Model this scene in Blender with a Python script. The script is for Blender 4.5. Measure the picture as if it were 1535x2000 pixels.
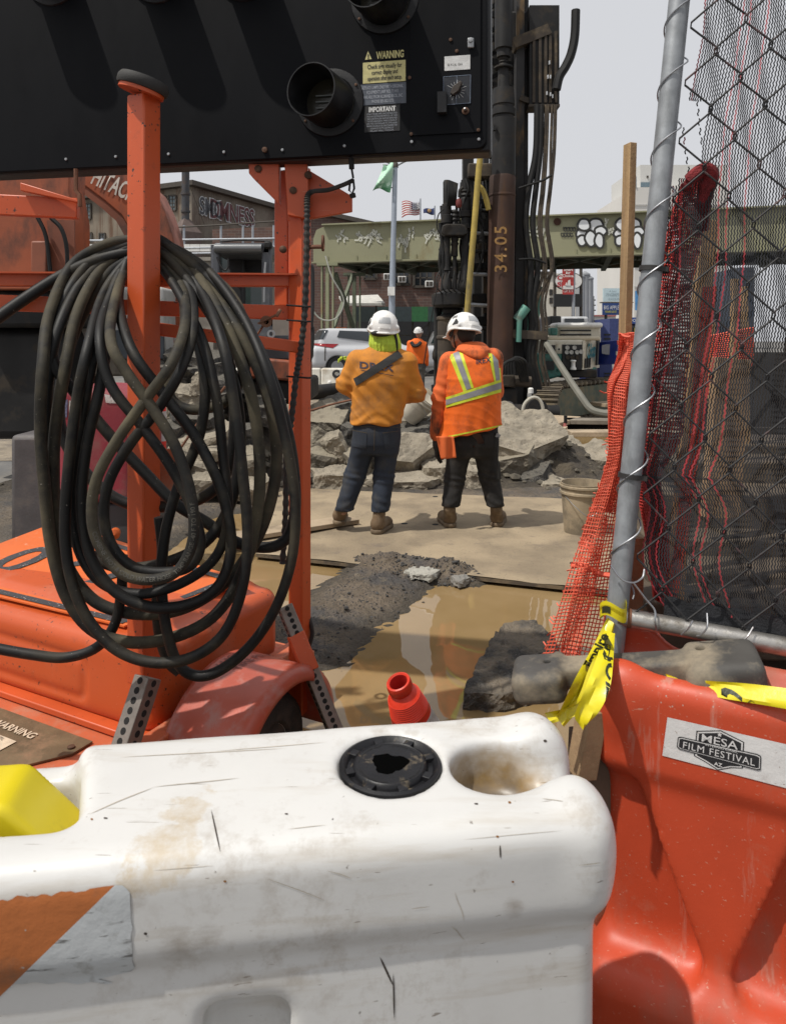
import bpy, bmesh, math, random
import numpy as np
from mathutils import Vector, Matrix, Euler, noise as mnoise
from mathutils.bvhtree import BVHTree

for o in list(bpy.data.objects):
    bpy.data.objects.remove(o, do_unlink=True)
scene = bpy.context.scene
col = scene.collection
R = math.radians
rng = random.Random(7)

# ------------------------------------------------------------------ camera
FPX, HOR, CAMH, CX = 1400.0, 665.0, 1.55, 767.5      # focal length / horizon in px of the 1535x2000 photo
cam_d = bpy.data.cameras.new("camera")
cam_d.sensor_fit = 'VERTICAL'; cam_d.sensor_height = 36.0; cam_d.sensor_width = 36.0 * 0.7675
cam_d.lens = FPX / 2000.0 * 36.0
cam_d.shift_y = -(1000.0 - HOR) / 2000.0
cam_d.clip_start = 0.05; cam_d.clip_end = 2000
cam_d.dof.use_dof = True; cam_d.dof.focus_distance = 4.5; cam_d.dof.aperture_fstop = 11.0
cam = bpy.data.objects.new("camera", cam_d); col.objects.link(cam)
cam.location = (0, 0, CAMH); cam.rotation_euler = (R(90), 0, 0)
scene.camera = cam

# ------------------------------------------------------------------ light
SUN_EL = 61.0
SUN_H = Vector((-0.885, -0.465, 0)).normalized()
SUN = Vector((SUN_H.x * math.cos(R(SUN_EL)), SUN_H.y * math.cos(R(SUN_EL)), math.sin(R(SUN_EL))))
world = bpy.data.worlds.new("World"); scene.world = world; world.use_nodes = True
wn = world.node_tree.nodes; wl = world.node_tree.links
wn.clear()
sky = wn.new('ShaderNodeTexSky'); sky.sky_type = 'NISHITA'; sky.sun_disc = False
sky.sun_elevation = R(SUN_EL); sky.sun_rotation = math.atan2(SUN.x, SUN.y)
sky.air_density = 1.0; sky.dust_density = 6.0; sky.ozone_density = 1.0
hsv = wn.new('ShaderNodeHueSaturation'); hsv.inputs['Saturation'].default_value = 0.35
wmix = wn.new('ShaderNodeMix'); wmix.data_type = 'RGBA'; wmix.inputs['Factor'].default_value = 0.82
wmix.inputs['B'].default_value = (7.2, 7.3, 7.6, 1)          # thin bright overcast veil
wbg = wn.new('ShaderNodeBackground'); wbg.inputs['Strength'].default_value = 0.11
wout = wn.new('ShaderNodeOutputWorld')
wl.new(sky.outputs['Color'], hsv.inputs['Color']); wl.new(hsv.outputs['Color'], wmix.inputs['A'])
wl.new(wmix.outputs['Result'], wbg.inputs['Color']); wl.new(wbg.outputs['Background'], wout.inputs['Surface'])
sun_d = bpy.data.lights.new("sun", 'SUN'); sun_d.energy = 3.9; sun_d.angle = R(0.9); sun_d.color = (1.0, 0.955, 0.88)
sun_o = bpy.data.objects.new("sun", sun_d); col.objects.link(sun_o)
sun_o.rotation_euler = (-SUN).to_track_quat('-Z', 'Y').to_euler()
vs = scene.view_settings
scene.display_settings.display_device = 'sRGB'
vs.view_transform = 'Standard'; vs.look = 'None'; vs.gamma = 1.0; vs.exposure = -0.08; vs.use_curve_mapping = False
scene.cycles.use_denoising = True
scene.cycles.max_bounces = 8; scene.cycles.transparent_max_bounces = 24
scene.cycles.sample_clamp_indirect = 6.0

# ------------------------------------------------------------------ layout helpers
def P(x, y, Y):
    """World point seen at photo pixel (x, y) at depth Y."""
    return Vector(((x - CX) / FPX * Y, Y, CAMH - (y - HOR) / FPX * Y))
def G(x, y, z=0.0):
    """World point at height z seen at photo pixel (x, y)."""
    return P(x, y, (CAMH - z) * FPX / (y - HOR))
def PP(x, y, p0, n):
    """World point on plane (p0, n) seen at photo pixel."""
    d = Vector(((x - CX) / FPX, 1.0, -(y - HOR) / FPX)); c = Vector((0, 0, CAMH))
    t = (Vector(p0) - c).dot(n) / d.dot(n)
    return c + d * t
def S(Y): return FPX / Y        # px per metre

# ------------------------------------------------------------------ materials
def nd(nt, t, **kw):
    n = nt.nodes.new(t)
    for k, v in kw.items(): setattr(n, k, v)
    return n
def c4(c): return (c[0], c[1], c[2], 1.0)
def mixc(nt, fac, a, b, blend='MIX'):
    m = nd(nt, 'ShaderNodeMix', data_type='RGBA', blend_type=blend)
    for key, v in (('Factor', fac), ('A', a), ('B', b)):
        i = m.inputs[key] if key != 'Factor' else m.inputs[0]
        if key == 'A': i = m.inputs[6]
        if key == 'B': i = m.inputs[7]
        if isinstance(v, bpy.types.NodeSocket): nt.links.new(v, i)
        elif key == 'Factor': i.default_value = v
        else: i.default_value = c4(v)
    return m.outputs[2]
def ramp(nt, src, p0, p1, v0=0.0, v1=1.0):
    r = nd(nt, 'ShaderNodeMapRange'); r.clamp = True
    nt.links.new(src, r.inputs[0])
    r.inputs[1].default_value = p0; r.inputs[2].default_value = p1
    r.inputs[3].default_value = v0; r.inputs[4].default_value = v1
    return r.outputs[0]
def math_n(nt, op, a, b=None):
    m = nd(nt, 'ShaderNodeMath', operation=op)
    for i, v in enumerate((a, b)):
        if v is None: continue
        if isinstance(v, bpy.types.NodeSocket): nt.links.new(v, m.inputs[i])
        else: m.inputs[i].default_value = v
    return m.outputs[0]
def noise_n(nt, vec, scale, detail=4, rough=0.55, dist=0.0):
    n = nd(nt, 'ShaderNodeTexNoise'); n.inputs['Scale'].default_value = scale
    n.inputs['Detail'].default_value = detail; n.inputs['Roughness'].default_value = rough
    n.inputs['Distortion'].default_value = dist
    nt.links.new(vec, n.inputs['Vector']); return n.outputs[0]
def mapping(nt, vec, scale=(1, 1, 1), rot=(0, 0, 0), loc=(0, 0, 0)):
    m = nd(nt, 'ShaderNodeMapping'); m.inputs['Scale'].default_value = scale
    m.inputs['Rotation'].default_value = rot; m.inputs['Location'].default_value = loc
    nt.links.new(vec, m.inputs['Vector']); return m.outputs[0]
MATS = {}
def mat(name, c, rough=0.6, metal=0.0, var=0.18, vscale=5.0, c2=None, c2lim=(0.45, 0.6), c2scale=3.0,
        dirt=None, dlim=(0.5, 0.7), dscale=4.0, dstretch=(1, 1, 1), bump=0.15, bscale=60.0, bdist=0.01,
        spec=0.5, extra=None, speck=None, speck_scale=90.0, speck_lim=(0.68, 0.72), coat=0.0, trans=0.0, emit=None):
    if name in MATS: return MATS[name]
    m = bpy.data.materials.new(name); m.use_nodes = True; nt = m.node_tree
    b = nt.nodes['Principled BSDF']
    tc = nd(nt, 'ShaderNodeTexCoord'); vec = tc.outputs['Object']
    n1 = noise_n(nt, vec, vscale, 5)
    lo = [max(0, x * (1 - var)) for x in c]; hi = [x * (1 + var) for x in c]
    cc = mixc(nt, ramp(nt, n1, 0.3, 0.7), lo, hi)
    rr = None
    if c2 is not None:
        f = ramp(nt, noise_n(nt, vec, c2scale, 6, 0.6), *c2lim); cc = mixc(nt, f, cc, c2)
    if dirt is not None:
        v2 = mapping(nt, vec, dstretch, loc=(3.1, 7.7, 1.3)) if dstretch != (1, 1, 1) else vec
        f = ramp(nt, noise_n(nt, v2, dscale, 7, 0.65), *dlim); cc = mixc(nt, f, cc, dirt)
        rr = ramp(nt, f, 0, 1, rough, min(1, rough + 0.3))
    if speck is not None:
        f = ramp(nt, noise_n(nt, vec, speck_scale, 2, 0.5), *speck_lim); cc = mixc(nt, f, cc, speck)
    if extra is not None: cc = extra(nt, vec, cc)
    nt.links.new(cc, b.inputs['Base Color'])
    b.inputs['Roughness'].default_value = rough
    if rr is not None: nt.links.new(rr, b.inputs['Roughness'])
    b.inputs['Metallic'].default_value = metal
    b.inputs['Specular IOR Level'].default_value = spec
    b.inputs['Coat Weight'].default_value = coat
    if trans: b.inputs['Transmission Weight'].default_value = trans
    if bump > 0:
        bm_ = nd(nt, 'ShaderNodeBump'); bm_.inputs['Strength'].default_value = bump; bm_.inputs['Distance'].default_value = bdist
        nt.links.new(noise_n(nt, vec, bscale, 6, 0.6), bm_.inputs['Height'])
        nt.links.new(bm_.outputs['Normal'], b.inputs['Normal'])
    MATS[name] = m
    return m

# ------------------------------------------------------------------ objects
def settag(o, label=None, cat=None, group=None, kind=None):
    if label: o['label'] = label
    if cat: o['category'] = cat
    if group: o['group'] = group
    o['kind'] = kind or 'thing'
    return o
def thing(name, label, cat, loc=(0, 0, 0), group=None):
    o = bpy.data.objects.new(name, None); col.objects.link(o)
    o.location = loc; o.empty_display_size = 0.1
    return settag(o, label, cat, group)
def attach(o, parent):
    if parent is None: return
    o.parent = parent
    if parent.type == 'EMPTY':
        o.matrix_parent_inverse = Matrix.Translation(-Vector(parent.location))
def mesh_obj(name, me, m, parent=None):
    o = bpy.data.objects.new(name, me); col.objects.link(o)
    if m is not None:
        me.materials.clear(); me.materials.append(m)
    attach(o, parent)
    return o
def copy_tree(o, parent=None, first=True):
    c = o.copy(); col.objects.link(c)
    if parent is not None: c.parent = parent
    for ch in list(o.children): copy_tree(ch, c, False)
    return c

def ortho(d):
    d = d.normalized(); up = Vector((0, 0, 1)) if abs(d.z) < 0.95 else Vector((0, 1, 0))
    u = d.cross(up).normalized(); v = u.cross(d).normalized(); return u, v
class MB:
    def __init__(s): s.V = []; s.F = []
    def add(s, vs, fs):
        k = len(s.V); s.V += [tuple(v) for v in vs]; s.F += [tuple(i + k for i in f) for f in fs]; return s
    def box(s, c, size, rot=None):
        c = Vector(c); h = Vector(size) / 2; M = (Euler(rot).to_matrix() if isinstance(rot, (tuple, list)) else rot) or Matrix.Identity(3)
        vs = [c + M @ Vector((sx * h.x, sy * h.y, sz * h.z)) for sz in (-1, 1) for sy in (-1, 1) for sx in (-1, 1)]
        return s.add(vs, [(0, 2, 3, 1), (4, 5, 7, 6), (0, 1, 5, 4), (2, 6, 7, 3), (0, 4, 6, 2), (1, 3, 7, 5)])
    def beam(s, p0, p1, w, h, up=None):
        p0 = Vector(p0); p1 = Vector(p1); d = (p1 - p0).normalized()
        if up is None: u, v = ortho(d)
        else:
            u = d.cross(Vector(up)).normalized(); v = u.cross(d).normalized()
        vs = [p + u * (sx * w / 2) + v * (sy * h / 2) for p in (p0, p1) for sx, sy in ((-1, -1), (1, -1), (1, 1), (-1, 1))]
        return s.add(vs, [(3, 2, 1, 0), (4, 5, 6, 7), (0, 1, 5, 4), (1, 2, 6, 5), (2, 3, 7, 6), (3, 0, 4, 7)])
    def prism(s, pts, vec):
        pts = [Vector(p) for p in pts]; vec = Vector(vec); n = len(pts)
        vs = pts + [p + vec for p in pts]
        nrm = Vector((0, 0, 0))
        for i in range(n): nrm += pts[i].cross(pts[(i + 1) % n])
        a = tuple(range(n)); b = tuple(range(n, 2 * n))
        if nrm.dot(vec) > 0: fs = [a[::-1], b] + [(i, (i + 1) % n, n + (i + 1) % n, n + i) for i in range(n)]
        else: fs = [a, b[::-1]] + [((i + 1) % n, i, n + i, n + (i + 1) % n) for i in range(n)]
        return s.add(vs, fs)
    def tube(s, pts, r, n=10, closed=False, caps=True):
        pts = [Vector(p) for p in pts]; N = len(pts)
        rs = r if isinstance(r, (list, tuple)) else [r] * N
        rings = []; u = None
        for i, p in enumerate(pts):
            if closed: d = pts[(i + 1) % N] - pts[i - 1]
            else: d = pts[min(i + 1, N - 1)] - pts[max(i - 1, 0)]
            if d.length < 1e-9: d = Vector((0, 0, 1))
            d.normalize()
            if u is None: u, _ = ortho(d)
            u = (u - d * u.dot(d))
            if u.length < 1e-6: u, _ = ortho(d)
            u.normalize(); v = d.cross(u)
            rings.append([p + (u * math.cos(a) + v * math.sin(a)) * rs[i] for a in (2 * math.pi * k / n for k in range(n))])
        vs = [q for r_ in rings for q in r_]; fs = []
        M = N if closed else N - 1
        for i in range(M):
            j = (i + 1) % N
            for k in range(n):
                k2 = (k + 1) % n
                fs.append((i * n + k, i * n + k2, j * n + k2, j * n + k))
        if caps and not closed:
            fs.append(tuple(range(n))[::-1]); fs.append(tuple((N - 1) * n + k for k in range(n)))
        return s.add(vs, fs)
    def cyl(s, p0, p1, r, n=20, r1=None):
        return s.tube([p0, p1], [r, r if r1 is None else r1], n)
    def ring(s, p0, p1, r_out, r_in, n=28):
        p0 = Vector(p0); p1 = Vector(p1); d = (p1 - p0).normalized(); u, v = ortho(d)
        vs = []
        for p, r in ((p0, r_out), (p1, r_out), (p1, r_in), (p0, r_in)):
            vs += [p + (u * math.cos(2 * math.pi * k / n) + v * math.sin(2 * math.pi * k / n)) * r for k in range(n)]
        fs = []
        for a in range(4):
            b = (a + 1) % 4
            for k in range(n):
                k2 = (k + 1) % n; fs.append((a * n + k, a * n + k2, b * n + k2, b * n + k))
        return s.add(vs, fs)
    def lathe(s, base, axis, prof, n=24):
        """prof: list of (radius, distance along axis)"""
        base = Vector(base); axis = Vector(axis).normalized(); u, v = ortho(axis); vs = []
        for r, t in prof:
            vs += [base + axis * t + (u * math.cos(2 * math.pi * k / n) + v * math.sin(2 * math.pi * k / n)) * max(r, 1e-5) for k in range(n)]
        fs = []
        for i in range(len(prof) - 1):
            for k in range(n):
                k2 = (k + 1) % n; fs.append((i * n + k, i * n + k2, (i + 1) * n + k2, (i + 1) * n + k))
        return s.add(vs, fs)
    def grid(s, fn, nu, nv):
        vs = [fn(i / nu, j / nv) for j in range(nv + 1) for i in range(nu + 1)]
        fs = [(j * (nu + 1) + i, j * (nu + 1) + i + 1, (j + 1) * (nu + 1) + i + 1, (j + 1) * (nu + 1) + i) for j in range(nv) for i in range(nu)]
        return s.add(vs, fs)
    def mesh(s, name='m', smooth=True, angle=40):
        me = bpy.data.meshes.new(name); me.from_pydata(s.V, [], s.F); me.update()
        b = bmesh.new(); b.from_mesh(me); bmesh.ops.recalc_face_normals(b, faces=b.faces); b.to_mesh(me); b.free()
        if smooth:
            me.polygons.foreach_set('use_smooth', [True] * len(me.polygons))
            me.set_sharp_from_angle(angle=R(angle))
        return me
    def build(s, name, m, parent=None, bevel=0.0, seg=2, smooth=True, angle=40, solid=0.0, sub=0):
        o = mesh_obj(name, s.mesh(name, smooth, angle), m, parent)
        if solid:
            md = o.modifiers.new('solid', 'SOLIDIFY'); md.thickness = solid; md.offset = 0
        if sub:
            md = o.modifiers.new('sub', 'SUBSURF'); md.levels = sub; md.render_levels = sub
        if bevel:
            md = o.modifiers.new('bevel', 'BEVEL'); md.width = bevel; md.segments = seg; md.limit_method = 'ANGLE'; md.angle_limit = R(35)
        return o
def one(fn): m = MB(); fn(m); return m
def spline(pts, n=8, closed=False):
    pts = [Vector(p) for p in pts]; N = len(pts); out = []
    rngi = range(N) if closed else range(N - 1)
    for i in rngi:
        p0 = pts[(i - 1) % N] if (closed or i > 0) else pts[0] * 2 - pts[1]
        p1 = pts[i]; p2 = pts[(i + 1) % N]
        p3 = pts[(i + 2) % N] if (closed or i + 2 < N) else pts[-1] * 2 - pts[-2]
        for k in range(n):
            t = k / n; t2 = t * t; t3 = t2 * t
            out.append(0.5 * ((2 * p1) + (p2 - p0) * t + (2 * p0 - 5 * p1 + 4 * p2 - p3) * t2 + (3 * p1 - p0 - 3 * p2 + p3) * t3))
    if not closed: out.append(pts[-1])
    return out

# ------------------------------------------------------------------ text
def text_mesh(body, size, align='CENTER', bold=0.0, shear=0.0, extrude=0.0, spacing=1.0, line=1.0):
    cu = bpy.data.curves.new('t', 'FONT'); cu.body = body; cu.size = size; cu.align_x = align; cu.align_y = 'CENTER'
    cu.offset = bold; cu.shear = shear; cu.extrude = extrude; cu.space_character = spacing; cu.space_line = line; cu.resolution_u = 3
    o = bpy.data.objects.new('t', cu); col.objects.link(o)
    bpy.context.view_layer.update()
    me = bpy.data.meshes.new_from_object(o.evaluated_get(bpy.context.evaluated_depsgraph_get()))
    bpy.data.objects.remove(o, do_unlink=True); bpy.data.curves.remove(cu)
    return me
def place_mesh(me, o, u, v, w):
    M = Matrix((u, v, w)).transposed().to_4x4(); M.translation = o
    me.transform(M); return me
def text_on(body, size, o, u, v, m, parent, name='lettering', off=0.002, width=None, **kw):
    """flat lettering; o centre, u right, v up (unit, world)."""
    me = text_mesh(body, size, **kw)
    u = Vector(u).normalized(); v = Vector(v).normalized(); w = u.cross(v).normalized()
    if width is not None and len(me.vertices):
        xs = [q.co.x for q in me.vertices]; wd = max(xs) - min(xs)
        if wd > 0: me.transform(Matrix.Diagonal((width / wd, 1, 1, 1)))
    place_mesh(me, Vector(o) + w * off, u, v, w)
    return mesh_obj(name, me, m, parent)
def subdivide(me, maxlen):
    b = bmesh.new(); b.from_mesh(me); bmesh.ops.triangulate(b, faces=b.faces)
    for _ in range(5):
        es = [e for e in b.edges if e.calc_length() > maxlen]
        if not es: break
        bmesh.ops.subdivide_edges(b, edges=es, cuts=1); bmesh.ops.triangulate(b, faces=b.faces)
    b.to_mesh(me); b.free(); return me
def project(me, bvh, direction=Vector((0, 1, 0)), back=1.0, off=0.003):
    """push a flat decal mesh onto a surface along direction"""
    for q in me.vertices:
        hit, nrm, i, d = bvh.ray_cast(q.co - direction * back, direction)
        if hit is not None: q.co = hit - direction * off
    me.update(); return me
def bvh_of(o):
    me = o.data
    return BVHTree.FromPolygons([v.co.copy() for v in me.vertices], [tuple(p.vertices) for p in me.polygons])

# ------------------------------------------------------------------ signed distance modelling
def grid_pts(lo, hi, h):
    ax = [np.arange(a, b + h, h, dtype=np.float32) for a, b in zip(lo, hi)]
    return np.meshgrid(*ax, indexing='ij')
def surf_nets(d, lo, h):
    s = d < 0; nx, ny, nz = d.shape
    def cn(a, i, j, k): return a[i:nx - 1 + i, j:ny - 1 + j, k:nz - 1 + k]
    cnt = sum(cn(s, i, j, k).astype(np.int8) for i in (0, 1) for j in (0, 1) for k in (0, 1))
    act = (cnt > 0) & (cnt < 8)
    idx = np.full(act.shape, -1, np.int64); ii = np.argwhere(act); idx[act] = np.arange(len(ii))
    pos = np.zeros((len(ii), 3)); w = np.zeros(len(ii))
    corners = [(i, j, k) for i in (0, 1) for j in (0, 1) for k in (0, 1)]
    for a in corners:
        for ax in range(3):
            if a[ax]: continue
            b = list(a); b[ax] = 1
            da = cn(d, *a)[act]; db = cn(d, *b)[act]; m = (da < 0) != (db < 0)
            t = np.where(m, da / np.where(np.abs(da - db) < 1e-12, 1e-12, da - db), 0)
            p = np.array(a, float)[None, :].repeat(len(ii), 0); p[:, ax] += t
            pos += p * m[:, None]; w += m
    V = (ii + pos / w[:, None]) * h + np.array(lo)
    F = []
    for ax in range(3):
        o1, o2 = [(1, 2), (2, 0), (0, 1)][ax]
        sl0 = [slice(None)] * 3; sl1 = [slice(None)] * 3
        sl0[ax] = slice(0, -1); sl1[ax] = slice(1, None)
        a = s[tuple(sl0)]; b = s[tuple(sl1)]
        for flip, mask in ((False, a & ~b), (True, ~a & b)):
            e = np.argwhere(mask)
            ok = (e[:, o1] > 0) & (e[:, o2] > 0) & (e[:, o1] < d.shape[o1] - 1) & (e[:, o2] < d.shape[o2] - 1)
            e = e[ok]
            q = []
            for d1, d2 in ((1, 1), (0, 1), (0, 0), (1, 0)):
                c = e.copy(); c[:, o1] -= d1; c[:, o2] -= d2
                q.append(idx[c[:, 0], c[:, 1], c[:, 2]])
            q = np.stack(q, 1)
            F.append(q[:, ::-1] if flip else q)
    F = np.concatenate(F); F = F[(F >= 0).all(1)]
    return V, F
def sdf_obj(name, fn, lo, hi, h, m, parent=None, xform=None, smooth_iter=0):
    X, Y, Z = grid_pts(lo, hi, h)
    V, F = surf_nets(fn(X, Y, Z), lo, h)
    me = bpy.data.meshes.new(name)
    if xform is not None:
        A = np.array(xform); V = V @ A[:3, :3].T + A[:3, 3]
    me.vertices.add(len(V)); me.vertices.foreach_set('co', V.astype(np.float32).ravel())
    me.loops.add(len(F) * 4); me.loops.foreach_set('vertex_index', F.astype(np.int32).ravel())
    me.polygons.add(len(F)); me.polygons.foreach_set('loop_start', np.arange(0, len(F) * 4, 4, dtype=np.int32))
    me.update(calc_edges=True); me.validate()
    me.polygons.foreach_set('use_smooth', [True] * len(me.polygons)); me.update()
    if smooth_iter:
        b = bmesh.new(); b.from_mesh(me)
        for _ in range(smooth_iter): bmesh.ops.smooth_vert(b, verts=b.verts, factor=0.5, use_axis_x=True, use_axis_y=True, use_axis_z=True)
        b.to_mesh(me); b.free()
    return mesh_obj(name, me, m, parent)
def s_cap(X, Y, Z, a, b, ra, rb=None):
    rb = ra if rb is None else rb
    a = np.array(a, np.float32); b = np.array(b, np.float32); ba = b - a; L = float(ba @ ba) + 1e-9
    px, py, pz = X - a[0], Y - a[1], Z - a[2]
    t = np.clip((px * ba[0] + py * ba[1] + pz * ba[2]) / L, 0, 1)
    return np.sqrt((px - t * ba[0]) ** 2 + (py - t * ba[1]) ** 2 + (pz - t * ba[2]) ** 2) - (ra + (rb - ra) * t)
def s_ell(X, Y, Z, c, r):
    k0 = np.sqrt(((X - c[0]) / r[0]) ** 2 + ((Y - c[1]) / r[1]) ** 2 + ((Z - c[2]) / r[2]) ** 2)
    return (k0 - 1) * min(r)
def s_box(X, Y, Z, c, hs, r=0.0):
    qx = np.abs(X - c[0]) - hs[0] + r; qy = np.abs(Y - c[1]) - hs[1] + r; qz = np.abs(Z - c[2]) - hs[2] + r
    return np.sqrt(np.maximum(qx, 0) ** 2 + np.maximum(qy, 0) ** 2 + np.maximum(qz, 0) ** 2) + np.minimum(np.maximum(qx, np.maximum(qy, qz)), 0) - r
def s_cyl(X, Y, Z, c, r, hz, rd=0.0):
    q = np.sqrt((X - c[0]) ** 2 + (Y - c[1]) ** 2) - r + rd; w = np.abs(Z - c[2]) - hz + rd
    return np.sqrt(np.maximum(q, 0) ** 2 + np.maximum(w, 0) ** 2) + np.minimum(np.maximum(q, w), 0) - rd
def smin(a, b, k):
    h = np.clip(0.5 + 0.5 * (b - a) / k, 0, 1); return b + (a - b) * h - k * h * (1 - h)
def smax(a, b, k): return -smin(-a, -b, k)
def fnoise(X, Y, Z, f, seed=0):
    """cheap smooth pseudo noise from sines, about -1..1"""
    s = seed * 1.7
    return (np.sin(f * (X + 0.37 * Z) + s) * np.sin(f * 1.13 * (Y - 0.41 * X) + 2 * s + 1) + np.sin(f * 0.91 * (Z + 0.53 * Y) + 3 * s) * np.sin(f * 1.31 * (X - 0.29 * Y) + s + 2)) * 0.5

# ================================================================== SETTING
def pbox(mb, x0, y0, x1, y1, Y, depth):
    a = P(x0, y1, Y); b = P(x1, y0, Y)
    return mb.box(((a.x + b.x) / 2, Y + depth / 2, (a.z + b.z) / 2), (abs(b.x - a.x), depth, abs(b.z - a.z)))
def struct(o): o['kind'] = 'structure'; return o

M_dirt = mat('dirt', (0.20, 0.165, 0.12), 0.9, var=0.35, vscale=3, c2=(0.12, 0.10, 0.08), c2lim=(0.5, 0.65), c2scale=2.2,
             dirt=(0.30, 0.25, 0.18), dlim=(0.55, 0.7), dscale=9, bump=0.5, bscale=30, bdist=0.02, speck=(0.35, 0.33, 0.3), speck_scale=60)
M_asph = mat('asphalt', (0.11, 0.108, 0.105), 0.85, var=0.3, vscale=0.6, dirt=(0.24, 0.215, 0.18), dlim=(0.45, 0.7), dscale=0.5, bump=0.3, bscale=50)
def wetmud(nt, vec, cc):
    sep = nd(nt, 'ShaderNodeSeparateXYZ'); nt.links.new(vec, sep.inputs[0])
    w = ramp(nt, math_n(nt, 'ADD', sep.outputs[2], math_n(nt, 'MULTIPLY', noise_n(nt, vec, 14, 5), 0.02)), 0.012, 0.055, 1, 0)
    return mixc(nt, w, cc, (0.055, 0.045, 0.032))
M_mud = mat('mud', (0.135, 0.105, 0.074), 0.8, var=0.35, vscale=7, c2=(0.065, 0.059, 0.055), c2lim=(0.44, 0.62), c2scale=3.5,
            dirt=(0.19, 0.155, 0.11), dlim=(0.56, 0.7), dscale=12, bump=1.0, bscale=34, bdist=0.03, speck=(0.032, 0.031, 0.031), speck_scale=70, speck_lim=(0.58, 0.64), extra=wetmud)
M_sand = mat('plate_mud', (0.295, 0.232, 0.152), 0.9, var=0.22, vscale=1.6, c2=(0.20, 0.157, 0.105), c2lim=(0.46, 0.64), c2scale=2.4,
             dirt=(0.17, 0.135, 0.10), dlim=(0.6, 0.74), dscale=6, bump=0.35, bscale=24, bdist=0.02, speck=(0.12, 0.10, 0.08), speck_scale=75, speck_lim=(0.67, 0.71))
M_steel_dark = mat('steel_edge', (0.09, 0.075, 0.06), 0.7, metal=0.3, dirt=(0.22, 0.17, 0.11), dlim=(0.45, 0.6), dscale=9)

# ---- near ground as a height field with a flooded hollow
bank0 = G(575, 1262); bank1 = G(770, 1120); bank2 = G(905, 1128)
def seg_d(x, y, a, b):
    ax, ay, bx, by = a.x, a.y, b.x, b.y; dx, dy = bx - ax, by - ay
    t = np.clip(((x - ax) * dx + (y - ay) * dy) / (dx * dx + dy * dy), 0, 1)
    return np.hypot(x - ax - t * dx, y - ay - t * dy)
NX0, NX1, NY0, NY1 = -4.2, 4.2, 0.6, 9.4
def ground_h(x, y):
    n = 0
    for f, a in ((1.7, .5), (4.1, .28), (9.3, .16), (21, .09), (47, .05)):
        n = n + a * np.sin(f * x + 1.3 * np.sin(f * .7 * y + f)) * np.sin(f * 1.1 * y + 1.1 * np.sin(f * .8 * x))
    h = 0.035 + 0.02 * n
    # hollow
    hx = np.clip((x + 1.75) / 0.5, 0, 1) * np.clip((3.4 - x) / 0.6, 0, 1)
    hy = np.clip((y - 1.9) / 0.5, 0, 1) * np.clip((6.6 - y) / 0.5, 0, 1)
    h = h - 0.15 * hx * hy
    # mud bank running through the water
    d = np.minimum(seg_d(x, y, bank0, bank1) / 0.52, seg_d(x, y, bank1, bank2) / 0.30)
    d = np.minimum(d, seg_d(x, y, G(540, 1240), G(600, 1268)) / 0.42)
    b = np.exp(-(np.abs(d + 0.28 * n) ** 2.2) * 1.0)
    h = h + b * (0.165 + 0.05 * n + .012 * np.sin(31 * x + 5 * np.sin(17 * y)) * np.sin(37 * y + 4 * np.sin(23 * x))) + .010 * np.sin(53 * x + 3 * np.sin(41 * y)) * np.sin(47 * y + 3 * np.sin(59 * x)) * (b > .3)
    d2 = seg_d(x, y, G(640, 1098), G(900, 1128)); h = h + 0.045 * np.exp(-(d2 / 0.09) ** 2) * (1 + 1.2 * n)
    return h
def build_ground():
    st = 0.03
    xs = np.arange(NX0, NX1 + st, st); ys = np.arange(NY0, NY1 + st, st)
    Xg, Yg = np.meshgrid(xs, ys, indexing='xy'); H = ground_h(Xg, Yg)
    e = np.minimum.reduce([Xg - NX0, NX1 - Xg, Yg - NY0, NY1 - Yg]) / 0.4; e = np.clip(e, 0, 1)
    H = H * e
    m = MB(); nx = len(xs); ny = len(ys)
    m.V = list(zip(Xg.ravel().tolist(), Yg.ravel().tolist(), H.ravel().tolist()))
    m.F = [(j * nx + i, j * nx + i + 1, (j + 1) * nx + i + 1, (j + 1) * nx + i) for j in range(ny - 1) for i in range(nx - 1)]
    struct(m.build('muddy_ground', M_mud))
    x1 = float(xs[-1]); y1 = float(ys[-1])
    m = MB(); B = 900
    for (a, b, c, d) in ((-B, B, -60, NY0), (-B, NX0, NY0, y1), (x1, B, NY0, y1), (-B, B, y1, 20)):
        m.add([(a, c, 0), (b, c, 0), (b, d, 0), (a, d, 0)], [(0, 1, 2, 3)])
    # the street beyond the dig lies a little higher
    m.add([(-B, 20, 0), (B, 20, 0), (B, 23, 0.25), (-B, 23, 0.25)], [(0, 1, 2, 3)])
    m.add([(-B, 23, 0.25), (B, 23, 0.25), (B, B, 0.25), (-B, B, 0.25)], [(0, 1, 2, 3)])
    struct(m.build('ground', M_asph, smooth=False))
build_ground()
struct(MB().add([(-14, 9.2, .006), (14, 9.2, .006), (14, 19.6, .006), (-14, 19.6, .006)], [(0, 1, 2, 3)]).build('site_dirt', M_dirt))

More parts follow.
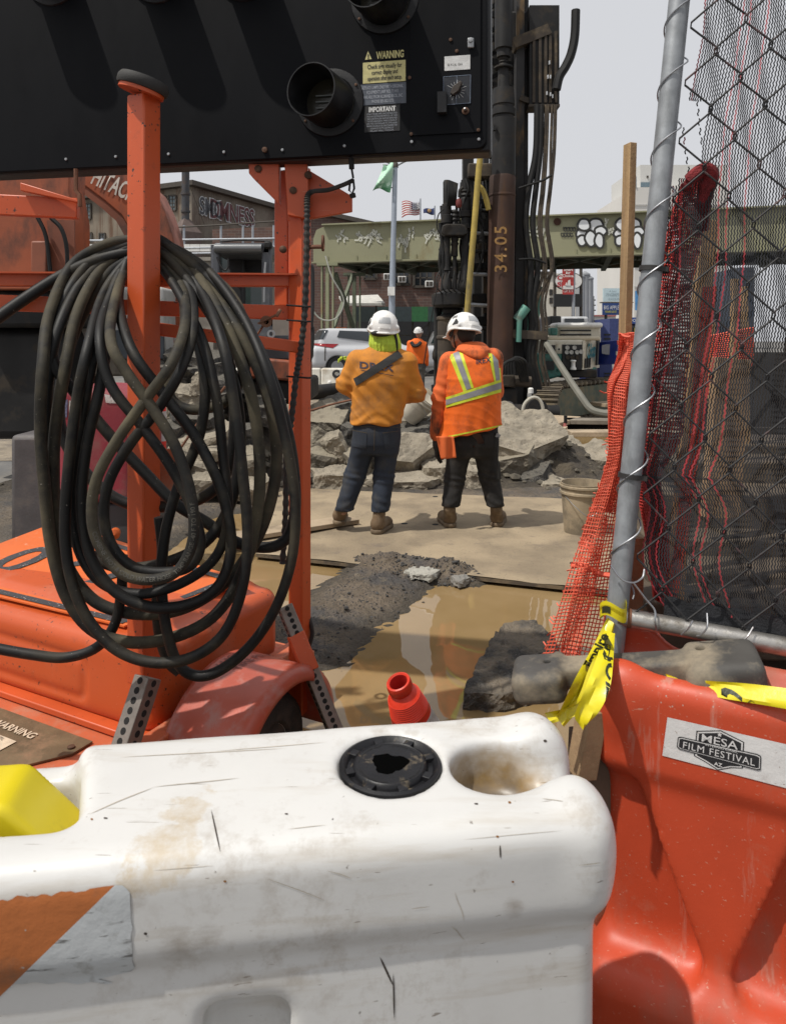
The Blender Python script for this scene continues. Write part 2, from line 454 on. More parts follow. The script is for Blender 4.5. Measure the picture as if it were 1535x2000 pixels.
# ---- brown water
mw = bpy.data.materials.new('muddy_water'); mw.use_nodes = True; nt = mw.node_tree; b = nt.nodes['Principled BSDF']
tc = nd(nt, 'ShaderNodeTexCoord')
cc = mixc(nt, ramp(nt, noise_n(nt, tc.outputs['Object'], 1.2, 4), 0.35, 0.65), (0.225, 0.150, 0.066), (0.29, 0.20, 0.10))
nt.links.new(cc, b.inputs['Base Color']); b.inputs['Roughness'].default_value = 0.012; b.inputs['IOR'].default_value = 1.50
b.inputs['Specular IOR Level'].default_value = 0.5
bp = nd(nt, 'ShaderNodeBump'); bp.inputs['Strength'].default_value = 0.05; bp.inputs['Distance'].default_value = 0.01
nt.links.new(noise_n(nt, mapping(nt, tc.outputs['Object'], (1.0, 0.35, 1)), 9, 2), bp.inputs['Height']); nt.links.new(bp.outputs['Normal'], b.inputs['Normal'])
struct(MB().add([(-3, 1.5, 0), (3.6, 1.5, 0), (3.6, 7.2, 0), (-3, 7.2, 0)], [(0, 1, 2, 3)]).build('water', mw))

# ---- steel road plate under the workers
def build_plate():
    t = thing('steel_plate', 'large steel road plate caked in dry tan mud under the two workers', 'steel plate', G(900, 1050))
    zt = 0.05
    c = [G(500, 1080, zt), G(1260, 1160, zt), G(1330, 983, zt), G(520, 951, zt)]
    def f(u, v):
        p = c[0].lerp(c[1], u).lerp(c[3].lerp(c[2], u), v); q = p * 1.0
        q.z = zt + 0.006 * mnoise.noise(p * 3.1) + 0.004 * mnoise.noise(p * 9.0)
        return q
    m = MB().grid(f, 70, 44); m.build('mud_layer', M_sand, t)
    m = MB().prism([q + Vector((0, 0, -0.006)) for q in c], (0, 0, -0.022)); m.build('plate', M_steel_dark, t)
    for x, y in ((850, 1024), (850, 969), (790, 1023), (1120, 1100)):
        g = G(x, y, zt); g.z = zt + 0.006 * mnoise.noise(Vector((g.x, g.y, zt)) * 3.1) + 0.004 * mnoise.noise(Vector((g.x, g.y, zt)) * 9.0); MB().lathe(g, (0, 0, 1), [(0.028, -.004), (0.026, 0.0016), (0.0, 0.0018)], 16).build('bolt_hole', mat('hole_black', (0.01, 0.01, 0.01), 0.9), t)
build_plate()

# loose gravel and clods on the mud bank and plate edge
M_clod = mat('clod', (0.05, 0.048, 0.046), 0.85, var=0.5, vscale=20)
def ico(m, c, r, seed, squash=0.7):
    rr = random.Random(seed)
    t = (1 + 5 ** .5) / 2
    vs = [(-1, t, 0), (1, t, 0), (-1, -t, 0), (1, -t, 0), (0, -1, t), (0, 1, t), (0, -1, -t), (0, 1, -t), (t, 0, -1), (t, 0, 1), (-t, 0, -1), (-t, 0, 1)]
    fs = [(0, 11, 5), (0, 5, 1), (0, 1, 7), (0, 7, 10), (0, 10, 11), (1, 5, 9), (5, 11, 4), (11, 10, 2), (10, 7, 6), (7, 1, 8), (3, 9, 4), (3, 4, 2), (3, 2, 6), (3, 6, 8), (3, 8, 9), (4, 9, 5), (2, 4, 11), (6, 2, 10), (8, 6, 7), (9, 8, 1)]
    m.add([Vector(c) + Vector((v[0], v[1], v[2] * squash)) * (r / 1.9 * rr.uniform(0.7, 1.25)) for v in vs], fs)
def build_clods():
    m = MB(); k = 0
    for i in range(1000):
        z = rng.random()
        if z < 0.5: p = bank1.lerp(bank2, rng.random()) + Vector((rng.gauss(.08, .16), rng.gauss(-.05, .14), 0))
        elif z < 0.8: p = bank0.lerp(bank1, rng.random()) + Vector((rng.gauss(.15, .2), rng.gauss(-.1, .2), 0))
        else: p = G(640, 1098).lerp(G(900, 1128), rng.random()) + Vector((rng.gauss(0, .2), rng.gauss(0, .14), 0))
        h = float(ground_h(np.array(p.x), np.array(p.y)))
        r = abs(rng.gauss(0, .0042)) + .002 + (.008 * rng.random() if i % 40 == 0 else 0)
        if h < -0.01: continue
        ico(m, (p.x, p.y, h + r * .3), r, i)
    o = m.build('gravel', M_clod, smooth=False); settag(o, 'dark gravel and mud clods scattered over the mud bank in the puddle', 'gravel', kind='stuff')
build_clods()

# ================================================================== BACKGROUND BUILDINGS
M_glass = mat('dark_glass', (0.025, 0.03, 0.035), 0.08, var=0.3, vscale=0.4, bump=0, spec=0.6)
M_glass_g = mat('green_glass', (0.06, 0.085, 0.08), 0.1, var=0.3, vscale=2, bump=0, spec=0.6)
M_trim = mat('dark_trim', (0.055, 0.045, 0.035), 0.7)
M_white = mat('white_paint', (0.72, 0.71, 0.68), 0.5, var=0.06, dirt=(0.4, 0.36, 0.3), dlim=(0.6, 0.8), dscale=3)
M_black = mat('black_paint', (0.012, 0.012, 0.013), 0.6)
M_grey = mat('grey_metal', (0.33, 0.34, 0.35), 0.45, metal=0.6, var=0.12)
M_galv_far = mat('galv_far', (0.36, 0.38, 0.41), 0.5, metal=0.5, var=0.1)
def rust_siding(nt, vec, cc):
    st = noise_n(nt, mapping(nt, vec, (2.2, 2.2, 0.12)), 1.0, 6, 0.7)
    cc = mixc(nt, ramp(nt, st, 0.5, 0.68), cc, (0.17, 0.085, 0.045))
    return cc
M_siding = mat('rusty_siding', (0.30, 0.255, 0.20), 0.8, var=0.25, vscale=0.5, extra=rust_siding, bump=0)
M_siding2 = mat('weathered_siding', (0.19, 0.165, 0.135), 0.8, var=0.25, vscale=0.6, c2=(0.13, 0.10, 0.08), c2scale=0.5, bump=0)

def win(parent, pts, m_pane=None, frame=0.08, proud=0.05, bars=(1, 3), n=None):
    """window from 4 world corners (bl, br, tr, tl): frame bars + pane"""
    bl, br, tr, tl = pts; u = (br - bl).normalized(); v = (tl - bl).normalized(); n = n or u.cross(v)
    if n.y > 0: n = -n
    f = MB()
    for a, c in ((bl, br), (br, tr), (tr, tl), (tl, bl)): f.beam(a + n * proud, c + n * proud, frame, frame, up=n)
    for i in range(1, bars[0] + 1):
        k = i / (bars[0] + 1); f.beam(bl.lerp(br, k) + n * proud * .7, tl.lerp(tr, k) + n * proud * .7, frame * .5, frame * .5, up=n)
    for i in range(1, bars[1] + 1):
        k = i / (bars[1] + 1); f.beam(bl.lerp(tl, k) + n * proud * .7, br.lerp(tr, k) + n * proud * .7, frame * .5, frame * .5, up=n)
    o = f.build('window', M_trim, parent)
    MB().prism([p + n * 0.012 for p in (bl, br, tr, tl)], n * 0.01).build('pane', m_pane or M_glass, o)
    return o

def build_shed():
    c0 = P(375, 357, 45); zt = c0.z
    L = Vector((-8.7, 4.3, 0)) * 1.5; Rr = Vector((3.7, 7.5, 0)) * 1.6
    base = Vector((c0.x, c0.y, 0)); t = thing('metal_shed', 'rusty corrugated metal industrial shed with graffiti and small barred windows', 'shed', base)
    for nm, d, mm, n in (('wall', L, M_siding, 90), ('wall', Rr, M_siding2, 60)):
        nrm = d.cross(Vector((0, 0, 1))).normalized()
        if nrm.y > 0: nrm = -nrm
        m = MB(); top = []; bot = []
        for i in range(n * 2 + 1):
            q = base + d * (i / (n * 2)) + nrm * (0.07 if (i // 1) % 2 else 0.0)
            drop = 0.0 if nm == 'wall' and d is L else 0.0
            bot.append(q); top.append(Vector((q.x, q.y, zt - 0.2)))
        k = len(bot); m.add(bot + top, [(i, i + 1, k + i + 1, k + i) for i in range(k - 1)])
        m.build('wall', mm, t, smooth=False)
    m = MB(); e = 0.5
    q = [base + (-L.normalized() - Rr.normalized()) * e, base + L - Rr.normalized() * e, base + L + Rr, base + Rr - L.normalized() * e]
    q = [Vector((p.x, p.y, zt - 0.25)) for p in q]; m.prism(q, (0, 0, 0.3)); m.build('roof', M_trim, t)
    nL = Vector((-4.3, -8.7, 0)).normalized()
    for x0, y0, x1, y1 in ((166, 398, 179, 428), (312, 383, 325, 412), (331, 382, 345, 411), (149, 455, 159, 470), (168, 455, 181, 470), (334, 440, 345, 462), (105, 400, 118, 428), (196, 456, 207, 470)):
        off = base + nL * 0.09
        pts = [PP(x, y, off, nL) for x, y in ((x0, y1), (x1, y1), (x1, y0), (x0, y0))]
        win(t, pts, mat('shed_glass', (0.10, 0.13, 0.14), 0.2, var=0.4, vscale=1.5), 0.09, 0.04)
    # sprayed bubble lettering
    nR = Vector((7.5, -3.7, 0)).normalized(); off = base + nR * 0.12
    u = Rr.normalized(); v = Vector((0, 0, 1))
    for body, x, y, size, mm, w in (('SMC', 412, 408, 1.55, 'gB', 2.1), ('DMNESS', 455, 419, 1.75, 'gR', 4.6)):
        c = PP(x, y, off, nR)
        text_on(body, size, c, u, v - u * 0.0, mat('spray_white', (0.55, 0.58, 0.6), 0.8), t, 'graffiti', 0.0, w * 1.04, bold=0.075, spacing=0.92)
        text_on(body, size, c, u, v, mat(mm, (0.10, 0.035, 0.04) if mm == 'gR' else (0.06, 0.065, 0.075), 0.8), t, 'graffiti', 0.03, w, bold=0.02, spacing=0.92)
build_shed()

def build_stack():
    Y = 32
    t = thing('smoke_stack', 'dark steel exhaust stack with square hood in front of the rusty shed', 'chimney', P(363, 560, Y))
    m = MB().cyl(P(363, 442, Y), P(363, 200, Y), 0.17, 16)
    for y in (330, 378, 412): m.cyl(P(363, y + 3, Y), P(363, y - 1, Y), 0.21, 16)
    m.build('pipe', mat('stack_steel', (0.06, 0.062, 0.068), 0.6, metal=0.4, dirt=(0.12, 0.08, 0.06), dscale=1.5), t)
    a = P(363, 455, Y); b = P(363, 428, Y)
    m = MB(); m.lathe(a, (0, 0, 1), [(0.72, -2.4), (0.72, 0), (0.2, b.z - a.z), (0.0, b.z - a.z)], 4)
    m.build('hood', mat('hood_rust', (0.11, 0.08, 0.07), 0.8), t, smooth=False)
    m = MB()
    for x, y in ((330, 372), (400, 380)): m.tube([P(363, 340, Y), P(x, y + 60, Y + 3)], 0.012, 5)
    m.build('guy_wire', M_trim, t)
build_stack()

# ---- brick building behind the overpass
M_brick = mat('brick_dark', (0.13, 0.075, 0.06), 0.85, var=0.3, vscale=0.8, c2=(0.20, 0.15, 0.12), c2lim=(0.56, 0.66), c2scale=0.7, bump=0)
def brick_extra(nt, vec, cc):
    br = nd(nt, 'ShaderNodeTexBrick'); nt.links.new(mapping(nt, vec, (1, 1, 1), rot=(R(90), 0, 0)), br.inputs['Vector'])
    br.inputs['Scale'].default_value = 1.0; br.inputs['Brick Width'].default_value = 0.44; br.inputs['Row Height'].default_value = 0.16; br.inputs['Mortar Size'].default_value = 0.012
    br.inputs['Color1'].default_value = (0.15, 0.075, 0.055, 1); br.inputs['Color2'].default_value = (0.09, 0.055, 0.048, 1); br.inputs['Mortar'].default_value = (0.17, 0.15, 0.13, 1)
    return mixc(nt, 0.7, cc, br.outputs[0])
M_brick2 = mat('brick_face', (0.13, 0.08, 0.065), 0.85, var=0.35, vscale=0.5, extra=brick_extra, bump=0)
def build_brick():
    Y = 42
    t = thing('brick_building', 'dark red brick warehouse with window air conditioners behind the green overpass', 'building', P(760, 760, Y))
    m = MB(); out = [P(415, 448, Y), P(590, 440, Y), P(590, 414, Y), P(620, 414, Y), P(730, 440, Y), P(1048, 452, Y), P(1048, 720, Y), P(415, 720, Y)]
    m.prism(out, (0, 9, 0)); m.build('wall', M_brick2, t, smooth=False)
    m = MB(); m.beam(P(586, 413, Y - .1), P(622, 413, Y - .1), .5, .25); m.beam(P(620, 413, Y - .1), P(734, 439, Y - .1), .5, .25); m.beam(P(730, 439, Y - .1), P(1050, 451, Y - .1), .4, .3)
    m.build('coping', M_trim, t)
    for x0, y0, x1, y1 in ((712, 508, 735, 545), (767, 508, 800, 556), (808, 508, 846, 560), (870, 510, 905, 562), (1006, 515, 1028, 600), (655, 470, 700, 500)):
        win(t, [P(x0, y1, Y), P(x1, y1, Y), P(x1, y0, Y), P(x0, y0, Y)], None, 0.14, 0.06, (2, 2))
    for x, y in ((785, 546), (838, 555), (757, 541)):
        a = P(x, y, Y - .45)
        o = MB().box(a, (0.46, 0.5, 0.36)).build('air_conditioner', M_white, t, bevel=0.02)
        m = MB()
        for i in range(2): m.box(a + Vector((-0.1 + .2 * i, -.26, 0)), (0.16, 0.02, 0.26))
        m.build('grille', M_trim, o)
    # sidewalk shed with green hoarding
    s = thing('sidewalk_shed', 'green plywood sidewalk shed on dark steel posts below the brick warehouse', 'scaffold', P(800, 750, 38))
    n = 0
    for x0, x1, c in ((735, 768, (0.03, 0.06, 0.055)), (768, 804, (0.035, 0.05, 0.055)), (804, 836, (0.03, 0.14, 0.05)), (836, 872, (0.035, 0.065, 0.06)), (872, 905, (0.03, 0.07, 0.06)), (690, 735, (0.02, 0.03, 0.03))):
        n += 1; pbox(MB(), x0, 599, x1 - .4, 628, 38, 0.1).build('panel', mat('hoard%d' % n, c, 0.7), s) if False else pbox_b(x0, 599, x1 - .4, 628, 38, 0.1, 'panel', mat('hoard%d' % n, c, 0.7), s)
    for x in (700, 738, 770, 806, 838, 870, 902):
        MB().cyl(P(x, 628, 38.3), P(x, 725, 38.3), 0.06, 8).build('post', M_trim, s)
    m = MB(); m.beam(P(690, 655, 38.3), P(905, 655, 38.3), .06, .06); m.beam(P(770, 690, 38.3), P(838, 632, 38.3), .05, .05); m.beam(P(690, 690, 38.3), P(905, 690, 38.3), .05, .05)
    m.build('brace', M_trim, s)
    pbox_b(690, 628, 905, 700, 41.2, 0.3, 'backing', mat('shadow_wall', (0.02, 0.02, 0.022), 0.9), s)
    c = thing('entrance_canopy', 'pale flat canopy over a doorway beside the overpass columns', 'canopy', P(700, 610, 36))
    m = MB(); m.prism([P(662, 583, 36), P(738, 580, 36), P(752, 597, 34), P(672, 597, 34)], (0, 0, 0.12)); m.build('roof_panel', mat('canopy_pale', (0.5, 0.49, 0.45), 0.6), c)
    for x in (668, 735): MB().cyl(P(x, 584, 35.8), P(x, 700, 35.8), 0.05, 8).build('post', M_trim, c)
def pbox_b(x0, y0, x1, y1, Y, d, name, m, parent=None, bevel=0.0):
    mb = MB(); pbox(mb, x0, y0, x1, y1, Y, d); return mb.build(name, m, parent, bevel=bevel)
build_brick()

# ---- concrete ramp wall with railing at the left
def build_ramp():
    Y = 30
    t = thing('ramp_wall', 'weathered concrete ramp wall with pipe railing and white panels left of the overpass', 'wall', P(330, 760, Y))
    M_cw = mat('ramp_concrete', (0.26, 0.24, 0.205), 0.85, var=0.3, vscale=0.7, c2=(0.15, 0.13, 0.11), c2lim=(0.5, 0.7), c2scale=0.6)
    pbox_b(20, 508, 417, 740, Y, 0.8, 'wall', M_cw, t); pbox_b(417, 500, 600, 740, Y + 0.4, 0.8, 'wall', mat('ramp_conc2', (0.20, 0.17, 0.145), .85, var=.3, vscale=.8), t)
    pbox_b(20, 502, 425, 509, Y - 0.15, 1.1, 'coping', M_cw, t)
    for x in (60, 146, 200, 250, 308, 360, 432, 475, 494, 535, 575): MB().cyl(P(x, 505, Y - .05), P(x, 440 if x > 300 else 465, Y - .05), 0.05, 8).build('post', M_galv_far, t)
    for a, b, dx in ((470, 468, 0), (486, 484, 0), (497, 495, 0)): MB().tube([P(20, a, Y - .1), P(250, a - .5, Y - .1), P(600, b - 3, Y - .1)], 0.04, 8).build('rail', M_galv_far, t)
    MB().tube([P(300, 446, Y - .1), P(420, 440, Y - .1), P(600, 428, Y - .1)], 0.035, 6).build('rail', M_trim, t)
    for x0, x1 in ((148, 158), (158, 176), (176, 196), (196, 222), (222, 250), (336, 352), (352, 372), (372, 391), (391, 411), (411, 431)):
        pbox_b(x0, 477, x1 - .6, 491, Y - .12, 0.05, 'panel', M_white, t)
build_ramp()

# ---- green steel overpass
def build_overpass():
    A = P(612, 444, 27.6); B = P(1265, 417, 24.7); zt = 5.95; zb = 4.55
    d = Vector((B.x - A.x, B.y - A.y, 0)).normalized(); n = Vector((d.y, -d.x, 0))
    if n.y > 0: n = -n
    A0 = Vector((A.x, A.y, 0)); L = 26.0
    t = thing('overpass', 'olive green steel girder overpass covered in graffiti across the street', 'overpass', A0)
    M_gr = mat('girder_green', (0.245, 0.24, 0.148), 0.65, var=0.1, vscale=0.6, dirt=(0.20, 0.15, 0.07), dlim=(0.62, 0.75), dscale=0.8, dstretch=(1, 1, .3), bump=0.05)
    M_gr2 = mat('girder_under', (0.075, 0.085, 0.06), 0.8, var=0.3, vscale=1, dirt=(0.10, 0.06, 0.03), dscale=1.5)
    z = lambda p, h: Vector((p.x, p.y, h))
    m = MB(); m.prism([z(A0, zb), z(A0 + d * L, zb), z(A0 + d * L, zt), z(A0 + d * 0.5, zt), z(A0 + d * .12, zt - .15), z(A0, zt - .5)], -n * 0.06); m.build('web', M_gr, t, smooth=False)
    m = MB(); m.beam(z(A0 + d * .4, zt + .02), z(A0 + d * L, zt + .02), 0.4, 0.05, up=(0, 0, 1)); m.build('flange', M_gr, t)
    m = MB(); m.beam(z(A0, zb - .02), z(A0 + d * L, zb - .02), 0.4, 0.06, up=(0, 0, 1)); m.build('flange', M_gr, t)
    for i in range(22):
        p = A0 + d * (0.6 + i * 1.15) + n * .012; MB().beam(z(p, zb + .02), z(p, zb + .22), .05, .03).build('bolt_plate', M_gr, t)
    for i in range(13):
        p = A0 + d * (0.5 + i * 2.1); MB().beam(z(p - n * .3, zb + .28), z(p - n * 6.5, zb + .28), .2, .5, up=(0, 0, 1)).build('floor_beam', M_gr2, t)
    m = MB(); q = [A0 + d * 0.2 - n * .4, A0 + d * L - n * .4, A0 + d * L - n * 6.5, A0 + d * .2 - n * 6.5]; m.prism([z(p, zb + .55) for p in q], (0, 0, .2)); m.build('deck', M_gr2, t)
    for i in range(12):
        p = A0 + d * (0.5 + i * 2.1); MB().beam(z(p - n * .5, zb + .1), z(p + d * 2.1 - n * 4.5, zb + .1), .12, .1).build('brace', M_gr2, t)
        MB().beam(z(p + d * 2.1 - n * .5, zb + .1), z(p - n * 4.5, zb + .1), .12, .1).build('brace', M_gr2, t)
    # far girder
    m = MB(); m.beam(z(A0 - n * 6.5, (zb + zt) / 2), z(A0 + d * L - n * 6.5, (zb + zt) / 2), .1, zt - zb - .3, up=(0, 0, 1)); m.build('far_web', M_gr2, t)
    # columns
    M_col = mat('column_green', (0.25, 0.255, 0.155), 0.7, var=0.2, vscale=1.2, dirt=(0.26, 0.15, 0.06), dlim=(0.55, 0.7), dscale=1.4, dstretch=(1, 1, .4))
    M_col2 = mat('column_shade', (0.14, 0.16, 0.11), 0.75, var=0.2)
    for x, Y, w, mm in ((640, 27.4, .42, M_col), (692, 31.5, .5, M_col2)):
        b0 = P(x, 600, Y); b0.z = 0.25
        o = MB().box((b0.x, b0.y, zb / 2 + .1), (w * .3, .36, zb - .3)).build('column', mm, t)
        m = MB()
        for s in (-1, 1): m.box((b0.x + s * w / 2, b0.y, zb / 2 + .1), (.06, .38, zb - .3))
        m.build('column_flange', mm, o)
        MB().box((b0.x, b0.y, zb - .1), (w * 1.9, .5, .12)).build('bearing', mm, o)
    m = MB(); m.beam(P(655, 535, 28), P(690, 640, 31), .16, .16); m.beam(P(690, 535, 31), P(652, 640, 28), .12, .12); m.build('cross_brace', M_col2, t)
    m = MB(); m.box(P(665, 648, 31), (.5, .1, .4)); m.build('notice', mat('orange_notice', (.35, .10, .03), .7), t)
    m = MB(); m.tube(spline([P(636, 500, 27), P(648, 540, 26.8), P(668, 575, 26.8), P(671, 595, 26.8), P(660, 618, 26.8), P(642, 626, 26.8), P(620, 618, 26.8), P(600, 585, 26.8)], 6), 0.03, 6); m.build('cable', mat('pale_cable', (.3, .3, .26), .7), t)
    # graffiti : faded tags as thin ribbons, white bubble throw ups as fill + outline
    M_tag = mat('tag_white', (0.50, 0.50, 0.43), 0.8); M_tagb = mat('tag_black', (0.03, 0.03, 0.028), 0.8); M_fill = mat('throw_white', (0.68, 0.70, 0.72), 0.7, var=.06, vscale=2)
    pf = A0 + n * 0.03
    def ribbon(pts, w, mm, off=0.0, name='graffiti', closed=False):
        q = [PP(x, y, pf + n * off, n) for x, y in pts]; q = spline(q, 6, closed)
        if closed: q = q + [q[0]]
        vv = []
        for i, p in enumerate(q):
            dd = (q[min(i + 1, len(q) - 1)] - q[max(i - 1, 0)]); dd.normalize(); s = dd.cross(n).normalized() * w / 2; vv += [p + s, p - s]
        return MB().add(vv, [(2 * i, 2 * i + 1, 2 * i + 3, 2 * i + 2) for i in range(len(q) - 1)]).build(name, mm, t)
    rr = random.Random(5)
    for x0, x1, y0, y1, k in ((655, 678, 446, 480, 3), (692, 745, 445, 482, 6), (775, 808, 444, 495, 6), (828, 862, 440, 478, 5), (985, 1012, 432, 462, 3), (1018, 1070, 436, 480, 5), (1180, 1200, 426, 470, 3), (715, 740, 452, 475, 3)):
        for i in range(k):
            x = x0 + (x1 - x0) * (i + .2) / k; w = (x1 - x0) / k; h = (y1 - y0) * rr.uniform(.3, .55); yy = y0 + rr.uniform(0, (y1 - y0) * .45)
            ribbon([(x + rr.uniform(-.2, 1.1) * w, yy + h * q + rr.uniform(-3, 3)) for q in (0, .35, .1, .6, .5, .9, 1.0)], 0.055, M_tag, 0.0)
    for x0, y0 in ((1100, 447), (1095, 458)):
        for i in range(4):
            x = x0 + i * 6; ribbon([(x, y0 - 4), (x + 1, y0 + 3), (x + 5, y0 + 4), (x + 4, y0 - 3), (x + 1, y0 - 1)], 0.03, M_tagb, 0.0)
    def blob(cx, cy, rx, ry, ph, k):
        pts = [(cx + rx * math.cos(a) * (1 + .08 * math.sin(3 * a + ph)), cy + ry * math.sin(a) * (1 + .08 * math.cos(2 * a + ph))) for a in (2 * math.pi * i / 14 for i in range(14))]
        q = spline([PP(x, y, pf + n * (0.012 + .006 * k), n) for x, y in pts], 4, True)
        MB().add(q, [tuple(range(len(q)))]).build('graffiti_fill', M_fill, t)
        ribbon(pts, 0.075, M_tagb, 0.014 + .006 * k, 'graffiti_outline', True)
    for ox in (0, 74, 148):
        for k, (cx, cy, rx, ry) in enumerate(((1163, 440, 15, 14), (1135, 456, 11, 9), (1172, 452, 12, 10), (1136, 470, 10, 10), (1153, 466, 11, 15), (1170, 470, 9, 15), (1140, 439, 12, 12.5))):
            blob(cx + ox, cy, rx, ry, k + ox, k)
    c = PP(1088, 433, pf, n); MB().lathe(c, n, [(.13, 0), (.13, .03), (0, .031)], 12).build('rust_hole', mat('rust_hole', (.05, .02, .012), .9), t)
build_overpass()

# ---- street lamp, banner, flags
def build_lamp():
    Y = 26.5
    t = thing('street_lamp', 'grey double arm street lamp pole standing in front of the overpass', 'street lamp', P(764, 745, Y))
    top = P(772, 322, Y)
    m = MB().tube([P(763, 745, Y), P(766, 560, Y), top], [.13, .115, .085], 14); m.build('pole', mat('lamp_pole', (.33, .37, .43), .45, metal=.3, var=.08), t)
    MB().lathe(top, (0, 0, 1), [(.11, -.1), (.11, .05), (.05, .12), (0, .14)], 12).build('cap', M_trim, t)
    for s, x in ((1, 860), (-1, 684)):
        o = MB().tube(spline([top + Vector((0, 0, -.05)), P(772 + s * 25, 312, Y), P(x, 292, Y - .3)], 6), .05, 8).build('arm', M_galv_far, t)
        MB().tube([P(x, 292, Y - .3), P(x + s * 12, 290, Y - .3), P(x + s * 26, 290, Y - .3)], [.06, .16, .08], 10).build('lamp_head', M_galv_far, o)
    pbox_b(757, 560, 771, 577, Y - .25, .12, 'sign_plate', M_white, t)
    b = thing('street_banner', 'torn translucent green banner flapping beside the lamp pole', 'banner', P(750, 350, Y))
    def f(u, v):
        x0 = 750 - 22 * v; x1 = 768 - 3 * v - 8 * max(0, v - .6); x = x0 + (x1 - x0) * u; y = 320 + 52 * v + 4 * math.sin(u * 5 + v * 3)
        return P(x, y, Y - .15 + .12 * math.sin(4 * u + 6 * v))
    def be(nt, vec, cc):
        sep = nd(nt, 'ShaderNodeSeparateXYZ'); nt.links.new(vec, sep.inputs[0])
        f1 = ramp(nt, math_n(nt, 'ADD', sep.outputs[2], math_n(nt, 'MULTIPLY', noise_n(nt, vec, 3, 3), .7)), 7.45, 7.9)
        c = mixc(nt, f1, (.03, .17, .06), (.42, .68, .50))
        return mixc(nt, ramp(nt, noise_n(nt, vec, 5, 4), .55, .6), c, (.5, .7, .55))
    MB().grid(f, 10, 16).build('cloth', mat('banner_green', (.1, .3, .1), .7, extra=be), b, solid=.01)
    m = MB(); m.cyl(P(748, 322, Y), P(772, 324, Y), .02, 6); m.cyl(P(752, 368, Y), P(770, 366, Y), .02, 6); m.build('bracket', M_trim, b)
    # flags
    for x, y0, y1, kind in ((821, 388, 436, 0), (849, 402, 436, 1)):
        Yf = 60
        f_ = thing('flag_pole', ('tall flagpole with a flying red, white and blue striped flag' if kind == 0 else 'shorter flagpole with a dark blue flag right of the striped flag'), 'flag', P(x, 640, Yf), 'flags flying behind the overpass')
        MB().cyl(P(x, 640, Yf), P(x, y0, Yf), .06, 8).build('pole', M_galv_far, f_)
        if kind == 0:
            for i in range(13):
                def g(u, v, i=i):
                    X = x - 36 * u; y = 393 + 25 * (i + v) / 13 + 5 * u * u + 2.5 * math.sin(6 * u); y = y if True else y
                    if u > .45: y += (u - .45) * 3 * ((i + v) / 13 - .5) * 4
                    return P(X, y, Yf + .3 * math.sin(7 * u + .6))
                MB().grid(g, 14, 2).build('stripe', mat('flag_red', (.36, .05, .05), .7) if i % 2 == 0 else mat('flag_white', (.75, .74, .74), .7), f_, solid=.02)
            def g2(u, v):
                X = x - 16 * u; return P(X, 393 + 13.5 * v + 5 * (u * .44) ** 2 + 2.5 * math.sin(6 * u * .44), Yf - .08 + .3 * math.sin(7 * u * .44 + .6))
            cn = MB().grid(g2, 8, 6).build('canton', mat('flag_blue', (.03, .045, .13), .7), f_, solid=.02)
            m = MB()
            for i in range(5):
                for j in range(4):
                    p = g2((i + .5) / 5, (j + .5) / 4) + Vector((0, -.03, 0)); m.add([p + Vector((dx * .09, 0, dz * .09)) for dx, dz in ((-1, 0), (0, -1), (1, 0), (0, 1))], [(0, 1, 2, 3)])
            m.build('star', mat('flag_white', (.75, .74, .74), .7), cn)
        else:
            def g(u, v):
                return P(x - 22 * u, 405 + 14 * v + 1 * u * 4 - v * u * 6 + 1.5 * math.sin(6 * u), Yf + .25 * math.sin(6 * u))
            o = MB().grid(g, 12, 6).build('cloth', mat('flag_navy', (.035, .05, .14), .7), f_, solid=.02)
            p = g(.5, .5); m = MB().lathe(p + Vector((0, -.3, 0)), (0, -1, 0), [(.17, 0), (.12, .02), (0, .03)], 10); m.build('emblem', mat('flag_gold', (.35, .22, .10), .7), o)
build_lamp()

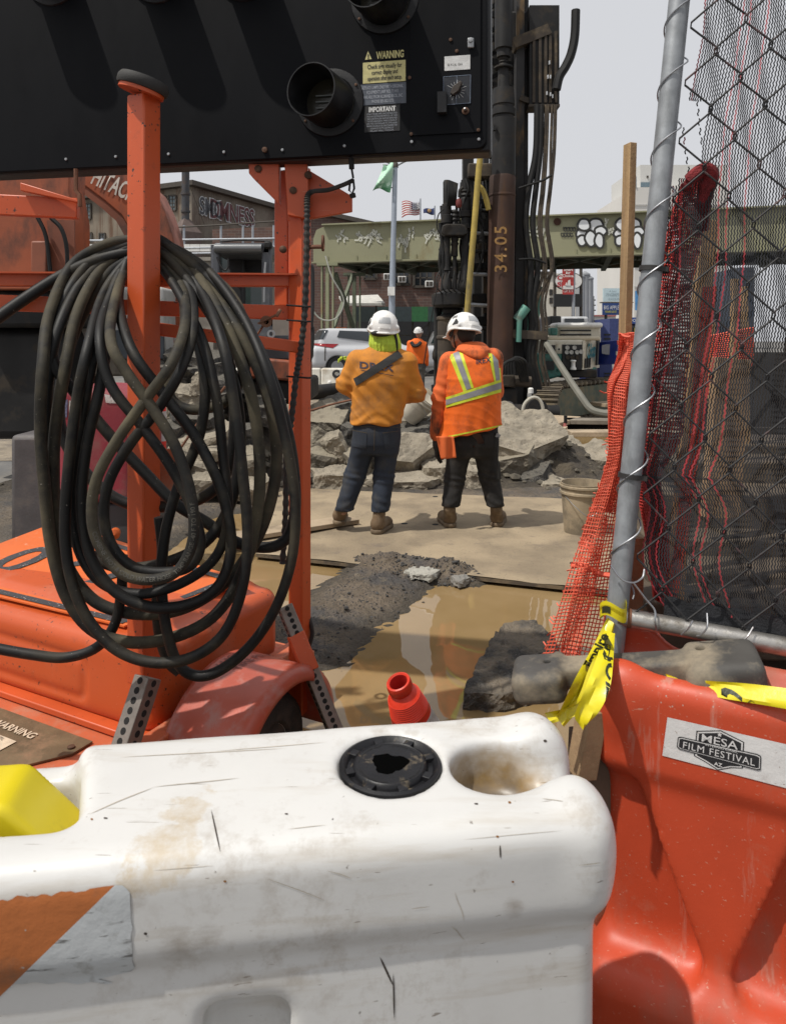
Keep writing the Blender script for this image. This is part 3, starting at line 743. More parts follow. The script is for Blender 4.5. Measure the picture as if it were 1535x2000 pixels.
# ---- right background street
def build_right_bg():
    Mc = mat('cream_wall', (0.62, 0.58, 0.50), 0.8, var=.06, vscale=.3)
    t = thing('cream_building', 'cream walled low building with small dark windows behind the oval sign', 'building', P(1090, 690, 75))
    pbox_b(1052, 534, 1128, 700, 75, 8, 'wall', Mc, t); pbox_b(1050, 530, 1084, 536, 74.8, 2, 'parapet', M_trim, t)
    for y in (566, 582): win(t, [P(1073, y + 10, 75), P(1078, y + 10, 75), P(1078, y, 75), P(1073, y, 75)], None, .1, .05, (0, 1))
    t = thing('storage_sign', 'white oval sign with red lettering above a dark screen on two posts', 'sign', P(1108, 680, 58), None)
    c = P(1110, 549, 58); a = 28 / S(58); b_ = 18 / S(58)
    def oval(k, off, dp):
        pts = [c + Vector((a * k * math.cos(q), off, b_ * k * math.sin(q))) for q in (2 * math.pi * i / 32 for i in range(32))]; return MB().prism(pts, (0, dp, 0))
    oval(1.0, 0, .3).build('rim', M_trim, t); o = oval(.93, -.02, .1).build('face', M_white, t)
    Mred = mat('sign_red', (.42, .03, .04), .6)
    for tx, x, y, w in (('Cube', 1104, 543, 1.35), ('SELF', 1104, 556, 1.35)): text_on(tx, .5, P(x, y, 57.9), (1, 0, 0), (0, 0, 1), Mred, o, off=.02, width=w, bold=.02)
    pbox_b(1082, 574, 1136, 599, 58, .3, 'screen', M_black, t)
    for x in (1083, 1134): MB().cyl(P(x, 515, 58.4), P(x, 685, 58.4), .13, 8).build('post', M_trim, t)
    t = thing('red_street_banner', 'red vertical street banner with white lettering on a grey lamp pole', 'banner', P(1119, 690, 45))
    MB().cyl(P(1120, 500, 45), P(1118, 700, 45), .11, 10).build('pole', M_galv_far, t)
    pbox_b(1098, 500, 1120, 575, 44.8, .04, 'cloth', mat('banner_red', (.45, .05, .045), .7), t)
    for tx, y in (('Street', 520), ('Smart', 527), ('for', 533), ('Choice.', 539)): text_on(tx, .24, P(1109, y, 44.75), (1, 0, 0), (0, 0, 1), M_white, t, off=.02, bold=.006)
    m = MB()
    for q in ([(1107, 558), (1109, 548), (1113, 546), (1114, 558)], [(1103, 557), (1105, 552), (1107, 552), (1107, 558)]): m.prism([P(x, y, 44.74) for x, y in q], (0, -.01, 0))
    m.build('figure_mark', M_white, t); pbox_b(1099, 558, 1119, 565, 44.76, .02, 'white_band', M_white, t)
    text_on('call 311', .2, P(1109, 569, 44.75), (1, 0, 0), (0, 0, 1), M_white, t, off=.02)
    t = thing('storage_silos', 'cluster of tall grey metal silos right of the oval sign', 'silo', P(1142, 690, 70))
    for x, r, y0 in ((1134, .5, 540), (1142, .45, 536), (1150, .4, 544)):
        o = MB().cyl(P(x, 690, 70), P(x, y0, 70), r, 16).build('silo', mat('silo_grey', (.30, .31, .32), .6, metal=.3, var=.15, vscale=.5), t)
        MB().lathe(P(x, y0, 70), (0, 0, 1), [(r + .05, -.1), (r + .05, .05), (.1, .3), (0, .3)], 16).build('cap', M_grey, o)
    t = thing('grey_tower_block', 'small dark grey block with balconies behind the silos', 'building', P(1155, 690, 85))
    pbox_b(1146, 578, 1160, 700, 85, 6, 'wall', mat('tower_dark', (.16, .16, .16), .8), t)
    for y in (585, 595, 605): pbox_b(1158, y, 1163, y + 2, 85.5, 2, 'balcony', M_trim, t)
    t = thing('pale_billboard', 'pale blue billboard with dark lettering above the blue billboard', 'billboard', P(1198, 690, 80))
    pbox_b(1178, 563, 1232, 589, 80, .3, 'face', mat('bb_pale', (.50, .62, .66), .6, var=.05), t)
    text_on('FINGERPRINTS', .5, P(1202, 576, 79.9), (1, 0, 0), (0, 0, 1), mat('bb_grey', (.2, .26, .3), .7), t, off=.03, width=2.1)
    text_on('A Soul', .3, P(1196, 569, 79.9), (1, 0, 0), (0, 0, 1), mat('bb_grey', (.2, .26, .3), .7), t, off=.03)
    text_on('2 words Diaz', .26, P(1200, 584, 79.9), (1, 0, 0), (0, 0, 1), mat('bb_grey', (.2, .26, .3), .7), t, off=.03)
    MB().beam(P(1172, 591, 80), P(1234, 591, 80), .8, .1).build('catwalk', M_trim, t)
    for x in (1183, 1222): MB().cyl(P(x, 591, 80.4), P(x, 690, 80.4), .15, 8).build('post', M_trim, t)
    t = thing('blue_billboard', 'dark blue billboard with white and yellow lettering', 'billboard', P(1200, 690, 72))
    pbox_b(1177, 592, 1232, 615, 72, .3, 'face', mat('bb_blue', (.025, .06, .19), .6), t)
    text_on('BIG APPLE, BIG', .55, P(1200, 601, 71.9), (1, 0, 0), (0, 0, 1), M_white, t, off=.03, width=2.2)
    text_on('TURNABLE SERVICE', .3, P(1192, 609, 71.9), (1, 0, 0), (0, 0, 1), mat('bb_yellow', (.6, .55, .05), .6), t, off=.03, width=1.2)
    for x in (1182, 1226): MB().cyl(P(x, 615, 72.3), P(x, 690, 72.3), .12, 8).build('post', M_trim, t)
    t = thing('white_warehouse', 'low white warehouse front at the end of the street', 'building', P(1170, 690, 90))
    pbox_b(1148, 617, 1202, 700, 90, 10, 'wall', M_white, t); pbox_b(1147, 615, 1203, 618, 89.8, 1, 'parapet', mat('ware_red', (.4, .15, .14), .7), t)
    t = thing('blue_storefront', 'blue painted storefront with awning beside the white warehouse', 'shop', P(1215, 690, 65))
    pbox_b(1190, 622, 1262, 700, 65, 5, 'wall', mat('shop_navy', (.04, .055, .16), .7), t); pbox_b(1222, 620, 1262, 632, 63.8, 1.2, 'awning', mat('awning_blue', (.03, .07, .25), .6), t)
    text_on('DOG', .35, P(1238, 626, 63.7), (1, 0, 0), (0, 0, 1), M_white, t, off=.03)
    pbox_b(1226, 636, 1258, 668, 64.9, .2, 'window', M_glass, t); pbox_b(1238, 640, 1252, 660, 64.7, .1, 'yellow_notice', mat('yel', (.6, .5, .1), .6), t)
    t = thing('blue_street_banner', 'narrow bright blue street banner by the fence pipe', 'banner', P(1245, 690, 40))
    MB().cyl(P(1250, 540, 40), P(1250, 700, 40), .07, 8).build('pole', M_galv_far, t); pbox_b(1240, 568, 1249, 606, 39.9, .04, 'cloth', mat('ban_b', (.08, .25, .5), .7), t)
    # tall pale tower
    t = thing('tall_pale_building', 'tall plain beige building with stepped roof behind the wooden stake', 'building', P(1270, 690, 110))
    Mb = mat('pale_tower', (.60, .58, .545), .85, var=.05, vscale=.15)
    pbox_b(1238, 366, 1420, 700, 110, 20, 'wall', Mb, t); pbox_b(1250, 322, 1420, 366, 113, 15, 'upper_wall', mat('pale_tower2', (.56, .555, .53), .85, var=.05), t)
    pbox_b(1251, 356, 1275, 365, 112.8, .3, 'window', mat('tower_glass', (.12, .17, .2), .2), t); pbox_b(1263, 343, 1266, 347, 112.8, .3, 'vent', M_trim, t)
    MB().cyl(P(1241, 366, 110), P(1241, 345, 110), .15, 6).build('ladder', M_grey, t)
    MB().cyl(P(1283, 322, 113), P(1283, 300, 113), .12, 6).build('mast', M_grey, t)
    for i in range(5): MB().beam(P(1238, 400 + i * 40, 109.9), P(1420, 400 + i * 40, 109.9), .1, .12).build('joint', mat('jt', (.45, .44, .42), .9), t)
    t = thing('background_truck', 'dark parked truck and stacked crates beyond the drill rig', 'truck', P(1075, 690, 40))
    pbox_b(1040, 620, 1096, 690, 40, 3, 'body', mat('trk', (.10, .10, .11), .7), t, bevel=.1); pbox_b(1095, 618, 1150, 660, 42, 2, 'cab', mat('trk2', (.4, .41, .42), .6), t, bevel=.15); pbox_b(1103, 622, 1140, 640, 41.9, .1, 'windshield', M_glass, t)
    for x in (1052, 1085, 1130): MB().cyl(P(x, 685, 39.9), P(x, 685, 40.4), .45, 16).build('wheel', M_black, t)
    t = thing('dark_blue_tower', 'dark blue glass tower seen through the fence screen', 'building', P(1470, 690, 60))
    pbox_b(1444, 522, 1472, 700, 60, 8, 'wall', mat('navy_glass', (.03, .04, .06), .4), t)
    t = thing('stone_house', 'grey stone building corner with dark windows behind the drill mast', 'building', P(1030, 690, 34))
    m = MB(); m.prism([P(985, 520, 34), P(1048, 540, 36), P(1048, 700, 36), P(985, 700, 34)], (0, 3, 0)); m.build('wall', mat('stone_grey', (.19, .185, .165), .85, var=.2, vscale=.6), t)
    for y in (545, 585): win(t, [P(1008, y + 26, 33.9), P(1020, y + 26, 34), P(1020, y, 34), P(1008, y, 33.9)], None, .08, .1, (1, 1))
    for y in (530, 560, 600): MB().beam(P(986, y, 33.9), P(1047, y + 14, 35.9), .2, .08).build('cornice', mat('stone_grey', (.19, .185, .165)), t)
build_right_bg()

# ================================================================== ARROW BOARD TRAILER
def chips(nt, vec, cc):
    n = noise_n(nt, vec, 17, 6, .7); cc = mixc(nt, ramp(nt, n, .60, .80, 0, .55), cc, (.20, .055, .03))
    c = noise_n(nt, vec, 70, 3, .5); cc = mixc(nt, math_n(nt, 'MULTIPLY', ramp(nt, c, .655, .675), ramp(nt, noise_n(nt, vec, 7, 3), .48, .58)), cc, (.06, .032, .024))
    for i, r in enumerate((.4, -.7)):
        s = noise_n(nt, mapping(nt, vec, (11, 190, 190), rot=(.5 * i, r, .3), loc=(i, 0, i)), 1.0, 2); cc = mixc(nt, ramp(nt, s, .725, .74, 0, .5), cc, (.55, .25, .16))
    return cc
def sunfade(nt, vec, cc):
    return mixc(nt, ramp(nt, noise_n(nt, vec, 160, 3), .62, .70), cc, (.30, .20, .16))
M_or = mat('safety_orange', (0.52, 0.085, 0.022), 0.42, extra=chips, var=0.10, vscale=3, dirt=(0.33, 0.10, 0.05), dlim=(0.6, 0.78), dscale=5, bump=0.12, bscale=220, bdist=0.002, spec=0.5)
M_or_old = mat('faded_orange', (0.47, 0.11, 0.045), 0.5, var=0.14, vscale=4, dirt=(0.40, 0.19, 0.12), dlim=(0.5, 0.7), dscale=7, bump=0.15, bscale=160, bdist=0.003, extra=sunfade)
M_or_hood = mat('hood_orange', (0.50, 0.085, 0.02), 0.38, extra=chips, var=0.08, vscale=2, dirt=(0.50, 0.22, 0.14), dlim=(0.52, 0.85), dscale=2.5, bump=0.10, bscale=160, bdist=0.002)
M_fend = mat('fender_red', (0.42, 0.085, 0.05), 0.35, var=0.12, vscale=3, dirt=(0.40, 0.20, 0.17), dlim=(0.5, 0.75), dscale=14, bump=0.12, bscale=120, bdist=0.003)
M_boardp = mat('board_black', (0.0030, 0.0033, 0.0045), 0.5, spec=0.10, var=0.25, vscale=2, dirt=(0.0065, 0.007, 0.0088), dlim=(0.45, 0.75), dscale=3, dstretch=(1, 1, .4), bump=0.08, bscale=200, bdist=0.001)
M_galv = mat('galvanised', (0.34, 0.35, 0.37), 0.42, metal=0.85, var=0.2, vscale=14, dirt=(0.20, 0.17, 0.14), dlim=(0.6, 0.75), dscale=6, bump=0.08, bscale=120, bdist=0.002)
M_perf = mat('perforated_steel', (0.24, 0.215, 0.19), 0.55, metal=0.6, var=0.2, vscale=8, dirt=(0.16, 0.11, 0.08), dlim=(0.5, 0.7), dscale=8)
M_rub = mat('rubber', (0.022, 0.021, 0.020), 0.75, var=0.3, vscale=9, dirt=(0.085, 0.075, 0.055), dlim=(0.52, 0.8), dscale=8, bump=0.25, bscale=120, bdist=0.003)
M_hose = mat('hose_rubber', (0.009, 0.009, 0.0088), 0.55, spec=0.3, var=0.3, vscale=5, dirt=(0.07, 0.058, 0.036), dlim=(0.50, 0.82), dscale=5, bump=0.30, bscale=260, bdist=0.002,
             speck=(0.22, 0.2, 0.17), speck_scale=130, speck_lim=(0.74, 0.77))
M_bolt = mat('rusty_bolt', (0.10, 0.055, 0.035), 0.7, metal=0.5, var=0.4, vscale=60)
M_rust = mat('rust_steel', (0.16, 0.07, 0.04), 0.75, metal=0.3, var=0.35, vscale=12)
M_hole = mat('hole_black', (0.01, 0.01, 0.01), 0.9)

TH = R(27)
e1 = Vector((math.cos(TH), -math.sin(TH), 0)); e2 = Vector((math.sin(TH), math.cos(TH), 0)); ez = Vector((0, 0, 1))
O_ = P(281, 1290, 2.36); O_.z = 0
def T(a, b, z): return O_ + e1 * a + e2 * b + ez * z
RT = Matrix((e1, e2, ez)).transposed()
trailer = thing('arrow_board_trailer', 'orange arrow board trailer with engine hood and mast posts carrying a black sign board', 'trailer', T(-.4, .4, 0))

def tbox(a0, a1, b0, b1, z0, z1, name, m, parent=trailer, bevel=0.006):
    return MB().box(T((a0 + a1) / 2, (b0 + b1) / 2, (z0 + z1) / 2), (abs(a1 - a0), abs(b1 - b0), abs(z1 - z0)), RT).build(name, m, parent, bevel=bevel)
def sq_post(px, Y, y0, y1, s, name, parent, m=M_or):
    c = P(px, 1000, Y); z0 = CAMH - (y0 - HOR) / FPX * Y; z1 = CAMH - (y1 - HOR) / FPX * Y
    ctr = Vector((c.x, c.y, 0)) - e1 * s / 2 + e2 * s / 2
    return MB().box(ctr + ez * (z0 + z1) / 2, (s, s, abs(z1 - z0)), RT).build(name, m, parent, bevel=0.007, seg=3)

# near post with dock bumper cap
post = sq_post(281, 2.36, 1345, 178, 0.078, 'post', trailer)
ptop = P(277, 178, 2.39)
tilt = (Vector((0.30, -0.05, 1))).normalized()
m = MB().lathe(ptop + tilt * 0.0, tilt, [(0.0, -.008), (.074, -.008), (.074, .004), (0.0, .004)], 30); cap_plate = m.build('cap_plate', M_or, trailer)
MB().lathe(ptop, tilt, [(0.0, .005), (.080, .005), (.084, .012), (.084, .030), (.077, .042), (0, .046)], 32).build('rubber_cap', M_rub, cap_plate)
MB().box(ptop + Vector((.018, -.052, -.013)), (.016, .014, .006)).build('cap_hole', M_hole, cap_plate)

# hood
def hood_fn(X, Y, Z):
    d = s_box(X, Y, Z, (-0.80, 0.40, 0.36), (0.80, 0.36, 0.150), 0.055)
    d = smin(d, s_box(X, Y, Z, (-0.80, 0.44, 0.45), (0.70, 0.28, 0.10), 0.05), 0.05)          # raised centre
    g = np.abs(s_box(X, Y, Z, (-0.95, 0.04, 0.345), (0.62, 0.06, 0.07), 0.03)) - 0.012       # pressed panel outline in the front face
    d = smax(d, -np.maximum(g, np.abs(Y - 0.04) - 0.008), 0.01)
    return d
XF = np.eye(4); XF[:3, 0] = list(e1); XF[:3, 1] = list(e2); XF[:3, 3] = list(O_)
hood = sdf_obj('hood', hood_fn, (-1.65, -0.02, 0.18), (0.05, 0.82, 0.60), 0.011, M_or_hood, trailer, XF, 2)
tbox(-1.65, 0.03, 0.005, 0.80, 0.205, 0.228, 'hood_flange', M_or, bevel=.004)
tbox(-1.8, 0.08, -0.62, 0.9, 0.15, 0.20, 'deck', M_or_old)
tbox(0.03, 0.10, -0.55, 0.84, 0.205, 0.275, 'frame_rail', M_or_old)
# deck warning plate
wp = MB().prism([T(-0.850, -.30, .204), T(-0.300, -.30, .204), T(-0.180, -.13, .204), T(-0.180, -.05, .204), T(-0.850, -.05, .204)], (0, 0, .006)).build('warning_plate', mat('plate_bronze', (.16, .115, .065), .6, metal=.4, var=.3, vscale=9, dirt=(.28, .17, .10), dscale=12), trailer)
Mcream = mat('decal_cream', (.55, .45, .33), .6, var=.15, vscale=30)
uu = e1; vv = e2
MB().prism([T(-0.700, -.24, .2125), T(-0.400, -.24, .2125), T(-0.400, -.17, .2125), T(-0.700, -.17, .2125)], (0, 0, .001)).build('decal', Mcream, wp)
text_on('WARNING', .045, T(-0.480, -.125, .212), uu, vv, Mcream, wp, off=.002, bold=.001)
for i, s in enumerate(('DO NOT OPERATE UNTIL', 'COVER IS SECURED IN', 'CLOSED POSITION')): text_on(s, .018, T(-0.550, -.185 - .02 * i, .214), uu, vv, mat('ink', (.03, .028, .025), .7), wp, off=.002)
MB().prism([T(-0.700, -.145, .2125), T(-0.640, -.145, .2125), T(-0.670, -.095, .2125)], (0, 0, .001)).build('triangle_mark', Mcream, wp)
MB().lathe(T(-0.210, -.11, .21), (0, 0, 1), [(.012, 0), (.012, .006), (0, .008)], 10).build('bolt', M_bolt, wp)
# fender and wheel
def fender(a, k, r): 
    th = math.pi * k
    return None
bc, zc = .28, .15
m = MB()
def fa(u, v):
    th = math.pi * (-.06 + 1.12 * u); r = .265
    a = .085 + .285 * min(1, v / .82); rr = r
    if v > .82: 
        q = (v - .82) / .18; a = .37 + .022 * math.sin(q * math.pi / 2); rr = r - .03 * (1 - math.cos(q * math.pi / 2)) - .012 * q
    return T(a, bc - rr * math.cos(th) * 1.12, zc + rr * math.sin(th))
m.grid(fa, 36, 22); fen = m.build('fender', M_fend, trailer, solid=.008)
for i, s in enumerate(('TIRE PSI 35', 'LUGS 50 FT')):
    me = text_mesh(s, .045, bold=.0005); subdivide(me, .02); place_mesh(me, T(.20 - .07 * i, bc + .05, 1.0), e2, -e1, ez)
    fo = MB().grid(fa, 36, 22).mesh(); bv = BVHTree.FromPolygons([v.co.copy() for v in fo.vertices], [tuple(p.vertices) for p in fo.polygons])
    project(me, bv, Vector((0, 0, -1)), 0.5, .007); mesh_obj('lettering', me, mat('fender_ink', (.20, .05, .035), .6), fen)
M_tyre = mat('tyre', (.022, .021, .021), .8, var=.3, vscale=20, dirt=(.07, .055, .045), dscale=9, bump=.4, bscale=90)
wh = MB().lathe(T(.13, bc, .12), e1, [(.08, 0), (.17, .0), (.195, .015), (.205, .04), (.205, .15), (.195, .175), (.17, .19), (.11, .185), (.10, .17), (0, .165)], 40).build('wheel', M_tyre, trailer)
MB().lathe(T(.13, bc, .12), e1, [(.10, .171), (.09, .150), (.04, .165), (0, .17)], 24).build('rim', mat('rim_white', (.4, .38, .35), .5), wh)
# far mast posts
mast = sq_post(590, 2.72, 1400, 322, 0.064, 'mast_post', trailer)
sq_post(562, 2.80, 598, 330, 0.066, 'mast_slide', trailer)
# gussets under the board
def plate(pts, Y, t, name, m=M_or, parent=trailer, dY=None):
    q = [P(x, y, Y if dY is None else Y + dY * i) for i, (x, y) in enumerate(pts)]
    return MB().prism(q, (0, t, 0)).build(name, m, parent, bevel=.003)
plate([(486, 308), (545, 312), (545, 398), (492, 345), (486, 338)], 2.70, .05, 'gusset')
plate([(562, 316), (600, 330), (688, 383), (688, 413), (606, 428), (562, 432)], 2.745, .02, 'gusset')
plate([(555, 312), (600, 316), (604, 428), (562, 420)], 2.70, .035, 'bracket')
for x, y in ((602, 342), (573, 372), (505, 330), (553, 487)):
    MB().lathe(P(x, y, 2.70), (0, -1, 0), [(.014, -.01), (.014, .006), (.010, .009), (0, .010)], 12).build('bolt', M_bolt, trailer)
# rails
def rail(x0, y0, Y0, x1, y1, Y1, h, name='rail', m=M_or, w=.035, flange=False):
    a = P(x0, y0, Y0); b = P(x1, y1, Y1)
    o = MB().beam(a, b, w, h, up=(0, 0, 1)).build(name, m, trailer, bevel=.004)
    if flange:
        MB().beam(a + Vector((0, -.02, h / 2)), b + Vector((0, -.02, h / 2)), .07, .006, up=(0, 0, 1)).build('rail_flange', m, o)
    return o
rail(-40, 547, 2.45, 582, 549, 2.78, .045, flange=True)
rail(-40, 590, 2.45, 588, 612, 2.80, .055)
rail(240, 634, 2.45, 584, 678, 2.72, .045)
rail(-60, 398, 2.62, 154, 408, 2.66, .075, 'side_arm'); plate([(40, 356), (152, 390), (154, 396), (40, 372)], 2.6, .03, 'side_arm_web')
m = MB().tube([P(149, 330, 2.55), P(149, 372, 2.55), P(156, 380, 2.55), P(157, 404, 2.55)], .008, 8); m.build('hook', M_rust, trailer)
# bracket with winch sprocket on the post
wb = MB().prism([P(300, 878, 2.44), P(352, 876, 2.50), P(356, 884, 2.50), P(356, 985, 2.50), P(300, 985, 2.44)], (0, .012, 0)).build('winch_plate', M_or_old, trailer, bevel=.003)
MB().lathe(P(352, 905, 2.49), (.5, -.86, 0), [(.018, -.02), (.018, .03), (.011, .03), (.011, .07), (0, .07)], 12).build('bolt', M_bolt, wb)
pts = []
m = MB(); c = P(338, 965, 2.53)
for i in range(40):
    a = 2 * math.pi * i / 40; r = .062 if i % 2 else .055; pts.append(c + Vector((r * math.cos(a), 0, r * math.sin(a))))
m.prism(pts, (0, .012, 0)).build('sprocket', M_rust, wb)
# shackle on rail
m = MB().ring(P(520, 628, 2.66), P(520, 628, 2.64), .022, .010); m.beam(P(505, 632, 2.65), P(540, 615, 2.65), .03, .006); m.tube([P(548, 605, 2.66), P(540, 618, 2.65)], .007, 8); m.tube([P(520, 628, 2.65), P(502, 655, 2.66)], .004, 6); m.build('shackle', mat('shackle_rust', (.20, .10, .06), .7, metal=.4), trailer)
m = MB().tube([P(596, 483, 2.68), P(618, 482, 2.66), P(630, 482, 2.64)], .008, 8); m.ring(P(629, 475, 2.64), P(633, 475, 2.64), .030, .024); m.build('tie_handle', M_rust, trailer)
# safety chains, ring
MB().ring(P(586, 1084, 2.95), P(586, 1080, 2.95), .028, .016).build('tow_ring', M_or, trailer)
# perforated stabiliser legs
def perforated(p0, p1, w, side, n, name='stabiliser_leg', m=M_perf):
    p0 = Vector(p0); p1 = Vector(p1); d = (p1 - p0).normalized(); side = (side - d * side.dot(d)).normalized(); fw = side.cross(d).normalized()
    if fw.y > 0: fw = -fw
    o = MB().beam(p0, p1, w, w, up=fw).build(name, m, trailer, bevel=.003)
    m2 = MB(); m3 = MB()
    for i in range(n):
        c = p0.lerp(p1, (i + .5) / n)
        m2.lathe(c + fw * (w / 2), fw, [(w * .17, -.004), (w * .17, .0008), (0, .0010)], 12)
        m2.lathe(c - side * (w / 2), -side, [(w * .17, -.004), (w * .17, .0008), (0, .0010)], 12)
        m2.lathe(c + side * (w / 2), side, [(w * .17, -.004), (w * .17, .0008), (0, .0010)], 12)
    m2.build('hole_row', M_hole, o); return o
perforated(P(290, 1322, 2.30), P(238, 1480, 2.20), .062, e2, 8)
perforated(P(556, 1184, 2.64), P(664, 1450, 2.52), .050, Vector((1, .4, 0)), 22)
a = P(577, 1238, 2.615); b = P(606, 1310, 2.585); MB().beam(a, b, .060, .060, up=Vector((.45, -1, 0))).build('leg_sleeve', M_or, trailer, bevel=.004)
m = MB().tube(spline([P(578, 1168, 2.80), P(600, 1200, 2.78), P(610, 1235, 2.76), P(600, 1270, 2.75), P(585, 1290, 2.75)], 6), .008, 8); m.build('cable', M_rub, trailer)
# corrugated conduit up the mast
pts = spline([P(690, 352, 2.64), P(668, 362, 2.66), P(640, 371, 2.68), P(612, 374, 2.68), P(601, 384, 2.68), P(600, 420, 2.67), P(599, 500, 2.665), P(596, 600, 2.665), P(588, 680, 2.665), P(578, 740, 2.66), P(568, 830, 2.66), P(560, 880, 2.66), P(558, 1000, 2.66), P(552, 1100, 2.68)], 24)
rs = [.0095 if (i // 2) % 2 else .0125 for i in range(len(pts))]; rs[:75] = [.009] * 75
MB().tube(pts, rs, 8).build('conduit', M_rub, trailer)
for y in (596, 625, 735):
    a = P(560, y, 2.66); MB().tube([a, P(600, y + 3, 2.655), P(606, y + 3, 2.67)], .004, 6).build('cable_tie', M_hole, trailer)
# turnbuckle hanging from the board
m = MB().cyl(P(686, 308, 2.62), P(687, 330, 2.62), .010, 8); m.tube([P(687, 330, 2.62), P(690, 348, 2.62)], .004, 6); m.tube([P(684, 352, 2.62), P(682, 372, 2.62), P(688, 378, 2.62), P(692, 368, 2.62), P(690, 350, 2.62)], .004, 6); m.cyl(P(688, 378, 2.62), P(690, 386, 2.62), .011, 8); m.build('turnbuckle', M_hole, trailer)

# stencilled work sign lying on the hood
sg = thing('folded_work_sign', 'orange road work sign with black stencil figures lying on the trailer hood', 'sign', T(-.9, .4, .5))
zs = .575
cn = [T(-1.45, -.03 + .12, .525), T(-.22, .12, .522), T(-.06, .62, .56), T(-1.45, .80, .60)]
MB().prism(cn, (0, 0, .006)).build('sheet', mat('sign_orange', (.60, .12, .02), .5, var=.08, dirt=(.6, .35, .25), dlim=(.62, .75), dscale=30), sg)
su = (cn[1] - cn[0]).normalized(); sn = su.cross(cn[3] - cn[0]).normalized(); sv = sn.cross(su)
Mst = mat('stencil_black', (.035, .035, .038), .6, speck=(.4, .38, .36), speck_scale=110, speck_lim=(.66, .7))
def sq(u, v): return cn[0].lerp(cn[1], u).lerp(cn[3].lerp(cn[2], u), v) + ez * .0075
for (u0, v0), (u1, v1) in (((.03, .05), (.98, .05)), ((.97, .05), (.95, .93)), ((.03, .93), (.96, .93))):
    p, q = sq(u0, v0), sq(u1, v1); MB().beam(p, q, .035, .001, up=(0, 0, 1)).build('border', Mst, sg)
text_on('S75', .40, sq(.62, .48), -su, -sv, Mst, sg, off=.0, spacing=1.05, bold=.008)
text_on('0', .40, sq(.22, .48), -su, -sv, Mst, sg, off=.0, bold=.008)

# ------------------------------------------------------------------ the board
bR = P(951, 290, 2.50); bL = P(70, 333, 2.824)
bd = Vector((bR.x - bL.x, bR.y - bL.y, 0)).normalized(); bn = Vector((bd.y, -bd.x, 0))
if bn.y > 0: bn = -bn
zb = bR.z
board = thing('sign_board', 'big black arrow board panel with round lamp visor, warning labels and control dial', 'sign board', bR - bd * .8)
def B(s, h, off=0.0): return Vector((bR.x, bR.y, 0)) - bd * s + ez * (zb + h) + bn * off
r_ = .035; out = [B(0, 1.0), B(0, r_)] + [B(r_ - r_ * math.cos(a), r_ - r_ * math.sin(a)) for a in (R(22), R(45), R(68))] + [B(r_, 0), B(2.6, 0), B(2.6, 1.0)]
MB().prism(out, -bn * .085).build('case', M_boardp, board, bevel=.004)
out2 = [B(-.012, 1.0, -.02), B(-.012, -.006, -.02), B(2.6, -.006, -.02), B(2.6, 1.0, -.02)]
MB().prism(out2, -bn * .10).build('back_frame', mat('board_frame', (.008, .0085, .01), .5, dirt=(.03, .03, .033), dscale=9, dstretch=(1, 1, .1)), board, bevel=.01)
pfp = B(0, 0, .0); 
def BP(x, y, off=.0): return PP(x, y, B(0, 0, off), bn)
def bplate(x0, y0, x1, y1, m, name, parent=board, off=.0, t=.0015, slant=None):
    # rectangle on the board spanning pixels (centre-based so it stays level on the board)
    a = BP(x0, (y0 + y1) / 2, off); b = BP(x1, (y0 + y1) / 2, off); c = (a + b) / 2; w = (b - a).length; h = abs(y1 - y0) / FPX * c.y
    q = [c - bd * w / 2 - ez * h / 2, c + bd * w / 2 - ez * h / 2, c + bd * w / 2 + ez * h / 2, c - bd * w / 2 + ez * h / 2]
    return MB().prism(q, bn * t).build(name, m, parent), c, w, h
Myel = mat('label_yellow', (.50, .45, .20), .55, var=.12, vscale=25, dirt=(.3, .27, .15), dlim=(.55, .8), dscale=20)
Mlab = mat('label_grey', (.065, .075, .095), .5, var=.3, vscale=20); Mlabt = mat('label_text', (.30, .32, .36), .6); Mwht = mat('label_white', (.55, .55, .54), .5, var=.15, vscale=30)
Mink = mat('ink', (.03, .028, .025), .7)
# access panel with seams
pan, c, w, h = bplate(801, -40, 938, 262, M_boardp, 'access_panel', off=.0, t=.006)
for x, y in ((803, 262), (934, 254), (800, 152), (892, 100), (880, 78)): MB().lathe(BP(x, y, .006), bn, [(.0065, 0), (.006, .004), (0, .005)], 10).build('screw', M_bolt, pan)
for x, y in ((935, 272), (804, 277), (552, 293), (438, 297), (330, 301), (227, 306), (130, 311), (673, 285)): MB().lathe(BP(x, y), bn, [(.006, 0), (.005, .004), (0, .0045)], 10).build('screw', M_grey, board)
MB().lathe(BP(518, 293), bn, [(.011, 0), (.010, .008), (0, .010)], 10).build('plug', M_bolt, board)
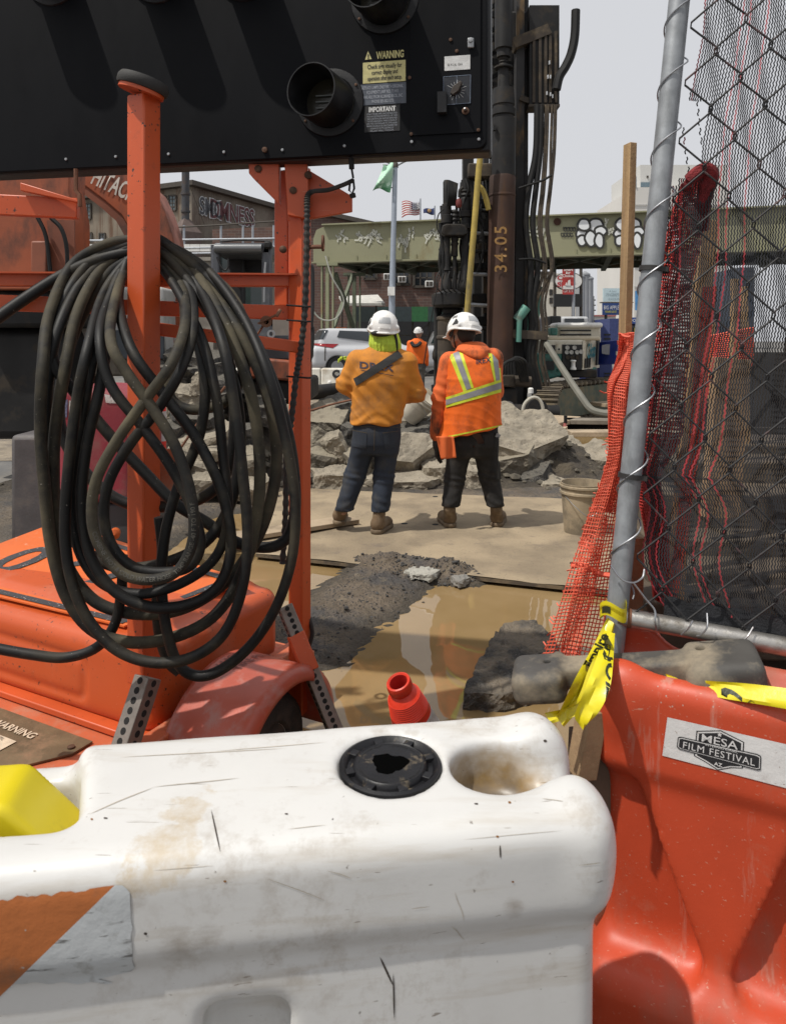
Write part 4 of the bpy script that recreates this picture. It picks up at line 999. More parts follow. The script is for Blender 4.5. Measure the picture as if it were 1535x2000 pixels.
# labels
def btext(s, x, y, size, m, parent, width=None, off=.0025, **k): return text_on(s, size, BP(x, y, off), bd, ez, m, parent, off=.0, width=width, **k)
lw, c, w, h = bplate(709, 120, 792, 161, Myel, 'warning_label')
for i, s in enumerate(('Check sign visually for', 'correct display and', 'operation after each setup.')): btext(s, 751 + i * .2, 129 + i * 11.5, .0225, Mink, lw, .125 if i != 1 else .095, bold=.0004)
btext('WARNING', 762, 107, .036, Myel, lw, .100, off=.001, bold=.0012)
MB().prism([BP(713, 121 - 4, .0), BP(726, 115.5, .0), BP(718.8, 100, .0)], bn * .001).build('triangle_mark', Myel, lw); btext('!', 719.3, 111, .024, Mink, lw, off=.002, bold=.001)
lg, c, w, h = bplate(702, 163, 793, 204, Mlab, 'lamp_label')
for i, (s, wd) in enumerate((('REPLACE LAMPS ONLY WITH ORIGINAL', .150), ('EQUIPMENT LAMP NO. 711413', .115), ('AVAILABLE FROM ALLMAND BROS., INC.', .150), ('PHONE 800-562-1373', .078))): btext(s, 747, 170 + i * 9.2, .0165, Mlabt, lg, wd, bold=.0003)
li, c, w, h = bplate(712, 206, 781, 257, M_black, 'notice_label')
btext('IMPORTANT', 746, 213.5, .024, Mwht, li, .098, bold=.0010)
for i, s in enumerate(('IF BATTERIES ARE DISCONNECTED', 'FOR AN EXTENDED PERIOD OF TIME', 'THE CONTROLLER MUST BE REMOVED', 'THE RED AND BLACK WIRES CONNECT-', 'ING THE CONTROLLER TO THE SOLAR', 'PANELS SHOULD BE DISCONNECTED', 'OR DAMAGE TO THE CONTROLLER', 'RELAY WILL OCCUR')):
    btext(s, 746, 222 + i * 4.7, .0085, Mlabt, li, .11 if i < 6 else .085)
ls, c, w, h = bplate(868, 109, 918, 137, Mwht, 'serial_sticker', off=.006); btext('SK M LAL  5564', 888, 126, .0125, Mink, ls, .052, off=.0085)
ld, c, w, h = bplate(866, 148, 919, 203, mat('dial_face', (.012, .014, .02), .4), 'dial_plate', off=.006)
Mdl = mat('dial_line', (.16, .20, .27), .6)
for (x0, y0), (x1, y1) in (((866, 150), (919, 146)), ((919, 146), (918, 201)), ((918, 201), (866, 205)), ((866, 205), (866, 150)), ((892, 148), (891, 203))):
    MB().beam(BP(x0, y0, .0082), BP(x1, y1, .0082), .0014, .001, up=bn).build('dial_line', Mdl, ld)
cc_ = BP(891, 176, .008)
for i in range(14):
    a = R(-60 + i * 22); d0 = bd * math.sin(a) + ez * math.cos(a); MB().beam(cc_ + d0 * .018, cc_ + d0 * (.030 if i % 3 else .036), .0012, .001, up=bn).build('dial_tick', Mwht, ld)
kd = (bd * .5 + ez * .62).normalized(); MB().prism([cc_ + kd * .030 + kd.cross(bn) * .004, cc_ + kd.cross(bn) * .013, cc_ - kd * .024 + kd.cross(bn) * .006, cc_ - kd * .024 - kd.cross(bn) * .006, cc_ - kd.cross(bn) * .013, cc_ + kd * .030 - kd.cross(bn) * .004], bn * .02).build('dial_knob', mat('knob', (.035, .025, .018), .6), board, bevel=.002)
bplate(856, 184, 873, 224, M_black, 'switch_guard', off=.006, t=.03)
tg = MB().lathe(BP(909, 217, .006), bn, [(.013, 0), (.013, .004), (.007, .006), (.005, .02), (0, .021)], 12).build('toggle_switch', M_bolt, board)
MB().cyl(BP(909, 216, .02), BP(907, 211, .035), .003, 8).build('lever', M_grey, tg)
hp = MB().box(BP(919, 84, .012), (.022, .01, .035)).build('hasp', M_grey, board, bevel=.003)
MB().lathe(BP(919, 78, .018), bn, [(.009, 0), (.008, .004), (0, .005)], 10).build('screw', M_grey, hp)
# lamp visors
M_vis = mat('visor_black', (.006, .006, .007), .45, spec=.3, var=.25, vscale=9, bump=.1, bscale=150, dirt=(.035, .035, .037), dlim=(.5, .8), dscale=6)
def visor(x, y, first):
    c = BP(x, y); ax = (bn + Vector((-.20, 0, .0))).normalized()
    o = MB().lathe(c, bn, [(0, .001), (.125, .001), (.122, .008), (.10, .012), (.095, .012)], 40).build('visor_flange', M_vis, board)
    m = MB(); m.ring(c + ax * .004, c + ax * .155, .0925, .0885, 44); m.build('visor_tube', M_vis, o)
    MB().lathe(c, bn, [(.088, .004), (.05, .010), (0, .012)], 30).build('lens', mat('amber_lens', (.030, .026, .016), .25), o)
    for i in range(4): MB().beam(c + bd * (-.05) + ez * (-.045 + .022 * i) + bn * .02, c + bd * .06 + ez * (-.045 + .022 * i) + bn * .02, .004, .004).build('grille_bar', mat('grille_pale', (.16, .17, .16), .5), o)
    for a in (30, 130, 215, 320): MB().lathe(c + (bd * math.cos(R(a)) + ez * math.sin(R(a))) * .112 + bn * .009, bn, [(.006, 0), (.005, .005), (0, .006)], 8).build('screw', M_bolt, o)
visor(646, 201, True)
for x, y in ((752, 0), (480, -62), (310, -56), (105, -50)): visor(x, y, False)

# ================================================================== HOSES hung on the post
def hose_pts(px, Yb, n=7, closed=True, top=2.49):
    q = []
    for x, y in px:
        k = min(1, max(0, (700 - y) / 190.0)); k = k * k * (3 - 2 * k); q.append(P(x, y, Yb + (top - Yb) * k))
    return spline(q, n, closed)
M_hose2 = mat('hose_dusty', (0.014, 0.0135, 0.012), 0.65, var=0.3, vscale=5, spec=0.3, dirt=(0.115, 0.098, 0.062), dlim=(0.40, 0.72), dscale=4, bump=0.35, bscale=240, bdist=0.002, speck=(0.22, 0.2, 0.17), speck_scale=130, speck_lim=(0.72, 0.76))
coil = thing('hose_coil', 'bundle of dusty black rubber hose looped over the orange post', 'hose', P(280, 480, 2.45))
LOOPS = [
 ([(262, 468), (205, 478), (140, 520), (98, 610), (84, 720), (80, 840), (88, 950), (100, 1060), (128, 1160), (178, 1228), (250, 1254), (335, 1246), (415, 1206), (468, 1130), (498, 1030), (508, 910), (490, 770), (440, 630), (375, 525), (312, 468)], 2.20, 15.5),
 ([(262, 486), (196, 530), (152, 610), (128, 720), (108, 850), (106, 990), (128, 1095), (178, 1168), (245, 1196), (330, 1196), (405, 1165), (470, 1105), (520, 1010), (540, 900), (525, 780), (470, 650), (390, 545), (310, 482)], 2.24, 15.5),
 ([(262, 500), (205, 570), (172, 680), (148, 800), (132, 940), (128, 1050), (142, 1140), (176, 1215), (230, 1270), (300, 1294), (375, 1284), (437, 1238), (472, 1155), (484, 1050), (474, 920), (458, 790), (432, 660), (388, 560), (320, 492)], 2.10, 14.5),
 ([(252, 520), (222, 600), (218, 670), (250, 730), (300, 800), (342, 870), (372, 960), (378, 1050), (350, 1112), (300, 1132), (243, 1122), (203, 1080), (181, 1020), (188, 940), (228, 862), (285, 780), (335, 710), (362, 630), (355, 560), (310, 505)], 2.03, 14.5),
 ([(250, 515), (212, 590), (196, 660), (216, 750), (280, 835), (330, 905), (372, 985), (392, 1060), (372, 1105), (320, 1118), (262, 1108), (222, 1070), (204, 1010), (214, 940), (254, 868), (308, 800), (355, 720), (378, 640), (370, 565), (318, 500)], 2.08, 14.0),
 ([(262, 476), (178, 512), (120, 600), (104, 700), (150, 770), (215, 850), (290, 930), (345, 985), (400, 1018), (470, 1062), (545, 1064), (575, 1010), (572, 900), (545, 780), (495, 660), (425, 560), (315, 474)], 2.28, 15.0),
 ([(258, 505), (205, 545), (150, 640), (122, 740), (118, 830), (150, 900), (200, 955), (255, 985), (320, 990), (390, 975), (440, 930), (458, 840), (452, 740), (420, 630), (370, 560), (312, 500)], 2.44, 15.0),
 ([(318, 510), (390, 600), (428, 700), (440, 800), (452, 900), (478, 990), (500, 1075), (478, 1098), (420, 1108), (350, 1075), (280, 1035), (215, 985), (170, 910), (150, 820), (148, 720), (180, 610), (245, 525)], 2.33, 14.5),
 ([(300, 500), (352, 560), (362, 640), (350, 700), (330, 760), (348, 792), (392, 800), (445, 780), (478, 720), (482, 650), (455, 580), (400, 530), (330, 490)], 2.30, 14.0),
 ([(312, 475), (400, 522), (470, 610), (520, 720), (556, 850), (576, 970), (572, 1080), (542, 1180), (492, 1258), (432, 1308), (384, 1320), (348, 1296), (326, 1230), (316, 1140), (322, 1050), (345, 960), (390, 850), (400, 740), (372, 620), (330, 530)], 2.16, 14.0),
 ([(255, 495), (188, 560), (160, 650), (175, 740), (215, 810), (262, 880), (310, 945), (350, 1010), (395, 1060), (450, 1088), (520, 1082), (558, 1020), (552, 910), (520, 780), (470, 670), (410, 570), (318, 485)], 2.37, 14.5),
 ([(262, 482), (170, 540), (112, 650), (92, 780), (98, 900), (120, 1010), (165, 1075), (235, 1108), (320, 1100), (400, 1060), (450, 985), (470, 870), (455, 740), (405, 600), (312, 490)], 2.26, 15.0),
 ([(255, 498), (180, 580), (140, 690), (145, 790), (190, 880), (250, 950), (320, 1005), (400, 1040), (480, 1030), (520, 960), (515, 850), (480, 730), (420, 600), (318, 500)], 2.41, 14.5),
 ([(250, 505), (232, 580), (256, 680), (320, 770), (380, 850), (430, 950), (452, 1060), (430, 1140), (370, 1180), (290, 1185), (220, 1150), (175, 1080), (160, 980), (170, 870), (195, 760), (215, 640), (235, 540)], 2.12, 14.5),
 ([(312, 520), (385, 640), (420, 760), (436, 890), (446, 1010), (420, 1090), (352, 1140), (270, 1160), (195, 1135), (150, 1060), (140, 950), (160, 830), (182, 700), (215, 590), (255, 520)], 2.14, 13.5),
]
for px, Yb, w in [l for l in LOOPS if l[1] not in (2.33, 2.41, 2.37)]:
    MB().tube(hose_pts(px, Yb), w * .74 / FPX * Yb, 12, closed=True).build('hose_loop', M_hose2 if Yb in (2.20, 2.24, 2.03, 2.30) else M_hose, coil)
for px, Yb, w in (([(-30, 640), (40, 590), (110, 545), (185, 510), (262, 490)], 2.32, 17), ([(-30, 1262), (60, 1278), (130, 1284), (190, 1264), (225, 1218), (238, 1150), (240, 1085)], 2.22, 13.5), ([(312, 1010), (318, 1080), (308, 1160), (312, 1235), (330, 1290), (352, 1312)], 2.26, 15)):
    MB().tube(hose_pts(px, Yb, closed=False), w * .74 / FPX * Yb, 12).build('hose_end', M_hose, coil)
# moulded lettering along the lowest inner loop
def text_along(path, body, s0, size, r, m, parent, flip=False):
    me = text_mesh(body, size, align='LEFT', bold=.0003); subdivide(me, .012); Ls = [0]
    for i in range(1, len(path)): Ls.append(Ls[-1] + (path[i] - path[i - 1]).length)
    cam_p = Vector((0, 0, CAMH))
    for q in me.vertices:
        t = s0 + q.co.x
        k = 0
        while k < len(Ls) - 2 and Ls[k + 1] < t: k += 1
        f = (t - Ls[k]) / max(1e-6, Ls[k + 1] - Ls[k]); p = path[k].lerp(path[k + 1], f); tg = (path[k + 1] - path[k]).normalized()
        fr = (cam_p - p); fr = (fr - tg * fr.dot(tg)).normalized(); bb = fr.cross(tg)
        a = (q.co.y) / r; q.co = p + (fr * math.cos(a) + bb * math.sin(a)) * (r + .0007)
    return mesh_obj('lettering', me, m, parent)
ht = hose_pts(LOOPS[3][0], 2.03, 12)[::-1]; Lt_ = 0; s_at = 0
for i in range(1, len(ht)):
    Lt_ += (ht[i] - ht[i - 1]).length
    if (ht[i] - P(181, 1020, 2.03)).length < .03: s_at = Lt_
text_along(ht, 'COMBINE  HOT & COLD WATER HOSE  TEMP RANGE -40 F TO 190 F', s_at, .017, 14.5 * .74 / FPX * 2.03, mat('hose_print', (.075, .07, .058), .7), coil)
MB().beam(P(281, 478, 2.44), P(281, 470, 2.62), .09, .02).build('hose_hook', M_or, trailer)

# ================================================================== WHITE WATER BARRIER (foreground)
WA = R(7.5); wl_ = Vector((-math.cos(WA), -math.sin(WA), 0)); wv_ = Vector((-math.sin(WA), math.cos(WA), 0)); wo_ = Vector((.335, 1.06, 0))
XW = np.eye(4); XW[:3, 0] = list(wl_); XW[:3, 1] = list(wv_); XW[:3, 3] = list(wo_)
def W(u, v, z): return wo_ + wl_ * u + wv_ * v + ez * z
def white_fn(X, Y, Z):
    d = s_box(X, Y, Z, (0.90, 0.2075, 0.735), (0.912, 0.172, 0.083), 0.042)                     # top block
    d = smin(d, s_box(X, Y, Z, (0.93, 0.2075, 0.36), (0.920, 0.158, 0.38), 0.03), 0.012)
    # end knuckles
    d = smin(d, s_ell(X, Y, Z, (0.022, 0.110, 0.745), (0.055, 0.070, 0.083)), 0.035)
    d = smin(d, s_ell(X, Y, Z, (0.026, 0.302, 0.750), (0.06, 0.062, 0.083)), 0.035)
    # pin socket and the channel that leads to it from the end
    d = smax(d, -s_cyl(X, Y, Z, (0.135, 0.200, 0.82), 0.075, 0.095, 0.03), 0.018)
    d = smax(d, -s_cap(X, Y, Z, (-0.14, 0.205, 0.800), (0.13, 0.200, 0.800), 0.040, 0.05), 0.035)
    # flat round seat for the fill lid
    d = smax(d, -s_cyl(X, Y, Z, (0.313, 0.228, 0.82), 0.0905, 0.018, 0.002), 0.004)
    # hand hold pocket at the left
    q = s_box(X - 0.25 * (Y - 0.2), Y, Z, (1.27, 0.2275, 0.84), (0.45, 0.092, 0.150), 0.04)
    d = smax(d, -q, 0.03)
    d = smax(d, -s_box(X, Y, Z, (1.40, 0.36, 0.86), (0.54, 0.13, 0.085), 0.03), 0.025)          # lowered back rim
    d = smax(d, -s_box(X, Y, Z, (0.94, 0.22, 0.68), (0.045, 0.05, 0.05), 0.02), 0.01)
    # fork lift slot at the base of the face
    d = smax(d, -s_box(X, Y, Z, (0.545, 0.04, 0.50), (0.062, 0.07, 0.090), 0.03), 0.015)
    d = d + 0.0012 * fnoise(X, Y, Z, 17, 2)
    return d
BEIGE = [(W(.66, .075, .80), .05), (W(.645, .14, .80), .042), (W(.70, .05, .79), .03), (W(.62, .19, .80), .025)]
STAINS = [(W(.64, .04, .695), .035), (W(.60, .04, .70), .03), (W(.15, .035, .70), .022), (W(.34, .035, .645), .02), (W(.02, .10, .80), .03), (W(.05, .05, .76), .02), (W(.70, .05, .77), .03), (W(-.03, .17, .77), .02)]
def white_dirt(nt, vec, cc):
    # long smears, fine scratches, dried mud patch, dark scuffs
    sm = noise_n(nt, mapping(nt, vec, (2.2, 14, 26), rot=(0, 0, WA)), 1.0, 7, 0.62)
    cc = mixc(nt, ramp(nt, sm, .52, .80, 0, .62), cc, (.34, .27, .18))
    n2 = noise_n(nt, vec, 9, 8, .7); cc = mixc(nt, ramp(nt, n2, .56, .80, 0, .65), cc, (.25, .19, .125))
    for i, (rot, sc) in enumerate(((.35, (8, 170, 170)), (-.5, (7, 190, 150)), (1.3, (9, 160, 190)))):
        s = noise_n(nt, mapping(nt, vec, sc, rot=(0.2 * i, 0.4 * i, rot), loc=(i, 2 * i, i)), 1.0, 2, .5); cc = mixc(nt, ramp(nt, s, (.755, .735, .745)[i], (.775, .76, .77)[i], 0, .7), cc, (.15, .115, .085))
    p = None
    for c, r in BEIGE:
        vm = nd(nt, 'ShaderNodeVectorMath', operation='DISTANCE'); nt.links.new(vec, vm.inputs[0]); vm.inputs[1].default_value = tuple(c)
        f = ramp(nt, math_n(nt, 'ADD', vm.outputs['Value'], math_n(nt, 'MULTIPLY', noise_n(nt, vec, 22, 7, .7), .075)), r * 1.0 + .028, r * 1.0 + .037, 1, 0)
        p = f if p is None else math_n(nt, 'MAXIMUM', p, f)
    cc = mixc(nt, math_n(nt, 'MULTIPLY', p, ramp(nt, noise_n(nt, vec, 40, 6, .7), .30, .62, .15, .85)), cc, (.47, .395, .29))
    # rusty water stain inside the pin socket
    vm = nd(nt, 'ShaderNodeVectorMath', operation='DISTANCE'); nt.links.new(vec, vm.inputs[0]); vm.inputs[1].default_value = tuple(W(.125, .205, .715))
    f = ramp(nt, math_n(nt, 'ADD', vm.outputs['Value'], math_n(nt, 'MULTIPLY', noise_n(nt, vec, 45, 5), .05)), .095, .15, 1, 0)
    cc = mixc(nt, f, cc, (.30, .19, .065)); f2 = ramp(nt, math_n(nt, 'ADD', vm.outputs['Value'], math_n(nt, 'MULTIPLY', noise_n(nt, vec, 30, 5), .06)), .085, .12, 1, 0)
    cc = mixc(nt, f2, cc, (.13, .10, .07))
    lo_ = noise_n(nt, vec, 3.1, 3, .5); hi_ = noise_n(nt, vec, 26, 7, .72)
    cc = mixc(nt, math_n(nt, 'MULTIPLY', ramp(nt, lo_, .50, .70), ramp(nt, hi_, .50, .72, 0, .55)), cc, (.25, .195, .135))
    for c, r in STAINS:
        vm = nd(nt, 'ShaderNodeVectorMath', operation='DISTANCE'); nt.links.new(vec, vm.inputs[0]); vm.inputs[1].default_value = tuple(c)
        f = ramp(nt, math_n(nt, 'ADD', vm.outputs['Value'], math_n(nt, 'MULTIPLY', noise_n(nt, mapping(nt, vec, (1, 1, 2.2)), 30, 6, .7), r * 1.6)), r * .75, r * 1.7, .55, 0); cc = mixc(nt, f, cc, (.20, .155, .11))
    sp = noise_n(nt, vec, 55, 3, .6); cc = mixc(nt, ramp(nt, sp, .72, .76, 0, .7), cc, (.10, .08, .06))
    return cc
M_wb = mat('white_plastic', (.57, .565, .55), .38, var=.05, vscale=3, extra=white_dirt, bump=.10, bscale=90, bdist=.002, spec=.45)
wb_t = thing('white_water_barrier', 'scuffed white plastic water filled barrier across the foreground', 'barrier', W(.9, .2, 0))
wbody = sdf_obj('body', white_fn, (-.12, -.02, -.02), (1.95, .42, .86), .0085, M_wb, wb_t, XW, 2)
bv_w = bvh_of(wbody)
def hit_px(bv, x, y, off=.0015):
    d = Vector(((x - CX) / FPX, 1.0, -(y - HOR) / FPX)).normalized(); h, n, i, dist = bv.ray_cast(Vector((0, 0, CAMH)), d)
    if h is None: return None
    if n.dot(d) > 0: n = -n
    return h + n * off
def decal_px(bv, poly_fn, nu, nv, name, m, parent, off=.0015):
    vs = []; 
    for j in range(nv + 1):
        for i in range(nu + 1):
            x, y = poly_fn(i / nu, j / nv); h = hit_px(bv, x, y, off); vs.append(h)
    mb = MB(); idx = {}
    for k, h in enumerate(vs):
        if h is not None: idx[k] = len(mb.V); mb.V.append(tuple(h))
    for j in range(nv):
        for i in range(nu):
            q = (j * (nu + 1) + i, j * (nu + 1) + i + 1, (j + 1) * (nu + 1) + i + 1, (j + 1) * (nu + 1) + i)
            if all(k in idx for k in q): mb.F.append(tuple(idx[k] for k in q))
    return mb.build(name, m, parent)
# fill lid
lc = W(.313, .228, .803)
M_lid = mat('lid_black', (.008, .008, .0095), .42, spec=.35, var=.3, vscale=20, dirt=(.17, .135, .09), dlim=(.58, .72), dscale=26, bump=.25, bscale=150, bdist=.002)
lid = MB().lathe(lc, (0, 0, 1), [(.0885, .0), (.0885, .012), (.083, .0145), (.079, .012), (.074, .0055), (.066, .0055), (.0635, .0125), (.061, .0145), (.0585, .0125), (.030, .0105)], 64).build('lid', M_lid, wb_t)
for i in range(8):
    a = 2 * math.pi * i / 8 + .3; dd = Vector((math.cos(a), math.sin(a), 0)); MB().beam(lc + dd * .064 + ez * .009, lc + dd * .079 + ez * .009, .016, .008).build('lid_rib', M_lid, lid, bevel=.001)
pts = []; rr = random.Random(3)
for i in range(26):
    a = 2 * math.pi * i / 26; r = (.030 + .004 * math.sin(3 * a + 1) + rr.uniform(-.003, .003)); pts.append(lc + Vector((r * math.cos(a) * 1.05, r * math.sin(a) * .95, .0125)))
MB().add(pts, [tuple(range(26))]).build('broken_hole', mat('void_black', (.002, .002, .002), 1.0, spec=0, bump=0), lid)
m = MB()
for i in range(26):
    a0 = 2 * math.pi * i / 26; a1 = 2 * math.pi * (i + 1) / 26
    o0 = lc + Vector((.0595 * math.cos(a0), .0595 * math.sin(a0), .0128)); o1 = lc + Vector((.0595 * math.cos(a1), .0595 * math.sin(a1), .0128)); m.add([pts[i] + ez * .0004, pts[(i + 1) % 26] + ez * .0004, o1, o0], [(0, 1, 2, 3)])
m.build('lid_disc', M_lid, lid)
m = MB()
for i in range(20):
    a0 = 2 * math.pi * i / 20; 
    if i % 5 == 0: continue
    for k in range(3):
        b0 = a0 + k * .085; b1 = a0 + (k + 1) * .085; r0, r1 = .0535, .0552
        m.add([lc + Vector((r * math.cos(b), r * math.sin(b), .0133)) for r, b in ((r0, b0), (r1, b0), (r1, b1), (r0, b1))], [(0, 1, 2, 3)])
m.build('lid_slot', M_hole, lid)
# torn reflective sheeting on the face
M_rfo = mat('reflective_orange', (.42, .13, .035), .45, var=.12, vscale=9, dirt=(.22, .10, .05), dlim=(.55, .75), dscale=14, speck=(.40, .38, .35), speck_scale=60, speck_lim=(.7, .73))
def scuffed(nt, vec, cc):
    s = noise_n(nt, mapping(nt, vec, (14, 60, 90), rot=(.2, .1, .25)), 1.0, 4, .6); cc = mixc(nt, ramp(nt, s, .60, .67, 0, .85), cc, (.09, .085, .08))
    return mixc(nt, ramp(nt, noise_n(nt, vec, 22, 6, .65), .56, .74, 0, .8), cc, (.15, .14, .115))
M_rfw = mat('reflective_white', (.46, .48, .49), .42, var=.08, vscale=12, extra=scuffed)
def st_top(x): return 1758 + (1728 - 1758) * (x / 225.0) + (9 * mnoise.noise(Vector((x * .045, 3.3, 0))) + 4 * mnoise.noise(Vector((x * .16, 1.3, 0)))) * (1 if x < 170 else .15)
def tri_o(u, v):
    x = -60 + 285 * u; xr = x; yt = st_top(max(x, 0)); yb = 1728 + (225 - x) * (150 / 155.0)
    return (x, yt + (yb - yt) * v)
sh = decal_px(bv_w, tri_o, 30, 16, 'orange_sheeting', M_rfo, wb_t)
def tri_w(u, v):
    y = 1728 + 190 * v; xl = 225 - (y - 1728) * 155 / 150.0; xr = 254 + 8 * v + (5 * mnoise.noise(Vector((y * .05, 7.1, 0))) if v > .2 else 0)
    if v < .06: xr -= 14 * (1 - v / .06)
    if v > .86: xr -= (v - .86) * 900 * (.6 + .4 * math.sin(y * .5))
    return (xl + (xr - xl) * u, y + (2 * math.sin(u * 22) if v > .95 else 0))
decal_px(bv_w, tri_w, 26, 26, 'white_sheeting', M_rfw, wb_t)

# gouges, knife cuts and rust dots picked out singly on the face
Mgo = mat('gouge_dark', (.045, .034, .026), .8); Mgs = mat('scratch_brown', (.40, .355, .29), .8); Mgr = mat('rust_dot', (.20, .085, .02), .8)
def gouge(x0, y0, x1, y1, w, name='gouge', m=Mgo):
    dx, dy = x1 - x0, y1 - y0; L = math.hypot(dx, dy); nx, ny = -dy / L * w / 2, dx / L * w / 2
    decal_px(bv_w, lambda u, v: (x0 + dx * u + (v * 2 - 1) * nx * (1 - abs(2 * u - 1) ** 3) + 2.2 * math.sin(u * 5 + x0) * (w < 3), y0 + dy * u + (v * 2 - 1) * ny * (1 - abs(2 * u - 1) ** 3)), 16, 2, name, m, wb_t, .0008)
for a in ((413, 1582, 431, 1665, 3), (976, 1650, 977, 1676, 3), (742, 1868, 768, 1925, 4), (768, 1900, 770, 1990, 3), (172, 1592, 300, 1538, 1.6), (300, 1538, 470, 1520, 1.4), (640, 1700, 690, 1716, 1.5), (520, 1714, 640, 1760, 1.4), (890, 1740, 905, 1800, 1.4), (880, 1808, 910, 1836, 1.6), (800, 1775, 840, 1770, 1.2), (1130, 1690, 1175, 1684, 1.4), (1060, 1560, 1100, 1566, 1.3), (300, 1700, 420, 1690, 1.2), (230, 1480, 560, 1462, 1.2), (420, 1468, 640, 1450, 1.0), (900, 1640, 1100, 1622, 1.0), (560, 1620, 640, 1612, 1.0)): gouge(*a, m=Mgo if a[4] >= 3 else Mgs)
for x, y, r in ((1001, 1721, 5), (971, 1633, 6), (995, 1567, 6), (180, 1600, 5), (207, 1598, 4), (285, 1822, 7), (440, 1720, 6), (560, 1590, 4), (1064, 1446, 7), (1140, 1490, 8), (650, 1600, 4), (930, 1570, 4)): gouge(x - r * .5, y, x + r * .5, y + r * .3, r * .7, 'scuff_dot', Mgr if r in (5, 6) else Mgo)

# yellow lamp base sitting in the pocket
yl = thing('yellow_barrier_lamp', 'bright yellow plastic lamp base wedged in the pocket of the white barrier', 'lamp', W(1.0, .2, .70))
def yel_fn(X, Y, Z):
    d = s_box(X, Y, Z, (.985, .232, .755), (.165, .062, .075), .012)
    d = smax(d, (-(X - .87) * .75 + (Z - .80) * .7 + .02), .012); d = smax(d, (-(X - .825) * .8 - (Z - .72) * .6), .012)
    return smax(d, -s_box(X, Y, Z, (.99, .168, .76), (.05, .006, .03), .002), .004)
sdf_obj('lamp_body', yel_fn, (.77, .08, .65), (1.19, .30, .86), .006, mat('lamp_yellow', (.62, .50, .01), .4, var=.06, vscale=6, dirt=(.4, .33, .05), dlim=(.62, .8), dscale=9, bump=.05), yl, XW, 1)
MB().cyl(W(1.08, .232, .82), W(1.08, .232, .90), .055, 24).build('lens', mat('lamp_lens', (.55, .30, .02), .2), yl)

# ================================================================== ORANGE BARRIER (right)
RA = R(28); rl_ = Vector((math.cos(RA), -math.sin(RA), 0)); rv_ = Vector((math.sin(RA), math.cos(RA), 0)); ro_ = Vector((.462, 1.605, 0))
XR = np.eye(4); XR[:3, 0] = list(rl_); XR[:3, 1] = list(rv_); XR[:3, 3] = list(ro_)
def RR(u, v, z): return ro_ + rl_ * u + rv_ * v + ez * z
def red_fn(X, Y, Z):
    d = s_box(X, Y, Z, (.70, .115, .70), (.715, .115, .115), .040)
    # the face drops in below the top rail, with wedge shaped buttresses, and flares at the foot
    d = smin(d, s_box(X, Y, Z, (.70, .135, .36), (.70, .085, .36), .03), .05)
    for u0 in (.22, .62, 1.02):
        d = smin(d, np.maximum(np.maximum(np.abs(X - u0 - .02) * .93 - (Z - .17) * .36, .012 + (.60 - Z) * -.02 - Y), np.maximum(Z - .66, .15 - Z)), .02)
    d = smin(d, s_box(X, Y, Z, (.70, .115, .09), (.735, .17, .10), .06), .07)
    # end knuckles stand above the rail
    d = smin(d, s_ell(X, Y, Z, (.046, .036, .748), (.060, .052, .080)), .035)
    d = smin(d, s_ell(X, Y, Z, (.050, .190, .79), (.075, .055, .075)), .03)
    # trough along the top
    d = smax(d, -s_cap(X, Y, Z, (.10, .125, .825), (1.6, .125, .825), .068), .03)
    d = smax(d, -s_cap(X, Y, Z, (-.2, .118, .815), (.2, .122, .82), .060), .025)
    return d + .0008 * fnoise(X, Y, Z, 15, 4)
def red_wear(nt, vec, cc):
    for i, (sc, lim, c, f) in enumerate((((1, 1, 1), (.66, .74), (.50, .28, .21), .4), ((1, 1, 1), (.60, .82), (.40, .17, .11), .7))):
        n = noise_n(nt, vec, 120 if i == 0 else 8, 3 if i == 0 else 8, .55 if i == 0 else .7); cc = mixc(nt, ramp(nt, n, lim[0], lim[1], 0, f), cc, c)
    s = noise_n(nt, mapping(nt, vec, (26, 26, 3.2)), 1.0, 5, .6); cc = mixc(nt, ramp(nt, s, .62, .72, 0, .5), cc, (.46, .28, .22))
    vo = nd(nt, 'ShaderNodeTexVoronoi'); vo.inputs['Scale'].default_value = 62; nt.links.new(mapping(nt, vec, (1, 1, .8), rot=(.3, .2, .5)), vo.inputs['Vector'])
    f = math_n(nt, 'MULTIPLY', ramp(nt, vo.outputs['Distance'], .06, .12, 1, 0), ramp(nt, noise_n(nt, vec, 5, 4, .6), .53, .62)); cc = mixc(nt, f, cc, (.40, .30, .26))
    for i, rot in enumerate((.5, -.35)):
        s = noise_n(nt, mapping(nt, vec, (9, 150, 150), rot=(.3 * i, rot, .4), loc=(i, i, 0)), 1.0, 2); cc = mixc(nt, ramp(nt, s, .72, .74, 0, .6), cc, (.5, .28, .2))
    return cc
M_rb = mat('orange_plastic', (.47, .058, .020), .46, var=.14, vscale=3, dirt=(.30, .12, .08), dlim=(.52, .76), dscale=3.5, dstretch=(1, 1, .5), extra=red_wear, bump=.12, bscale=120, bdist=.002, spec=.5)
rb_t = thing('orange_water_barrier', 'scratched orange red plastic barrier with a white festival sticker at the right', 'barrier', RR(.6, .1, 0))
rbody = sdf_obj('body', red_fn, (-.1, -.09, -.03), (1.50, .32, .90), .009, M_rb, rb_t, XR, 2)
bv_r = bvh_of(rbody)
